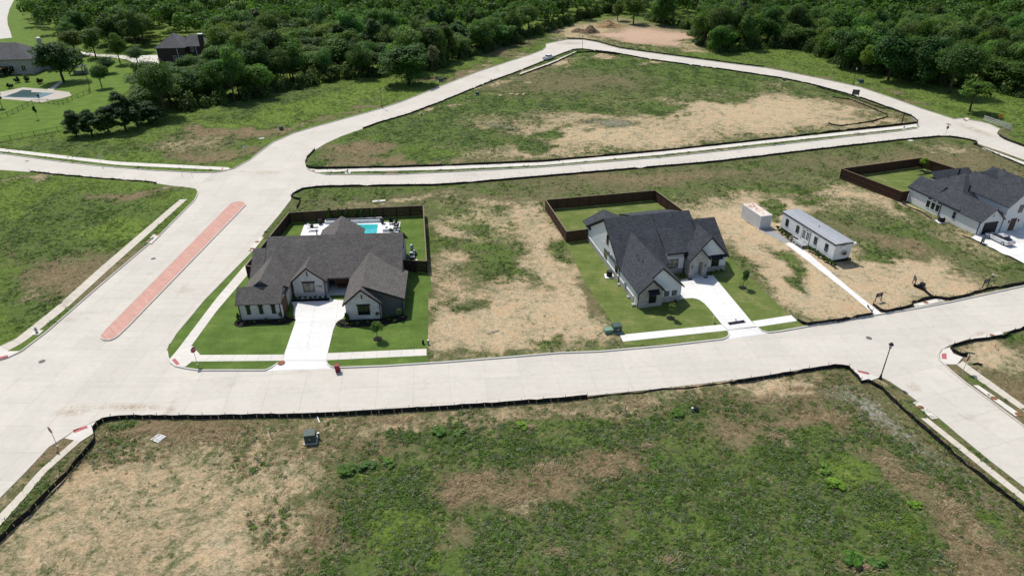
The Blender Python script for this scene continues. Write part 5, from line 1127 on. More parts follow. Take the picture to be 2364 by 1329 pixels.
def awn(H, x, y, z, w):
    o = MB().prism([(x-w/2, y, z+.55), (x-w/2, y-.75, z+.08), (x-w/2, y-.75, z), (x-w/2, y, z+.42)], (w, 0, 0)).build('awning', M['blackmetal'], H)
    for s_ in (-1, 1): MB().tube([(x+s_*(w/2-.08), y-.05, z-.35), (x+s_*(w/2-.08), y-.6, z+.03)], .05, 5).build('bracket', M['wood'], o)
house_farm()

# ---------------- house 3: white brick house at the right edge
def house_brick():
    H = thing('brick_house', 'white painted brick house with steep black roof at the right edge', 'house', (84.6, 112.4, .05), R(15.3)); rf = M['roof2']; wb = 'paintbrick'
    MB().box(0, 14, 9, 17, 0, 3.0).build('wall', M[wb], H); gwall_y(H, 0.02, 4.9, 0, 9.1, 2.9, 4.9, wb, 2.45)
    gable_y(H, 0, 4.9, -.25, 9.5, 2.95, 5.0, rf, 2.45, .35)
    d = .16
    # big hip roof over the body
    x0, x1, y0, y1, ze, zr = -.35, 16, 4.6, 17.3, 2.95, 7.0; yr = 11.6; xr = 6.6
    for pts in ([(x0, y0, ze), (x0, y1, ze), (xr, yr, zr)][::-1], [(x0, y0, ze), (x1, y0, ze), (x1, yr, zr), (xr, yr, zr)], [(x1, y1, ze), (x0, y1, ze), (xr, yr, zr), (x1, yr, zr)]): slope([(a, b, c+d) for a, b, c in pts], 'roof', rf, H)
    gable_y(H, .1, 4.6, 11, 17.5, 3.0, 4.9, rf, None, .3, trim=False)
    # rear wing
    MB().box(8, 14, 17, 20.5, 0, 3.0).build('wall', M[wb], H); gable_x(H, 6.5, 16, 16.5, 22, 3.0, 4.7, rf, None, .3, trim=False)
    # two storey entry gable
    gwall_y(H, 5.3, 10.4, 0, 10, 5.2, 7.4, wb); gable_y(H, 5.3, 10.4, -.25, 11.0, 5.25, 7.6, rf, None, .35)
    MB().box(4.9, 5.35, .9, 8, 0, 3.1).build('wall', M[wb], H); gable_y(H, 4.0, 5.6, .7, 4.5, 3.0, 3.8, rf, None, .1)
    gwall_y(H, 10.9, 18, 3.5, 12, 4.4, 7.0, wb); gable_y(H, 10.8, 18.2, 3.2, 13, 4.4, 7.2, rf, None, .3)
    door(H, (2.5, -.01, .12), 3.1, 2.3, 'f', 'black', 'garage_door', 4); window(H, (2.45, -.01, 3.3), .4, .7, 'f', cols=1, frame='white')
    window(H, (8.3, -.01, 3.6), .95, 1.5, 'f', cols=1, rows=2); door(H, (7.6, -.01, .12), 1.3, 2.4, 'f', 'wood', 'front_door')
    for x in (6.5, 8.7): MB().box(x-.08, x+.08, -.16, 0, 1.8, 2.25).build('wall_lantern', M['black'], H)
    window(H, (-.01, 10.6, .75), 1.0, 1.5, 'l', 'white', cols=1); window(H, (-.01, 11.8, .75), 1.0, 1.5, 'l', 'white', cols=1); window(H, (-.01, 9.5, .75), 1.0, 1.5, 'l', 'white', cols=1)
    for y in (9.5, 10.6, 11.8): window(H, (-.01, y, 2.35), .8, .45, 'l', 'white', cols=1)
    window(H, (.0, 5.6, 1.0), .7, 1.4, 'l', 'galv', cols=1); downspout(H, -.08, 8.9, 2.9); downspout(H, -.06, .1, 2.8)
    window(H, (5.29, 1.9, .6), .9, 1.6, 'l', 'white', cols=1)
    for x, y, z, r_, h_ in ((4.4, 8.0, 5.6, .14, .7), (6.0, 12.6, 6.9, .16, .9), (2.6, 9.0, 4.9, .07, .4), (4.4, 13.2, 6.0, .06, .45), (1.2, 9.6, 4.0, .06, .35)): MB().tube([(x, y, z-1), (x, y, z+h_)], r_, 8).build('roof_vent', M['black'], H)
house_brick()
ac_unit('black round air conditioner on a white pad beside the farmhouse', (15.9, 97.7)); ac_unit('grey air conditioner beside the white brick house', (81.4, 118.4), 'blackmetal', False)

# ---------------- portable office and container
def office():
    a = R(106.5)                                           # direction of the long side, front corner at the origin
    H = thing('portable_office', 'long white portable office trailer with ribbed metal roof and steps', 'trailer', (53.9, 101.9, .05), a-math.pi/2)
    # local: +y back along the long side, +x to the right side; long left face at x=0
    L, Wd = 14.2, 3.4
    MB().box(0, Wd, 0, L, .62, 3.55).build('wall', M['siding'], H)
    MB().box(.08, Wd-.08, .08, L-.08, .02, .62).build('skirting', M['black'], H)
    m = MB()
    for i in range(36): y = .2+i*(L-.4)/35; m.box(-.012, 0, y-.012, y+.012, .66, 3.2)
    for i in range(9): x = .2+i*(Wd-.4)/8; m.box(x-.012, x+.012, -.012, 0, .66, 3.2)
    m.build('siding_grooves', M['white'], H)['kind'] = 'stuff'
    m = MB(); m.box(-.05, Wd+.05, -.05, L+.05, 3.3, 3.52); m.build('fascia', M['black'], H)
    m = MB().prism([(-.1, -.1, 3.55), (Wd+.1, -.1, 3.55), (Wd+.1, -.1, 3.66), (Wd/2, -.1, 3.78), (-.1, -.1, 3.66)], (0, L+.2, 0)); r = m.build('roof', M['galvroof'], H)
    n = 34
    for i in range(n):
        y = i*(L/n)+.2; MB().prism([(-.1, y-.03, 3.665), (Wd/2, y-.03, 3.785), (Wd+.1, y-.03, 3.665), (Wd+.1, y-.03, 3.70), (Wd/2, y-.03, 3.82), (-.1, y-.03, 3.70)], (0, .06, 0)).build('roof_rib', M['galvroof'], r)
    MB().tube([(1.6, 6.4, 3.7), (1.6, 6.4, 4.05)], .07, 8).build('roof_vent', M['black'], H)
    for y in (1.9, 4.7, 9.6, 12.6): window(H, (-.01, y, 1.45), .75, 1.35, 'l', cols=1, rows=2)
    # double door with panes, dark surround
    MB().box(-.04, -.005, 6.1, 8.4, .72, 3.0).build('door_frame', M['black'], H)
    for y in (6.72, 7.78):
        D = MB().box(-.07, -.035, y-.5, y+.5, .76, 2.9).build('door', M['white'], H)
        for i in range(2):
            for j in range(4): MB().box(-.085, -.065, y-.36+i*.38, y-.36+i*.38+.3, 1.3+j*.38, 1.3+j*.38+.3).build('pane', M['glass'], D)
        MB().box(-.12, -.07, y+(.4 if y < 7 else -.4)-.03, y+(.4 if y < 7 else -.4)+.03, 1.55, 1.65).build('handle', M['galv'], D)
    # landing, steps, rails
    st = MB().box(-1.55, -.1, 6.0, 8.5, .60, .68).build('landing', M['galv'], H)
    for k in range(3): MB().box(-1.5, -.3, 8.55+k*.3, 8.8+k*.3, .44-k*.16, .50-k*.16).build('step', M['galv'], H)
    for x, y in ((-1.5, 6.05), (-1.5, 8.45), (-.2, 6.05)): MB().tube([(x, y, 0), (x, y, 1.65)], .035, 6).build('post', M['white'], H)
    MB().tube([(-1.5, 6.05, 1.62), (-1.5, 8.45, 1.62), (-1.5, 9.4, .95), (-1.5, 9.4, .1)], .035, 6).tube([(-1.5, 6.05, 1.15), (-1.5, 8.45, 1.15), (-1.5, 9.4, .5)], .03, 6).build('handrail', M['white'], H)
    MB().tube([(-.2, 6.05, 1.62), (-1.5, 6.05, 1.62)], .035, 6).tube([(-.25, 8.5, 1.62), (-.25, 9.4, .95), (-.25, 9.4, .1)], .035, 6).build('handrail', M['white'], H)
    # end wall air conditioners, boxes
    MB().box(1.1, 1.9, -.38, -.01, 2.75, 3.25).build('wall_air_conditioner', M['white'], H); MB().box(1.5, 2.4, -.42, -.01, 1.55, 2.1).build('wall_air_conditioner', M['galv'], H)
    MB().box(1.45, 2.2, -.44, -.42, 1.62, 2.02).build('vent_grille', M['black'], H); MB().box(2.3, 2.5, -.12, -.01, 1.2, 1.5).build('meter_box', M['galv'], H)
    MB().box(Wd-.05, Wd+.35, -.5, -.1, 3.15, 3.6).build('floodlight', M['white'], H)
    for y in (4.2, 7.25): MB().box(-.12, -.01, y-.06, y+.06, 3.02, 3.14).build('wall_light', M['galv'], H)
M['galvroof'] = plain('galvanised_roof', (.50, .51, .52), .4, .05, 1, metal=.25)
office()
def container():
    a = R(106); H = thing('shipping_container', 'white corrugated shipping container with rusty roof', 'container', (46.0, 115.6, .1), a-math.pi/2)
    L, Wd, h = 6.06, 2.44, 2.59
    def corr(p0, p1, n, outn, name):
        m = MB(); p0, p1 = np.array(p0), np.array(p1); e = (p1-p0)/n; o = np.array(outn)*.06
        for i in range(n):
            s_ = p0+e*i; q = [s_, s_+e*.3, s_+e*.5, s_+e*.8, s_+e]; dd = [o*0, o*0, -o, -o, o*0]
            for j in range(4): a_, b_ = q[j]+dd[j], q[j+1]+dd[j+1]; m.poly([(*a_, .14), (*b_, .14), (*b_, h-.1), (*a_, h-.1)])
        return m.build(name, M['steelwhite'], H)
    corr((0, .1), (0, L-.1), 15, (-1, 0), 'corrugated_wall'); corr((Wd, .1), (Wd, L-.1), 15, (1, 0), 'corrugated_wall'); corr((.1, L), (Wd-.1, L), 6, (0, 1), 'corrugated_wall')
    m = MB()
    for x in (0, Wd-.12):
        for y in (0, L-.12): m.box(x, x+.12, y, y+.12, 0, h)
    for z in (.0, h-.12):
        m.box(.12, Wd-.12, 0, .12, z, z+.12); m.box(.12, Wd-.12, L-.12, L, z, z+.12); m.box(0, .12, .12, L-.12, z, z+.12); m.box(Wd-.12, Wd, .12, L-.12, z, z+.12)
    m.build('frame', M['steelwhite'], H)
    for x0, x1 in ((.13, Wd/2-.01), (Wd/2+.01, Wd-.13)):
        D = MB().box(x0, x1, .03, .08, .13, h-.13).build('door', M['steelwhite'], H)
        for x in (x0+.3, x1-.3): MB().tube([(x, .0, .15), (x, .0, h-.15)], .025, 6).build('locking_bar', M['galv'], D)
    MB().box(.1, Wd-.1, .1, L-.1, h-.06, h-.02).build('roof', M['rustroof'], H)
container()

# ================================================================== SILT FENCES
def silt(label, pts, h=.55, mat='fabric', stakes=True, lean=.0, rag=.10):
    P = [np.array(px(*p)) for p in pts]; o = thing('silt_fence', label, 'silt fence', (P[0][0], P[0][1], .1)); o0 = P[0]
    s = [0]; 
    for i in range(len(P)-1): s.append(s[-1]+np.linalg.norm(P[i+1]-P[i]))
    L = s[-1]; step = .9 if L < 150 else 1.5; n = max(2, int(L/step)); Q = []
    for i in range(n+1): Q.append(np.array(at_len([tuple(p) for p in P], L*i/n)))
    m = MB(); V = []
    r = random.Random(len(label)); hh = h; offs = 0
    for i, q in enumerate(Q):
        d = Q[min(i+1, n)]-Q[max(i-1, 0)]; d /= np.linalg.norm(d)+1e-9; nn = np.array([-d[1], d[0]])
        hh = h*(1-rag*r.random()*1.6) if r.random() > .06*rag/.1 else h*r.uniform(.35, .8)
        a = q-o0+nn*r.uniform(-.05, .05); b = a+nn*(lean*h+r.uniform(-.09, .09)); V.append((a, b, hh))
    for i in range(n):
        (a0, b0, h0), (a1, b1, h1) = V[i], V[i+1]; mid0, mid1 = (a0+b0)/2+.03, (a1+b1)/2-.02
        m.poly([(*a0, -.08), (*a1, -.08), (*mid1, h1*.5), (*mid0, h0*.5)]); m.poly([(*mid0, h0*.5), (*mid1, h1*.5), (*b1, h1), (*b0, h0)])
    f = m.build('fabric', M[mat], o); sd = f.modifiers.new('thickness', 'SOLIDIFY'); sd.thickness = .025
    if stakes:
        k = max(1, int(3.0/(L/n)))
        sm = MB().box(-.022, .022, -.022, .022, -.1, h+.32).mesh('stake')
        for i in range(0, n+1, k): a = V[i][0]; link('stake', sm, M['steel_stake'], o, (a[0], a[1], 0))
    return o
silt('black silt fence along the front of the foreground field', [(0, 1252), (71, 1185), (155, 1097), (222, 1020), (216, 995), (231, 977), (266, 968), (450, 967), (700, 964), (854, 957), (1000, 947), (1182, 935), (1355, 921)], .62, rag=.04)
silt('ragged black silt fence near the middle of the foreground field edge', [(1300, 927), (1360, 921), (1420, 914), (1485, 909), (1530, 902), (1580, 900), (1690, 885)], .3, rag=.5, lean=.4)
silt('black silt fence at the upper right corner of the foreground field', [(1685, 888), (1764, 876), (1854, 860), (1933, 848), (1958, 854), (1976, 872), (1986, 884)], .62, rag=.12)
silt('black silt fence between foreground field and side street', [(1986, 884), (2003, 884), (2035, 902), (2076, 942), (2178, 1032), (2230, 1077), (2300, 1132), (2364, 1182), (2560, 1330)], .55, rag=.08)
silt('black silt fence around the small corner lot', [(2500, 728), (2364, 761), (2330, 772), (2320, 780), (2240, 790), (2200, 800), (2190, 808), (2212, 820), (2232, 823)], .55)
silt('black silt fence in front of the tan lot by the farmhouse', [(1841, 741), (1848, 748), (1858, 753), (1935, 742), (2016, 728), (2010, 718), (2001, 709)], .55)
silt('black silt fence in front of the portable office sign', [(2014, 706), (2024, 715), (2036, 724), (2106, 709), (2103, 702), (2151, 689), (2183, 694), (2230, 685), (2279, 670), (2364, 657), (2550, 618)], .55)
silt('short black silt fence running back beside the utility boxes', [(2151, 688), (2134, 673), (2108, 660)], .45)
silt('black silt fence behind the corner house along the upper street', [(686, 482), (696, 463), (684, 460), (671, 459), (674, 452), (684, 446), (703, 438), (733, 434), (816, 432), (1000, 430), (1049, 427), (1250, 410), (1450, 393), (1650, 376), (1849, 352), (2080, 325), (2131, 321), (2172, 317), (2194, 318), (2227, 323), (2251, 328), (2255, 333), (2247, 335)], .5)
silt('low black silt fence at the back right of the house block', [(2247, 335), (2262, 341), (2290, 353), (2364, 385), (2500, 440)], .35, rag=.3)
silt('black silt fence along the street side of the triangular field', [(727, 348), (711, 364), (705, 378), (708, 388), (726, 391), (821, 390), (916, 388), (1042, 384), (1250, 375), (1530, 350), (1800, 321), (1905, 308), (2084, 289.5), (2118, 285)], .55)
silt('black silt fence along the curved side of the triangular field', [(2119, 283), (2102, 269.5), (2086, 264), (2056, 253), (1992, 230), (1943, 216), (1864, 195), (1800, 182), (1660, 161), (1507, 140.5), (1417.5, 124), (1374, 119)], .55)
silt('black silt fence at the tip of the triangular field by the pickup', [(1371, 119), (1343, 115), (1325, 116), (1297, 126), (1246, 147), (1200, 165.5), (1188, 170.5), (1134, 189.5), (1020, 236.5), (941, 266.5), (878, 284.5), (838, 299)], .5)
silt('second black silt fence below the sidewalk strip by the pickup', [(1200, 176), (1275, 149), (1331, 123), (1365, 121), (1430, 128)], .5, stakes=False)
silt('inner black silt fence loop in the right corner of the triangular field', [(1923, 225), (1966, 232), (2017, 253), (2049, 267), (2047, 271), (2017, 281), (1943, 292), (1925, 290), (1912, 286)], .4, rag=.3)
silt('inner black silt fence parallel to the curved street', [(1887, 203), (1958, 223.5), (2030, 250), (2054, 253)], .4, rag=.3)
silt('short black silt fence crossing the corner of the triangular field', [(2087, 264), (2083, 275), (2080, 289)], .4, stakes=False)
silt('black silt fence along the far street below the building pad', [(1310, 91), (1346, 91.5), (1379, 97), (1405, 105), (1430, 111.5), (1481, 119), (1584, 133), (1712, 150), (1763, 156)], .5)
silt('black silt fence on top of the green corner field', [(70, 398), (130, 405), (230, 414), (335, 421), (362, 425)], .45, rag=.25)
silt('black silt fence at the far right edge beyond the crossing', [(2302, 309), (2306, 314.5), (2320, 323), (2341, 331), (2364, 339.5), (2480, 372)], .5)
silt('fallen black silt fabric beside the white brick house', [(2075, 463), (2085, 474), (2116, 487), (2130, 493), (2148, 507)], .25, rag=.5, lean=.8, stakes=False)
silt('black silt fabric along the driveway of the white brick house', [(2222, 546), (2240, 552), (2285, 574), (2364, 612), (2420, 640)], .3, rag=.3, stakes=False)
silt('scrap of black fabric beside the corner lot stop sign', [(2244, 842), (2256, 841), (2266, 846)], .35, rag=.5, stakes=False)

# ================================================================== BEDS AND SMALL PLANTS
def bed(label, pts, o, s):
    p = pxs([(o[0]+x/s, o[1]+y/s) for x, y in pts]); q = [tuple(a) for a in resample(p, .5)]
    return tag(MB().slab(q, .1, .185).build('mulch_bed', M['mulch']), label, 'flower bed', kind='structure')
B_ = ((520, 560), 4.43); D_ = ((750, 560), 4.43)
bed('black mulch bed before the left wing of the corner house', [(90, 835), (95, 850), (110, 862), (150, 872), (210, 866), (270, 850), (350, 841), (430, 838), (520, 848), (580, 845), (640, 830), (690, 815), (715, 800), (712, 785), (640, 770), (620, 745), (160, 775), (120, 790)], *B_)
bed('black mulch bed before the right wing of the corner house', [(110, 840), (125, 858), (150, 870), (230, 882), (340, 870), (460, 862), (600, 850), (740, 825), (830, 803), (850, 760), (800, 740), (580, 780), (230, 790), (160, 795), (130, 815)], *D_)
bed('narrow mulch bed under the middle window of the corner house', [(690, 590), (1070, 572), (1065, 604), (680, 612)], *B_)
ORD = ['first', 'second', 'third', 'fourth', 'fifth', 'sixth', 'seventh', 'eighth', 'ninth', 'tenth', 'eleventh', 'twelfth']
SHRUB = [crown_mesh('foliage', 1.0, .9, 9, 220, .085, 120+i, hue=h) for i, h in enumerate([(.06, .11, .025), (.10, .15, .03), (.05, .09, .03), (.22, .23, .04)])]
def shrub(label, x, y, z=.18, s=.7, i=0, tint=(1, 1, 1), w=None, group=None, name='shrub', hs=1):
    g = px(x, y) if w is None else w; o = thing(name, label, 'shrub', (g[0], g[1], z), random.uniform(0, 6), group)
    f = link('foliage', SHRUB[i % 4], M['leaf'], o); f.scale = (s, s, s*hs); f.color = (*tint, 1)
    t = MB().tube([(0, 0, -.06), (0, 0, s*hs*.5)], .02, 4).build('stem', M['bark'], o); return o
for i, (x, y) in enumerate([(125, 830), (205, 835), (255, 832), (300, 828), (345, 820), (420, 815), (470, 815), (560, 822), (605, 815), (690, 790)]):
    shrub(ORD[i]+' from the left, low shrub in the bed before the garage wing', 520+x/4.43, 560+y/4.43, s=random.uniform(.5, .8), i=i, group='shrubs in the left mulch bed', hs=.8)
for i, (x, y) in enumerate([(150, 830), (185, 855), (230, 850), (280, 858), (330, 850), (380, 828), (440, 830), (660, 815), (710, 825), (750, 810), (800, 775)]):
    shrub(ORD[i]+' from the left, low shrub in the bed before the right wing', 750+x/4.43, 560+y/4.43, s=random.uniform(.5, .85), i=i+1, group='shrubs in the right mulch bed', hs=.8)
for i in range(7): shrub(ORD[i]+' from the left, round shrub under the middle window of the corner house', 520+(725+i*50)/4.43, 560+(594-i*2)/4.43, s=.65, i=0, group='shrubs under the middle window')
for i, (x, y, s) in enumerate([(1572, 641, .6), (1580, 643, .6), (1640, 634, .7), (1652, 631, .7), (1663, 628, .6), (1560, 700, .6)]): shrub(ORD[i]+' from the left, small shrub at the foot of the farmhouse front', x, y, .12, s, i, (.7, .8, .8), group='shrubs at the farmhouse')
for i in range(6): t = i/5; shrub(ORD[i]+' from the left, green shrub left of the office steps', 1793+t*34, 532+t*26, .12, 1.0, 0, (.9, 1, .8), group='shrubs left of the office steps')
for i in range(9): t = i/8; shrub(ORD[i]+' from the left, green shrub right of the office steps', 1868+t*55, 580+t*38, .12, 1.05, 0, (.9, 1, .8), group='shrubs right of the office steps')
shrub('green shrub at the far end of the portable office', 1958, 604, .12, .9, 0, (.9, 1, .8))
for i, (x, y, w_, h_, t) in enumerate([(800, 1085, 3.2, .5, (.9, 1.0, .7)), (850, 1080, 3.0, .5, (.7, .9, .7)), (905, 1072, 2.6, .5, (.6, .8, .7)), (1010, 1003, 2.8, .45, (.9, 1.1, .7)), (1060, 1000, 2.4, .5, (1, 1.1, .7)), (1210, 985, 2.6, .5, (1, 1.15, .7)), (1560, 958, 2.6, .45, (1, 1.1, .7)), (1900, 1085, 2.6, .55, (1.5, 1.5, .8)), (1935, 1120, 3.0, .55, (1.1, 1.3, .7)), (1960, 1295, 3.2, .55, (.9, 1.15, .7)), (2020, 1300, 2.8, .55, (.9, 1.1, .7)), (2110, 1170, 2.2, .5, (1, 1.2, .7))]):
    shrub(ORD[i]+' from the left, tall leafy weed clump in the foreground field', x, y, .0, w_*.75, [0, 2, 1][i % 3], tuple(k*1.9 for k in t), group='tall weed clumps in the foreground field', name='weed_clump', hs=h_*.7)
def young(label, bx, by, ty, wpx, tint=(1, 1, 1), i=0, kind='young', ring=True, name='young_tree', stakes=False):
    t = ptree(name, label, bx, by, ty, wpx, kind, tint, i)
    if ring: g = MB().lathe([(.62, 0), (.62, .05), (.4, .1), (.05, .1)], 16).build('mulch_ring', M['mulch'], t, (0, 0, .03))
    if stakes:
        for a in (0, 2.1, 4.2): MB().tube([(.55*math.cos(a), .55*math.sin(a), 0), (.55*math.cos(a), .55*math.sin(a), 1.1)], .025, 5).build('stake', M['stake'], t)
    return t
young('young leafy tree on the front lawn of the corner house', 872, 784, 735, 34, (1, 1.1, .8), 0)
young('young tree with white flowers on the farmhouse lawn', 1548, 736, 694, 22, (1.3, 1.2, 1.4), 1)
young('dark young staked tree right of the farmhouse driveway', 1714, 666, 619, 26, (.55, .75, .7), 2, stakes=True)
young('small yellow-green tree inside the fence of the white brick house', 2128, 396, 361, 24, (1.7, 1.7, .6), 0)
young('small tree at the left corner of the garage wing', 552, 741, 722, 12, (.9, 1, .8), 1, 'cone', False, 'bed_tree')
young('small tree in front of the right window of the garage wing', 650, 739, 720, 10, (1, 1.2, .9), 2, 'young', False, 'bed_tree')
young('small leafy tree at the left end of the right mulch bed', 801, 743, 722, 15, (.9, 1.1, .8), 0, 'cone', False, 'bed_tree')
young('small purple-leaved tree before the brick gable', 872, 737, 717, 13, (1.0, .5, .9), 1, 'young', False, 'bed_tree')
young('small light green tree before the dark siding', 923, 738, 709, 14, (1.3, 1.3, 1.1), 2, 'young', False, 'bed_tree')
for i, (x, w) in enumerate([(763, 20), (784, 15), (804, 15), (823, 14), (838, 15), (862, 14)]):
    ptree('columnar_tree', ['widest young evergreen at the left of the row by the pool fence', 'second narrow evergreen by the pool fence from the left', 'third narrow evergreen by the pool fence from the left', 'fourth narrow evergreen by the pool fence from the left', 'fifth narrow evergreen by the pool fence from the left', 'last narrow evergreen at the right of the row by the pool fence'][i], x, 510-i*.8, 479+i*.1, w, 'cone', (1.8, 1.9, 1.2), i, 'evergreens along the pool fence')

# ================================================================== POOL YARD
def at1(x, y): return px(560+x/5.253, 450+y/5.253, .15)
sheet('patio', [at1(x, y) for x, y in ((690, 520), (752, 352), (1915, 325), (1890, 470))], .15, 'white', 'white pool terrace behind the corner house', 'patio')
sheet('pool_basin', [at1(x, y) for x, y in ((1290, 490), (1350, 350), (1650, 350), (1632, 470))], .157, 'white', 'white coping of the pool behind the corner house', 'pool')
po = tag(MB().slab([at1(x, y) for x, y in ((1310, 484), (1365, 357), (1643, 355), (1626, 464))], .1, .165).build('pool_water', M['pool']), 'turquoise water of the pool behind the corner house', 'pool', kind='structure')
pl = thing('planter_wall', 'long low white planter wall behind the pool', 'planter', (*at1(1330, 345), .15), R(4)); a, b = at1(1000, 352), at1(1685, 330); L = math.dist(a, b)
pl.location = (a[0], a[1], .15); pl.rotation_euler = (0, 0, math.atan2(b[1]-a[1], b[0]-a[0]))
for q, nm in (((0, L, 0, .15), 'wall'), ((0, L, 1.0, 1.15), 'wall'), ((0, .15, .15, 1.0), 'wall'), ((L-.15, L, .15, 1.0), 'wall')): MB().box(*q, 0, .55).build(nm, M['white'], pl)
MB().box(.15, L-.15, .15, 1.0, 0, .35).build('soil', M['mulch'], pl)
def lounger(label, x, y, yaw):
    o = thing('sun_lounger', label, 'sun lounger', (*at1(x, y), .15), yaw, 'sun loungers on the pool terrace')
    MB().box(0, 1.3, -.33, .33, .28, .36).build('seat', M['white'], o); MB().prism([(0, -.33, .3), (-.6, -.33, .78), (-.64, -.33, .72), (-.04, -.33, .24)], (0, .66, 0)).build('backrest', M['white'], o)
    for a in (.1, 1.2):
        for s_ in (-.3, .3): MB().tube([(a, s_, 0), (a, s_, .3)], .025, 5).build('leg', M['galv'], o)
lounger('white sun lounger nearer the house on the pool terrace', 830, 435, R(2)); lounger('white sun lounger behind the potted plant on the terrace', 830, 395, R(2))
def pot(label, x, y, plant=None, s=.45, h=.8, mat='blackmetal'):
    o = thing('planter_pot', label, 'pot', (*at1(x, y), .15)); MB().lathe([(s*.6, 0), (s, h*.7), (s, h), (s*.85, h), (s*.8, h-.06), (.02, h-.06)], 14).build('pot', M[mat], o)
    if plant is not None: f = link('foliage', SHRUB[plant], M['leaf'], o, (0, 0, h-.15)); f.scale = (.9, .9, .8)
pot('dark pot with dry top left of the planter wall', 942, 352, None, .42, 1.0); pot('dark tall pot right of the planter wall', 1697, 342, None, .42, 1.0); pot('potted plant between the loungers', 843, 405, 1, .35, .45)
ft = thing('fire_table', 'white rectangular fire table on the pool terrace', 'fire table', (*at1(1750, 425), .15), R(4)); MB().box(-.75, .75, -.65, .65, 0, .45).build('base', M['white'], ft); MB().box(-.8, .8, -.7, .7, .452, .52).build('top', M['white'], ft); MB().box(-.25, .2, -.3, .3, .522, .55).build('burner', M['blackmetal'], ft)
def adirondack(label, x, y, yaw):
    o = thing('garden_chair', label, 'chair', (*at1(x, y), .15), yaw, 'dark chairs round the fire table'); m = M['blackmetal']
    MB().prism([(-.32, -.35, .42), (-.32, .3, .30), (-.32, .3, .26), (-.32, -.35, .38)], (.64, 0, 0)).build('seat', m, o); MB().prism([(-.32, .25, .3), (-.32, .6, 1.0), (-.32, .64, .98), (-.32, .3, .26)], (.64, 0, 0)).build('backrest', m, o)
    for s_ in (-.38, .38): MB().box(s_-.06, s_+.06, -.4, .35, .58, .62).build('armrest', m, o); MB().box(s_-.03, s_+.03, -.38, -.3, 0, .58).build('leg', m, o); MB().box(s_-.03, s_+.03, .2, .28, 0, .58).build('leg', m, o)
for i, (x, y, a) in enumerate([(1805, 350, 10), (1850, 365, -35), (1865, 395, -70), (1860, 425, -110), (1815, 450, 170)]): adirondack(['dark garden chair nearest the tall pot', 'second dark garden chair of the curve round the fire table', 'third dark garden chair of the curve, facing the fire table', 'fourth dark garden chair of the curve by the terrace edge', 'dark garden chair nearest the house roof'][i], x, y, R(a))
# pool equipment in the side yard
def at2(x, y): return px(920+x/6.65, 560+y/6.65, .1)
pe = thing('pool_equipment', 'cluster of pool pumps, filter tank and pipes beside the corner house', 'pool equipment', (*at2(225, 200), .1)); o0 = at2(225, 200)
for (x, y), prof, mt in (((205, 120), [(.28, .1), (.32, .2), (.32, .95), (.2, 1.15), (.05, 1.2)], 'galv'), ((245, 160), [(.2, 0), (.22, .5), (.1, .6)], 'galv')): g = at2(x, y); MB().lathe(prof, 14).build('filter_tank', M[mt], pe, (g[0]-o0[0], g[1]-o0[1], 0), smooth=True)
for (x, y), w in (((215, 190), .45), ((250, 185), .3), ((230, 225), .3)): g = at2(x, y); MB().box(-w, w, -.3, .3, 0, .55).build('heater', M['galv'] if w > .4 else M['blackmetal'], pe, (g[0]-o0[0], g[1]-o0[1], 0))
MB().tube([(-.5, .8, .3), (.2, .8, .3), (.3, 0, .4), (.3, -.6, .3)], .05, 6).tube([(-.3, .2, .5), (.5, .2, .5), (.5, .9, .5)], .04, 6).build('pipe', M['white'], pe)
ac_unit('air conditioner in the side yard of the corner house', at2(218, 295), 'blackmetal', False)

# ================================================================== STREET FURNITURE
def octagon(r, z, y): return [(r*math.cos(R(22.5+45*k)), y, z+r*math.sin(R(22.5+45*k))) for k in range(8)]
def stop_sign(label, bx, by, yaw, h=2.35, blades=False):
    g = px(bx, by); o = thing('stop_sign', label, 'stop sign', (g[0], g[1], .12), yaw)
    MB().tube([(0, 0, -.1), (0, 0, h+.45)], .035, 6).build('post', M['galv'], o)
    s_ = MB().prism(octagon(.45, h, -.045), (0, .012, 0)).build('sign_border', M['white'], o); p = MB().prism(octagon(.415, h, -.052), (0, .006, 0)).build('sign_face', M['signred'], o)
    text_mesh('lettering', 'STOP', .32, 'white', p, (0, -.056, h), (R(90), 0, 0), 'CENTER', .003)
    MB().box(-.09, .09, -.09, .09, 0, .02).build('base_plate', M['galv'], o)
    if blades:
        for a, z in ((R(35), h+.62), (R(-50), h+.84)): q = MB().box(-.55, .55, -.01, .01, z-.1, z+.1).build('street_blade', M['signgreen'], o); q.rotation_euler = (0, 0, a)
        MB().tube([(0, 0, h+.4), (0, 0, h+.95)], .025, 6).build('blade_bracket', M['galv'], o)
stop_sign('stop sign at the left corner of the foreground field', 133, 1030, R(-30)); stop_sign('stop sign at the lawn corner of the corner house', 456, 842, R(58))
stop_sign('stop sign with street name blades on the corner lot', 2222, 859, R(30), 2.1, True); stop_sign('distant stop sign with street name blades at the far crossing', 2182, 313, R(12), 2.0, True)
def plain_sign(label, bx, by, yaw, w=.6, h=.75, z=2.3, mat='galv'):
    g = px(bx, by); o = thing('traffic_sign', label, 'traffic sign', (g[0], g[1], .12), yaw); MB().tube([(0, 0, -.1), (0, 0, z+h/2)], .035, 6).build('post', M['galv'], o); MB().box(-w/2, w/2, -.05, -.036, z-h/2, z+h/2).build('sign_face', M[mat], o)
plain_sign('grey back of a traffic sign on the strip by the upper street', 236, 384, R(10)); plain_sign('grey back of a traffic sign at the meadow corner', 567, 362, R(30))
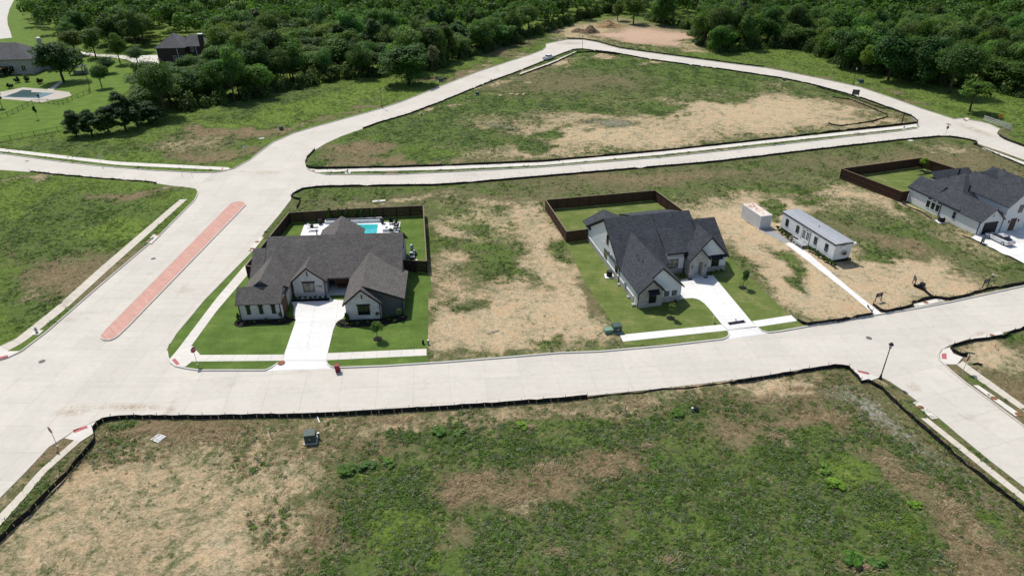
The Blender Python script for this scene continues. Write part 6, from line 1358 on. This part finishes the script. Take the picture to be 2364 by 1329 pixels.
def lamp(label, bx, by, lean=0):
    g = px(bx, by); o = thing('street_lamp', label, 'street lamp', (g[0], g[1], .12), 0, 'black street lamps'); m = M['lampmetal']
    MB().lathe([(.22, 0), (.22, .1), (.16, .25), (.12, .6), (.09, .7)], 10).build('base', m, o, smooth=True); MB().tube([(0, 0, .6), (0, 0, 4.75)], [.075, .055], 8).build('pole', m, o)
    MB().lathe([(.06, 4.7), (.14, 4.8), (.14, 4.85), (.05, 4.86)], 10).build('collar', m, o); MB().lathe([(.13, 4.86), (.24, 5.3), (.22, 5.32)], 8).build('lantern', M['lampglass'], o)
    MB().lathe([(.30, 5.30), (.30, 5.36), (.16, 5.55), (.05, 5.62), (.02, 5.75)], 10).build('cap', m, o)
lamp('near black street lamp beside the side street corner', 2031, 876); lamp('black street lamp on the meadow side of the curved street', 882, 250); lamp('black street lamp by the far verge near a green box', 1969, 197); lamp('black street lamp at the far bend by the pickup', 1344, 117)
def hydrant(label, bx, by, mat='galv'):
    g = px(bx, by); o = thing('fire_hydrant', label, 'fire hydrant', (g[0], g[1], .16)); m = M[mat]
    MB().box(-.6, .6, -.6, .6, -.05, .005).build('pad', M['walk'], o)
    MB().lathe([(.2, 0), (.2, .06), (.13, .08), (.13, .55), (.19, .57), (.19, .62), (.14, .72), (.05, .82), (.04, .9)], 12).build('barrel', m, o, smooth=True)
    for d in ((1, 0), (-1, 0), (0, -1)): MB().tube([(d[0]*.1, d[1]*.1, .42), (d[0]*.24, d[1]*.24, .42)], .07, 8).build('nozzle', m, o)
hydrant('grey fire hydrant on the sidewalk left of the median street', 86, 769); hydrant('grey fire hydrant at the tip of the triangular field', 803, 400); hydrant('grey fire hydrant at the right end of the upper sidewalk', 2086, 299)
def ubox(label, bx, by, w=.5, d=.45, h=.8, mat='utilgreen', yaw=.15, pad=True, name='utility_box'):
    g = px(bx, by); o = thing(name, label, 'utility box', (g[0], g[1], .1), yaw)
    if pad: MB().box(-w*1.25, w*1.25, -d*1.25, d*1.25, -.05, .1).build('pad', M['kerb'], o)
    z = .1 if pad else 0
    MB().prism([(-w, -d, z), (w, -d, z), (w*.96, -d*.9, z+h), (-w*.96, -d*.9, z+h)], (0, 2*d, 0)).build('cabinet', M[mat], o); MB().box(-w*1.02, w*1.02, -d*.98, d*1.08, z+h+.002, z+h+.06).build('lid', M[mat], o)
    MB().box(-.1, .1, -d-.03, -d+.02, z+h*.45, z+h*.6).build('latch', M['galv'], o)
def pedestal(label, bx, by, mat='utillight', h=.75, r=.13):
    g = px(bx, by); o = thing('cable_pedestal', label, 'utility pedestal', (g[0], g[1], .1)); MB().lathe([(r, 0), (r, h*.75), (r*1.1, h*.77), (r*1.1, h)], 12).build('housing', M[mat], o); MB().lathe([(r*1.12, h), (r*1.0, h+.05), (.02, h+.07)], 12).build('cap', M['white'] if mat == 'utillight' else M[mat], o)
ubox('dark green transformer box in the foreground field', 718, 1018, .62, .55, 1.05); pedestal('short green pedestal beside the foreground transformer', 737, 1012)
ubox('dark green transformer box left of the farmhouse sidewalk', 1423, 766, .62, .55, 1.0, 'utilgreen', .2); ubox('low light green utility box beside the farmhouse transformer', 1404, 768, .6, .45, .55, 'utillight', .2, False)
pedestal('dark pedestal at the lawn edge of the corner house', 977, 795, 'blackmetal', .6, .16); pedestal('pale-capped pedestal at the lawn edge of the corner house', 989, 796, 'utillight', .7)
ubox('small dark utility box at the tip of the silt fence on the tan lot', 2127, 661, .4, .35, .45, 'blackmetal', .3, False); pedestal('light green pedestal beside the dark box on the tan lot', 2119, 662, 'utillight', .55)
ubox('small green utility box on the meadow by the curved street bend', 650, 300, .5, .4, .8, 'utilgreen', .2, False); ubox('dark green utility box below the broad cedar', 1018, 189, .8, .5, .9); ubox('small utility box in the triangular field by the curved street', 1102, 220, .6, .4, .7)
ubox('green utility box beside the far street lamp', 1986, 192, .8, .6, .9, 'utilgreen'); ubox('small grey box on the triangle field edge by the far street', 1809, 187, .5, .4, .6); pedestal('small pale pedestal near the front of the triangular field', 973, 268, 'utillight', .9, .2); pedestal('white pedestal by the curved street fence', 1134, 190, 'utillight', .9, .2)
ubox('small green box with pedestal at the right of the foreground field', 1606, 950, .25, .2, .4, 'blackmetal', 0, False); pedestal('light green pedestal at the right of the foreground field', 1597, 951, 'utillight', .55, .12)
pedestal('small pale pedestal in the grass behind the portable office lot sign', 2290, 640, 'utillight', .4, .12)
def marker(label, bx, by, h=1.0, mat='utillight'):
    g = px(bx, by); o = thing('marker_post', label, 'marker post', (g[0], g[1], .08)); MB().tube([(0, 0, -.1), (0, 0, h)], .05, 8).build('post', M[mat], o); MB().lathe([(.065, h), (.065, h+.06), (.03, h+.09)], 8).build('cap', M['white'], o)
marker('white-topped marker post left of the foreground transformer', 625, 1006); marker('white-topped marker post in the middle of the foreground field edge', 1443, 949); marker('white-topped marker post near the near lamp', 1822, 898, .7); marker('small marker post in the weeds of the foreground field', 1006, 991, .5)
for x, y, lb in ((444, 409, 'thin stake at the top corner of the green field'), (421, 407, 'second thin stake at the top of the green field'), (256, 1003, 'thin dark stake leaning inside the left field corner')):
    g = px(x, y); tag(MB().tube([(0, 0, -.1), (.12, -.1, 1.0)], .03, 5).build('stake', M['steel_stake'], None, (g[0], g[1], .1)), lb, 'stake')
g = px(735, 970); tag(MB().tube([(-.25, .55, .06), (.3, -.55, .06)], .07, 8).build('plastic_pipe', M['white'], None, (g[0], g[1], .1)), 'white plastic pipe lying behind the silt fence near the transformer', 'pipe')
g = px(1138, 768); tag(MB().tube([(-.9, -.25, .06), (.9, .45, .08)], .07, 8).build('plastic_pipe', M['galv'], None, (g[0], g[1], .1)), 'grey pipe lying on the bare lot between the houses', 'pipe')
g = px(366, 1013); o = thing('pallet', 'white slatted pallet lying in the dry grass at the left', 'pallet', (g[0], g[1], .1), R(-25))
for i in range(6): MB().box(-.6, .6, -.55+i*.2, -.44+i*.2, .06, .1).build('slat', M['white'], o)
for x in (-.55, 0, .55): MB().box(x-.04, x+.04, -.58, .58, 0, .06).build('runner', M['white'], o)
def lot_sign(label, bx, by, yaw, w=1.15, h=.62, z=.75, mat='blackmetal'):
    g = px(bx, by); o = thing('lot_sign', label, 'sign', (g[0], g[1], .1), yaw)
    for s_ in (-1, 1): MB().box(s_*w/2-.045, s_*w/2+.045, -.045, .045, -.2, z+h+.1).build('post', M['black'], o)
    p = MB().box(-w/2+.05, w/2-.05, -.03, .03, z, z+h).build('board', M['darksiding'], o)
    for i, (ww, zz) in enumerate(((.62, .46), (.42, .30), (.52, .16))): MB().box(-ww/2*w/1.15, ww/2*w/1.15, -.036, -.03, z+zz*h/.62-.025, z+zz*h/.62+.025).build('print_line', M['galv'], p)
    MB().box(-w/2-.02, w/2+.02, -.04, .04, z+h, z+h+.06).build('top_rail', M['black'], o)
lot_sign('dark lot sign on two posts beside the office path', 2026, 696, R(20)); lot_sign('dark lot sign at the right before the white brick house', 2273, 664, R(22)); lot_sign('dark lot sign seen on edge on the tan lot', 2108, 658, R(75)); lot_sign('square black sign at the back of the triangular field', 1973, 226, R(-20), 1.9, 1.5, .8)
lot_sign('black sign leaning at the driveway of the white brick house', 2266, 564, R(30), 1.0, .9, .3)
g = px(1645, 746); o = thing('yard_sign', 'small white and dark yard sign by the farmhouse driveway', 'sign', (g[0], g[1], .12), R(70)); MB().box(-.3, .3, -.015, .015, .45, 1.0).build('board', M['white'], o); MB().box(-.3, .3, -.02, -.016, .68, .84).build('print_band', M['black'], o)
for s_ in (-.22, .22): MB().tube([(s_, 0, -.1), (s_, 0, .45)], .015, 5).build('leg', M['white'], o)
g = px(1700, 747); o = thing('driveway_barrier', 'dark folding barrier lying across the farmhouse driveway', 'barrier', (g[0], g[1], .155), R(14))
for y, z in ((-.16, .04), (.16, .06)): MB().box(-1.3, 1.3, y-.06, y+.06, z, z+.1).build('rail', M['blackmetal'], o)
for x in (-1.1, 1.1): MB().box(x-.06, x+.06, -.22, .22, 0, .05).build('foot', M['blackmetal'], o)
g = px(1698, 741); tag(MB().lathe([(.1, 0), (.1, .2), (.06, .25)], 8).build('drain_cap', M['galv'], None, (g[0], g[1], .155)), 'small grey cap on the driveway behind the barrier', 'cap')
# wheelie bin
g = px(780, 857); o = thing('trash_bin', 'dark red wheeled trash bin at the kerb of the corner house', 'bin', (g[0], g[1], .004), R(10))
MB().prism([(-.26, -.28, .06), (.26, -.28, .06), (.31, -.36, 1.0), (-.31, -.36, 1.0)], (0, .62, 0)).build('body', M['binred'], o); MB().prism([(-.34, -.42, 1.0), (-.34, .34, 1.0), (-.34, .3, 1.09), (-.34, -.36, 1.07)], (.68, 0, 0)).build('lid', M['binred'], o)
for s_ in (-.28, .28):
    w = MB().lathe([(.12, -.04), (.12, .04)], 12).build('wheel', M['tyre'], o, (s_, .3, .12)); w.rotation_euler = (0, R(90), 0)
MB().tube([(-.25, .38, 1.02), (.25, .38, 1.02)], .02, 6).build('handle', M['binred'], o)
# barricade and diamond sign
a, b = np.array(px(2268, 282)), np.array(px(2331, 304)); L = np.linalg.norm(b-a); d = (b-a)/L
o = thing('barricade', 'long striped road barricade at the end of the far street', 'barricade', (a[0], a[1], .1), math.atan2(d[1], d[0]))
n = 4
for k in range(n):
    for z in (.55, 1.05, 1.5): MB().box(k*L/n+.04, (k+1)*L/n-.04, -.02, .02, z, z+.24).build('rail', M['stripes'], o)
for k in range(n+1): MB().box(k*L/n-.05, k*L/n+.05, .03, .12, -.1, 1.85).build('post', M['galv'], o)
g = px(2304, 285); o = thing('warning_sign', 'orange diamond warning sign behind the barricade', 'traffic sign', (g[0], g[1], .1), R(-5)); MB().tube([(0, 0, -.1), (0, 0, 2.2)], .04, 6).build('post', M['galv'], o)
MB().prism([(0, -.06, 1.35), (.62, -.06, 1.97), (0, -.06, 2.59), (-.62, -.06, 1.97)], (0, .02, 0)).build('sign_face', M['signorange'], o)
# dirt piles, stones
def pile(name, label, bx, by, w, h, mat, seed):
    g = px(bx, by); r = np.random.default_rng(seed); n = 26; V = []; F = []
    for i in range(n):
        for j in range(n):
            x, y = (i/(n-1)*2-1), (j/(n-1)*2-1); q = math.hypot(x, y); z = h*max(0, 1-q)**.8*(1+.25*math.sin(5*x+seed)+.2*math.sin(7*y))+r.normal()*.05*h*(q < .95)-.05
            V.append((x*w/2+r.normal()*.03*w*(q < .9), y*w*.33, z))
    for i in range(n-1):
        for j in range(n-1): F.append((i*n+j, (i+1)*n+j, (i+1)*n+j+1, i*n+j+1))
    tag(link(name, npmesh(name, V, F), M[mat], None, (g[0], g[1], .1)), label, 'dirt pile')
pile('dirt_pile', 'dark mound of soil near the far bend', 1362, 76, 9, 2.6, 'dirtpile', 1); pile('dirt_pile', 'sandy mound of soil behind the dark mound', 1405, 62, 13, 2.4, 'dirtpile2', 2); pile('dirt_pile', 'low brown mound left of the dark mound', 1338, 74, 8, 1.4, 'dirtpile', 4)
for i, (x, y) in enumerate([(1180, 219), (1194, 220), (1209, 219), (1155, 222)]):
    g = px(x, y); m = MB().lathe([(.5, 0), (.62, .12), (.55, .26), (.25, .34)], 7); ob = tag(m.build('stone_block', M['limestone'], None, (g[0], g[1], .06), i*.7), ['second', 'third', 'rightmost', 'leftmost'][i]+' flat tan stone in the triangular field', 'stone', 'tan stones in the triangular field'); ob.scale = (1.5, .8, .9)
for i, (x, y, lb) in enumerate([(868, 466, 'left pale slab lying behind the pool fence'), (882, 465, 'right pale slab lying behind the pool fence'), (2102, 326, 'pale slab by the upper street fence'), (604, 321, 'pale concrete pad on the meadow verge')]):
    g = px(x, y); tag(MB().box(-.7, .7, -.4, .4, 0, .12).build('concrete_slab', M['walk'], None, (g[0], g[1], .08), .3), lb, 'slab')

# ================================================================== VEHICLES
def wheel(parent, x, y, r=.34, w=.22):
    t = MB().lathe([(r*.6, -w/2), (r*.95, -w/2), (r, -w/2+.04), (r, w/2-.04), (r*.95, w/2), (r*.6, w/2)], 18).build('wheel', M['tyre'], parent, (x, y, r)); t.rotation_euler = (0, R(90), 0)
    MB().lathe([(r*.6, -w/2-.005), (r*.6, w/2+.005), (r*.2, w/2+.012)], 12).build('rim', M['galv'], t)
def loft(rings, name, mat, parent, smooth=True):
    m = MB(); n = len(rings[0])
    for q in rings: m.v += q
    for i in range(len(rings)-1):
        for k in range(n): m.f.append([i*n+k, i*n+(k+1) % n, (i+1)*n+(k+1) % n, (i+1)*n+k])
    m.f.append(list(range(n))); m.f.append([(len(rings)-1)*n+k for k in range(n)][::-1])
    o = m.build(name, M[mat], parent, smooth=False); b = o.modifiers.new('bevel', 'BEVEL'); b.width = .05; b.segments = 2; b.limit_method = 'ANGLE'; return o
def ring(y, hw, z0, z1, tw=None, sh=.12):
    tw = hw if tw is None else tw
    return [(-hw, y, z0), (-hw*1.0, y, (z0+z1)/2), (-tw, y, z1-.02), (-tw+sh, y, z1), (tw-sh, y, z1), (tw, y, z1-.02), (hw, y, (z0+z1)/2), (hw, y, z0)]
def sedan(w, yaw):
    o = thing('sedan', 'silver sedan parked on the driveway of the white brick house', 'car', (w[0], w[1], .16), yaw)   # front at +y
    loft([ring(-2.38, .78, .42, .82), ring(-2.2, .88, .28, .98), ring(-1.5, .92, .24, 1.0), ring(0, .93, .24, .96), ring(1.2, .92, .24, .92), ring(1.95, .88, .26, .80), ring(2.38, .72, .36, .62)], 'body', 'silver', o)
    loft([ring(-2.1, .60, .93, .98, .55), ring(-1.2, .76, .95, 1.28, .56), ring(-.4, .80, .93, 1.42, .60), ring(.3, .80, .92, 1.38, .58), ring(1.25, .74, .88, .93, .62)], 'greenhouse', 'carglass', o)
    MB().prism([(-.56, -.95, 1.325), (.56, -.95, 1.325), (.58, -.3, 1.425), (.57, .3, 1.395), (-.57, .3, 1.395), (-.58, -.3, 1.425)], (0, 0, .03)).build('roof', M['silver'], o)
    for s_ in (-1, 1):
        wheel(o, s_*.82, 1.45); wheel(o, s_*.82, -1.42); MB().box(s_*.62-.2, s_*.62+.2, -2.42, -2.3, .68, .8).build('tail_light', M['redlight'], o); MB().box(s_*.62-.18, s_*.62+.18, 2.2, 2.34, .56, .68).build('headlight', M['lampglass'], o)
        MB().box(s_*1.0-.1, s_*1.0+.1, .7, .85, .93, 1.05).build('mirror', M['silver'], o)
sedan((87.15, 109.9), R(15.3))
def pickup(w, yaw):
    o = thing('pickup_truck', 'white pickup truck parked on the curved street', 'pickup', (w[0], w[1], .004), yaw)
    loft([ring(-2.9, .92, .55, 1.08), ring(-2.8, .98, .5, 1.14), ring(.2, 1.0, .48, 1.26), ring(1.7, .99, .48, 1.24), ring(2.75, .94, .5, 1.06), ring(2.92, .85, .55, .9)], 'body', 'carwhite', o)
    loft([ring(-1.0, .86, 1.1, 1.16, .78), ring(-.8, .86, 1.1, 1.78, .72), ring(.9, .86, 1.12, 1.78, .72), ring(1.65, .84, 1.12, 1.18, .76)], 'cab_glass', 'carglass', o)
    MB().box(-.80, .80, -1.0, 1.0, 1.76, 1.9).build('roof', M['carwhite'], o); MB().box(-.8, .8, -2.75, -1.1, 1.145, 1.18).build('bed_floor', M['carwhite'], o)
    for s_ in (-1, 1):
        MB().box(s_*.93-.06, s_*.93+.06, -2.85, -.95, 1.08, 1.42).build('bed_side', M['carwhite'], o); MB().box(s_*.83-.05, s_*.83+.05, -.05, .12, 1.1, 1.78).build('door_pillar', M['carwhite'], o)
        wheel(o, s_*.9, 1.85, .4, .26); wheel(o, s_*.9, -1.75, .4, .26); MB().box(s_*.86-.07, s_*.86+.07, -2.96, -2.88, .85, 1.25).build('tail_light', M['redlight'], o); MB().box(s_*1.12-.1, s_*1.12+.1, 1.05, 1.2, 1.15, 1.35).build('mirror', M['carwhite'], o)
        MB().box(s_*.72-.14, s_*.72+.14, 2.86, 2.94, .8, .95).build('headlight', M['lampglass'], o)
    MB().box(-.86, .86, -2.93, -2.83, 1.05, 1.42).build('tailgate', M['carwhite'], o); MB().box(-.95, .95, -3.08, -2.9, .52, .72).build('bumper', M['galv'], o)
a, b = np.array(px(1180, 153)), np.array(px(1290, 113)); d = b-a; pickup(px(1266, 138), math.atan2(d[1], d[0])-math.pi/2)

# ================================================================== ESTATE AT UPPER LEFT AND FAR HOUSES
sheet('estate_road', pxs([(-120, 130), (-60, 92), (0, 91), (28, 88), (24, 74), (18, 58), (17, 42), (22, 22), (32, 2), (44, -20), (-120, -20)]), .14, 'kerb', 'grey curving road at the upper left edge', 'street')
sheet('estate_driveway', pxs([(186, 120), (230, 126), (300, 130), (372, 128), (372, 146), (345, 150), (318, 150), (292, 138), (240, 132), (190, 128)]), .14, 'walk', 'pale driveway of the dark brick house', 'driveway')
sheet('estate_path', pxs([(110, 208), (140, 188), (148, 188), (122, 210)]), .14, 'walk_old', 'pink stone path from the estate house to its pool', 'path')
M['deck'] = concrete('weathered_deck', (.46, .42, .36), amt=.6)
sheet('pool_deck', pxs([(-60, 224), (10, 212), (55, 203), (100, 207), (138, 211), (160, 214), (166, 222), (140, 229), (120, 232), (98, 237.5), (0, 229), (-60, 240)]), .145, 'deck', 'pale stone deck of the estate pool', 'patio')
tag(MB().slab(pxs([(6, 225.5), (40, 214), (52, 208.5), (74, 209.5), (72, 214), (126, 216), (92, 228), (30, 226)]), .1, .152).build('pool_water', M['pool_dark']), 'dark green water of the estate pool', 'pool', kind='structure')
def metal_fence(label, pts, h=1.3):
    P = pxs(pts); o = thing('metal_fence', label, 'fence', (*P[0], .1)); L = sum(math.dist(P[i], P[i+1]) for i in range(len(P)-1)); n = int(L/2.6); pm = MB().box(-.045, .045, -.045, .045, 0, h+.05).mesh('post'); prev = None
    for i in range(n+1):
        q = at_len(P, L*i/n); link('post', pm, M['lampmetal'], o, (q[0]-P[0][0], q[1]-P[0][1], 0))
        if prev:
            m = MB(); a, b = np.array(prev)-P[0], np.array(q)-P[0]
            for z in (.15, h-.12, h): m.tube([(*a, z), (*b, z)], .02, 4)
            for k in range(1, 12): c = a+(b-a)*k/12; m.tube([(*c, .15), (*c, h)], .009, 3, False)
            m.build('panel', M['lampmetal'], o)['kind'] = 'stuff'
        prev = q
metal_fence('black metal fence round the estate pool lawn', [(-40, 288), (15, 272), (50, 255), (80, 240), (118, 240), (140, 246), (168, 232), (210, 216), (206, 200), (196, 160)])
metal_fence('black metal fence along the lower edge of the estate lawn', [(-60, 336), (0, 330), (60, 318), (110, 310), (160, 300)])
def hip(parent, x0, x1, y0, y1, ze, zr, mat, oh=.5):
    x0, x1, y0, y1 = x0-oh, x1+oh, y0-oh, y1+oh; w = min(x1-x0, y1-y0)/2
    if x1-x0 >= y1-y0: a, b = (x0+w, (y0+y1)/2, zr), (x1-w, (y0+y1)/2, zr)
    else: a, b = ((x0+x1)/2, y0+w, zr), ((x0+x1)/2, y1-w, zr)
    c = [(x0, y0, ze), (x1, y0, ze), (x1, y1, ze), (x0, y1, ze)]
    F = [(c[0], c[1], b, a), (c[2], c[3], a, b), (c[3], c[0], a), (c[1], c[2], b)] if x1-x0 >= y1-y0 else [(c[0], c[1], a), (c[1], c[2], b, a), (c[2], c[3], b), (c[3], c[0], a, b)]
    for f in F: slope(list(f), 'roof', mat, parent, .2)
def far_brick():
    g = px(368, 146); H = thing('dark_brick_house', 'dark red brick house with grey hipped roof among the trees', 'house', (g[0], g[1], .05), R(4)); rf = M['roof3']
    MB().box(0, 10.2, 0, 12, 0, 5.4).build('wall', M['darkbrick'], H); MB().box(10.2, 17.5, 2.8, 12, 0, 5.4).build('wall', M['darkbrick'], H)
    hip(H, 0, 10.2, 0, 12, 5.4, 9.6, rf); hip(H, 6, 17.5, 2.8, 12, 5.38, 8.8, rf)
    MB().box(15.6, 17.2, 1.7, 2.8, 0, 9.6).build('chimney', M['darkbrick'], H); MB().box(15.45, 17.35, 1.55, 2.95, 9.6, 9.9).build('chimney_cap', M['white'], H)
    for x in (.1, 7.6, 13.6): MB().box(x-.07, x+.07, -.12 if x < 10 else 2.68, 0 if x < 10 else 2.8, 0, 5.3).build('downspout', M['white'], H)
    for x, y, z in ((6.2, -.01, 1.0), (8.8, -.01, 1.0), (12.2, 2.79, 3.4)): window(H, (x, y, z), 1.1, 1.5, 'f', 'white', cols=2)
    for x, y, z in ((5.3, 4.5, 9.3), (9.5, 6, 8.2)): MB().tube([(x, y, z-1.4), (x, y, z)], .15, 8).build('roof_vent', M['black'], H)
far_brick()
def estate_house():
    g = px(80, 172); H = thing('estate_house', 'stone house with dark grey roof and chimney at the left edge', 'house', (g[0], g[1], .05), R(4)); rf = M['roof3']
    MB().box(-20, 0, 0, 13, 0, 5.2).build('wall', M['stone'], H); hip(H, -20, 0, 0, 13, 5.2, 9.8, rf)
    MB().box(-5, 3, 7, 14, 0, 4.2).build('wall', M['stone'], H); hip(H, -5, 3, 7, 14, 4.2, 7.0, rf)
    MB().box(.2, 1.4, 7.5, 8.5, 0, 10.6).build('chimney', M['stone'], H); MB().lathe([(.5, 0), (.5, .3), (.7, .4), (.3, .6)], 10, (.8, 8, 10.6)).build('chimney_cap', M['white'], H)
    for x in (-3, -7, -11): window(H, (x, -.01, 1.0), 1.6, 2.2, 'f', 'white', cols=2)
    MB().box(-16, -8, -4.5, 0, 2.7, 2.9).build('patio_roof', M['wood'], H)
    for x in (-15.8, -8.2): MB().box(x-.12, x+.12, -4.3, -4.06, 0, 2.7).build('post', M['wood'], H)
estate_house()
def back_house():
    g = px(150, 16); H = thing('far_house', 'pale house with dark garage openings at the top edge', 'house', (g[0], g[1], .05), R(2))
    MB().box(0, 42, 0, 14, 0, 3.6).build('wall', M['whitebrick'], H); hip(H, 0, 42, 0, 14, 3.6, 7.5, M['roof3'])
    for x in (6, 12): window(H, (x, -.01, 1.0), 2, 1.6, 'f', 'white', cols=2)
    for x in (22, 28, 35): door(H, (x, -.01, .05), 4.2, 2.6, 'f', 'black', 'garage_door', 3)
back_house()
def arbor():
    g = px(182, 172); H = thing('outdoor_kitchen', 'dark timber arbor with stone counter under the big estate tree', 'arbor', (g[0], g[1], .1), R(8))
    for x in (-2.2, 2.2):
        for y in (-1.5, 1.5): MB().box(x-.12, x+.12, y-.12, y+.12, 0, 2.7).build('post', M['wood'], H)
    MB().box(-2.7, 2.7, -2, 2, 2.7, 2.85).build('roof', M['black'], H); MB().box(-1.8, 1.8, .6, 1.3, 0, 1.0).build('counter', M['stone'], H); MB().box(2.4, 3.2, -.5, .5, 0, 2.2).build('oven', M['stone'], H)
arbor()
for i, (x, y, s, t, lb) in enumerate([(62, 190, 3.0, (.7, .8, .8), 'grey-green bush by the estate wall'), (95, 194, 2.6, (1.1, .6, .6), 'reddish bush by the estate path'), (40, 192, 2.8, (.5, .6, .6), 'dark bush at the estate patio'), (20, 176, 4.5, (.6, .8, .6), 'large dark shrub before the estate house wall'), (90, 226, 1.4, (1.2, 1.1, .7), 'small plant at the near edge of the estate pool'), (26, 205, 2.4, (.5, .7, .7), 'palm-like plant at the estate pool corner')]): shrub(lb, x, y, .1, s, 2, t)
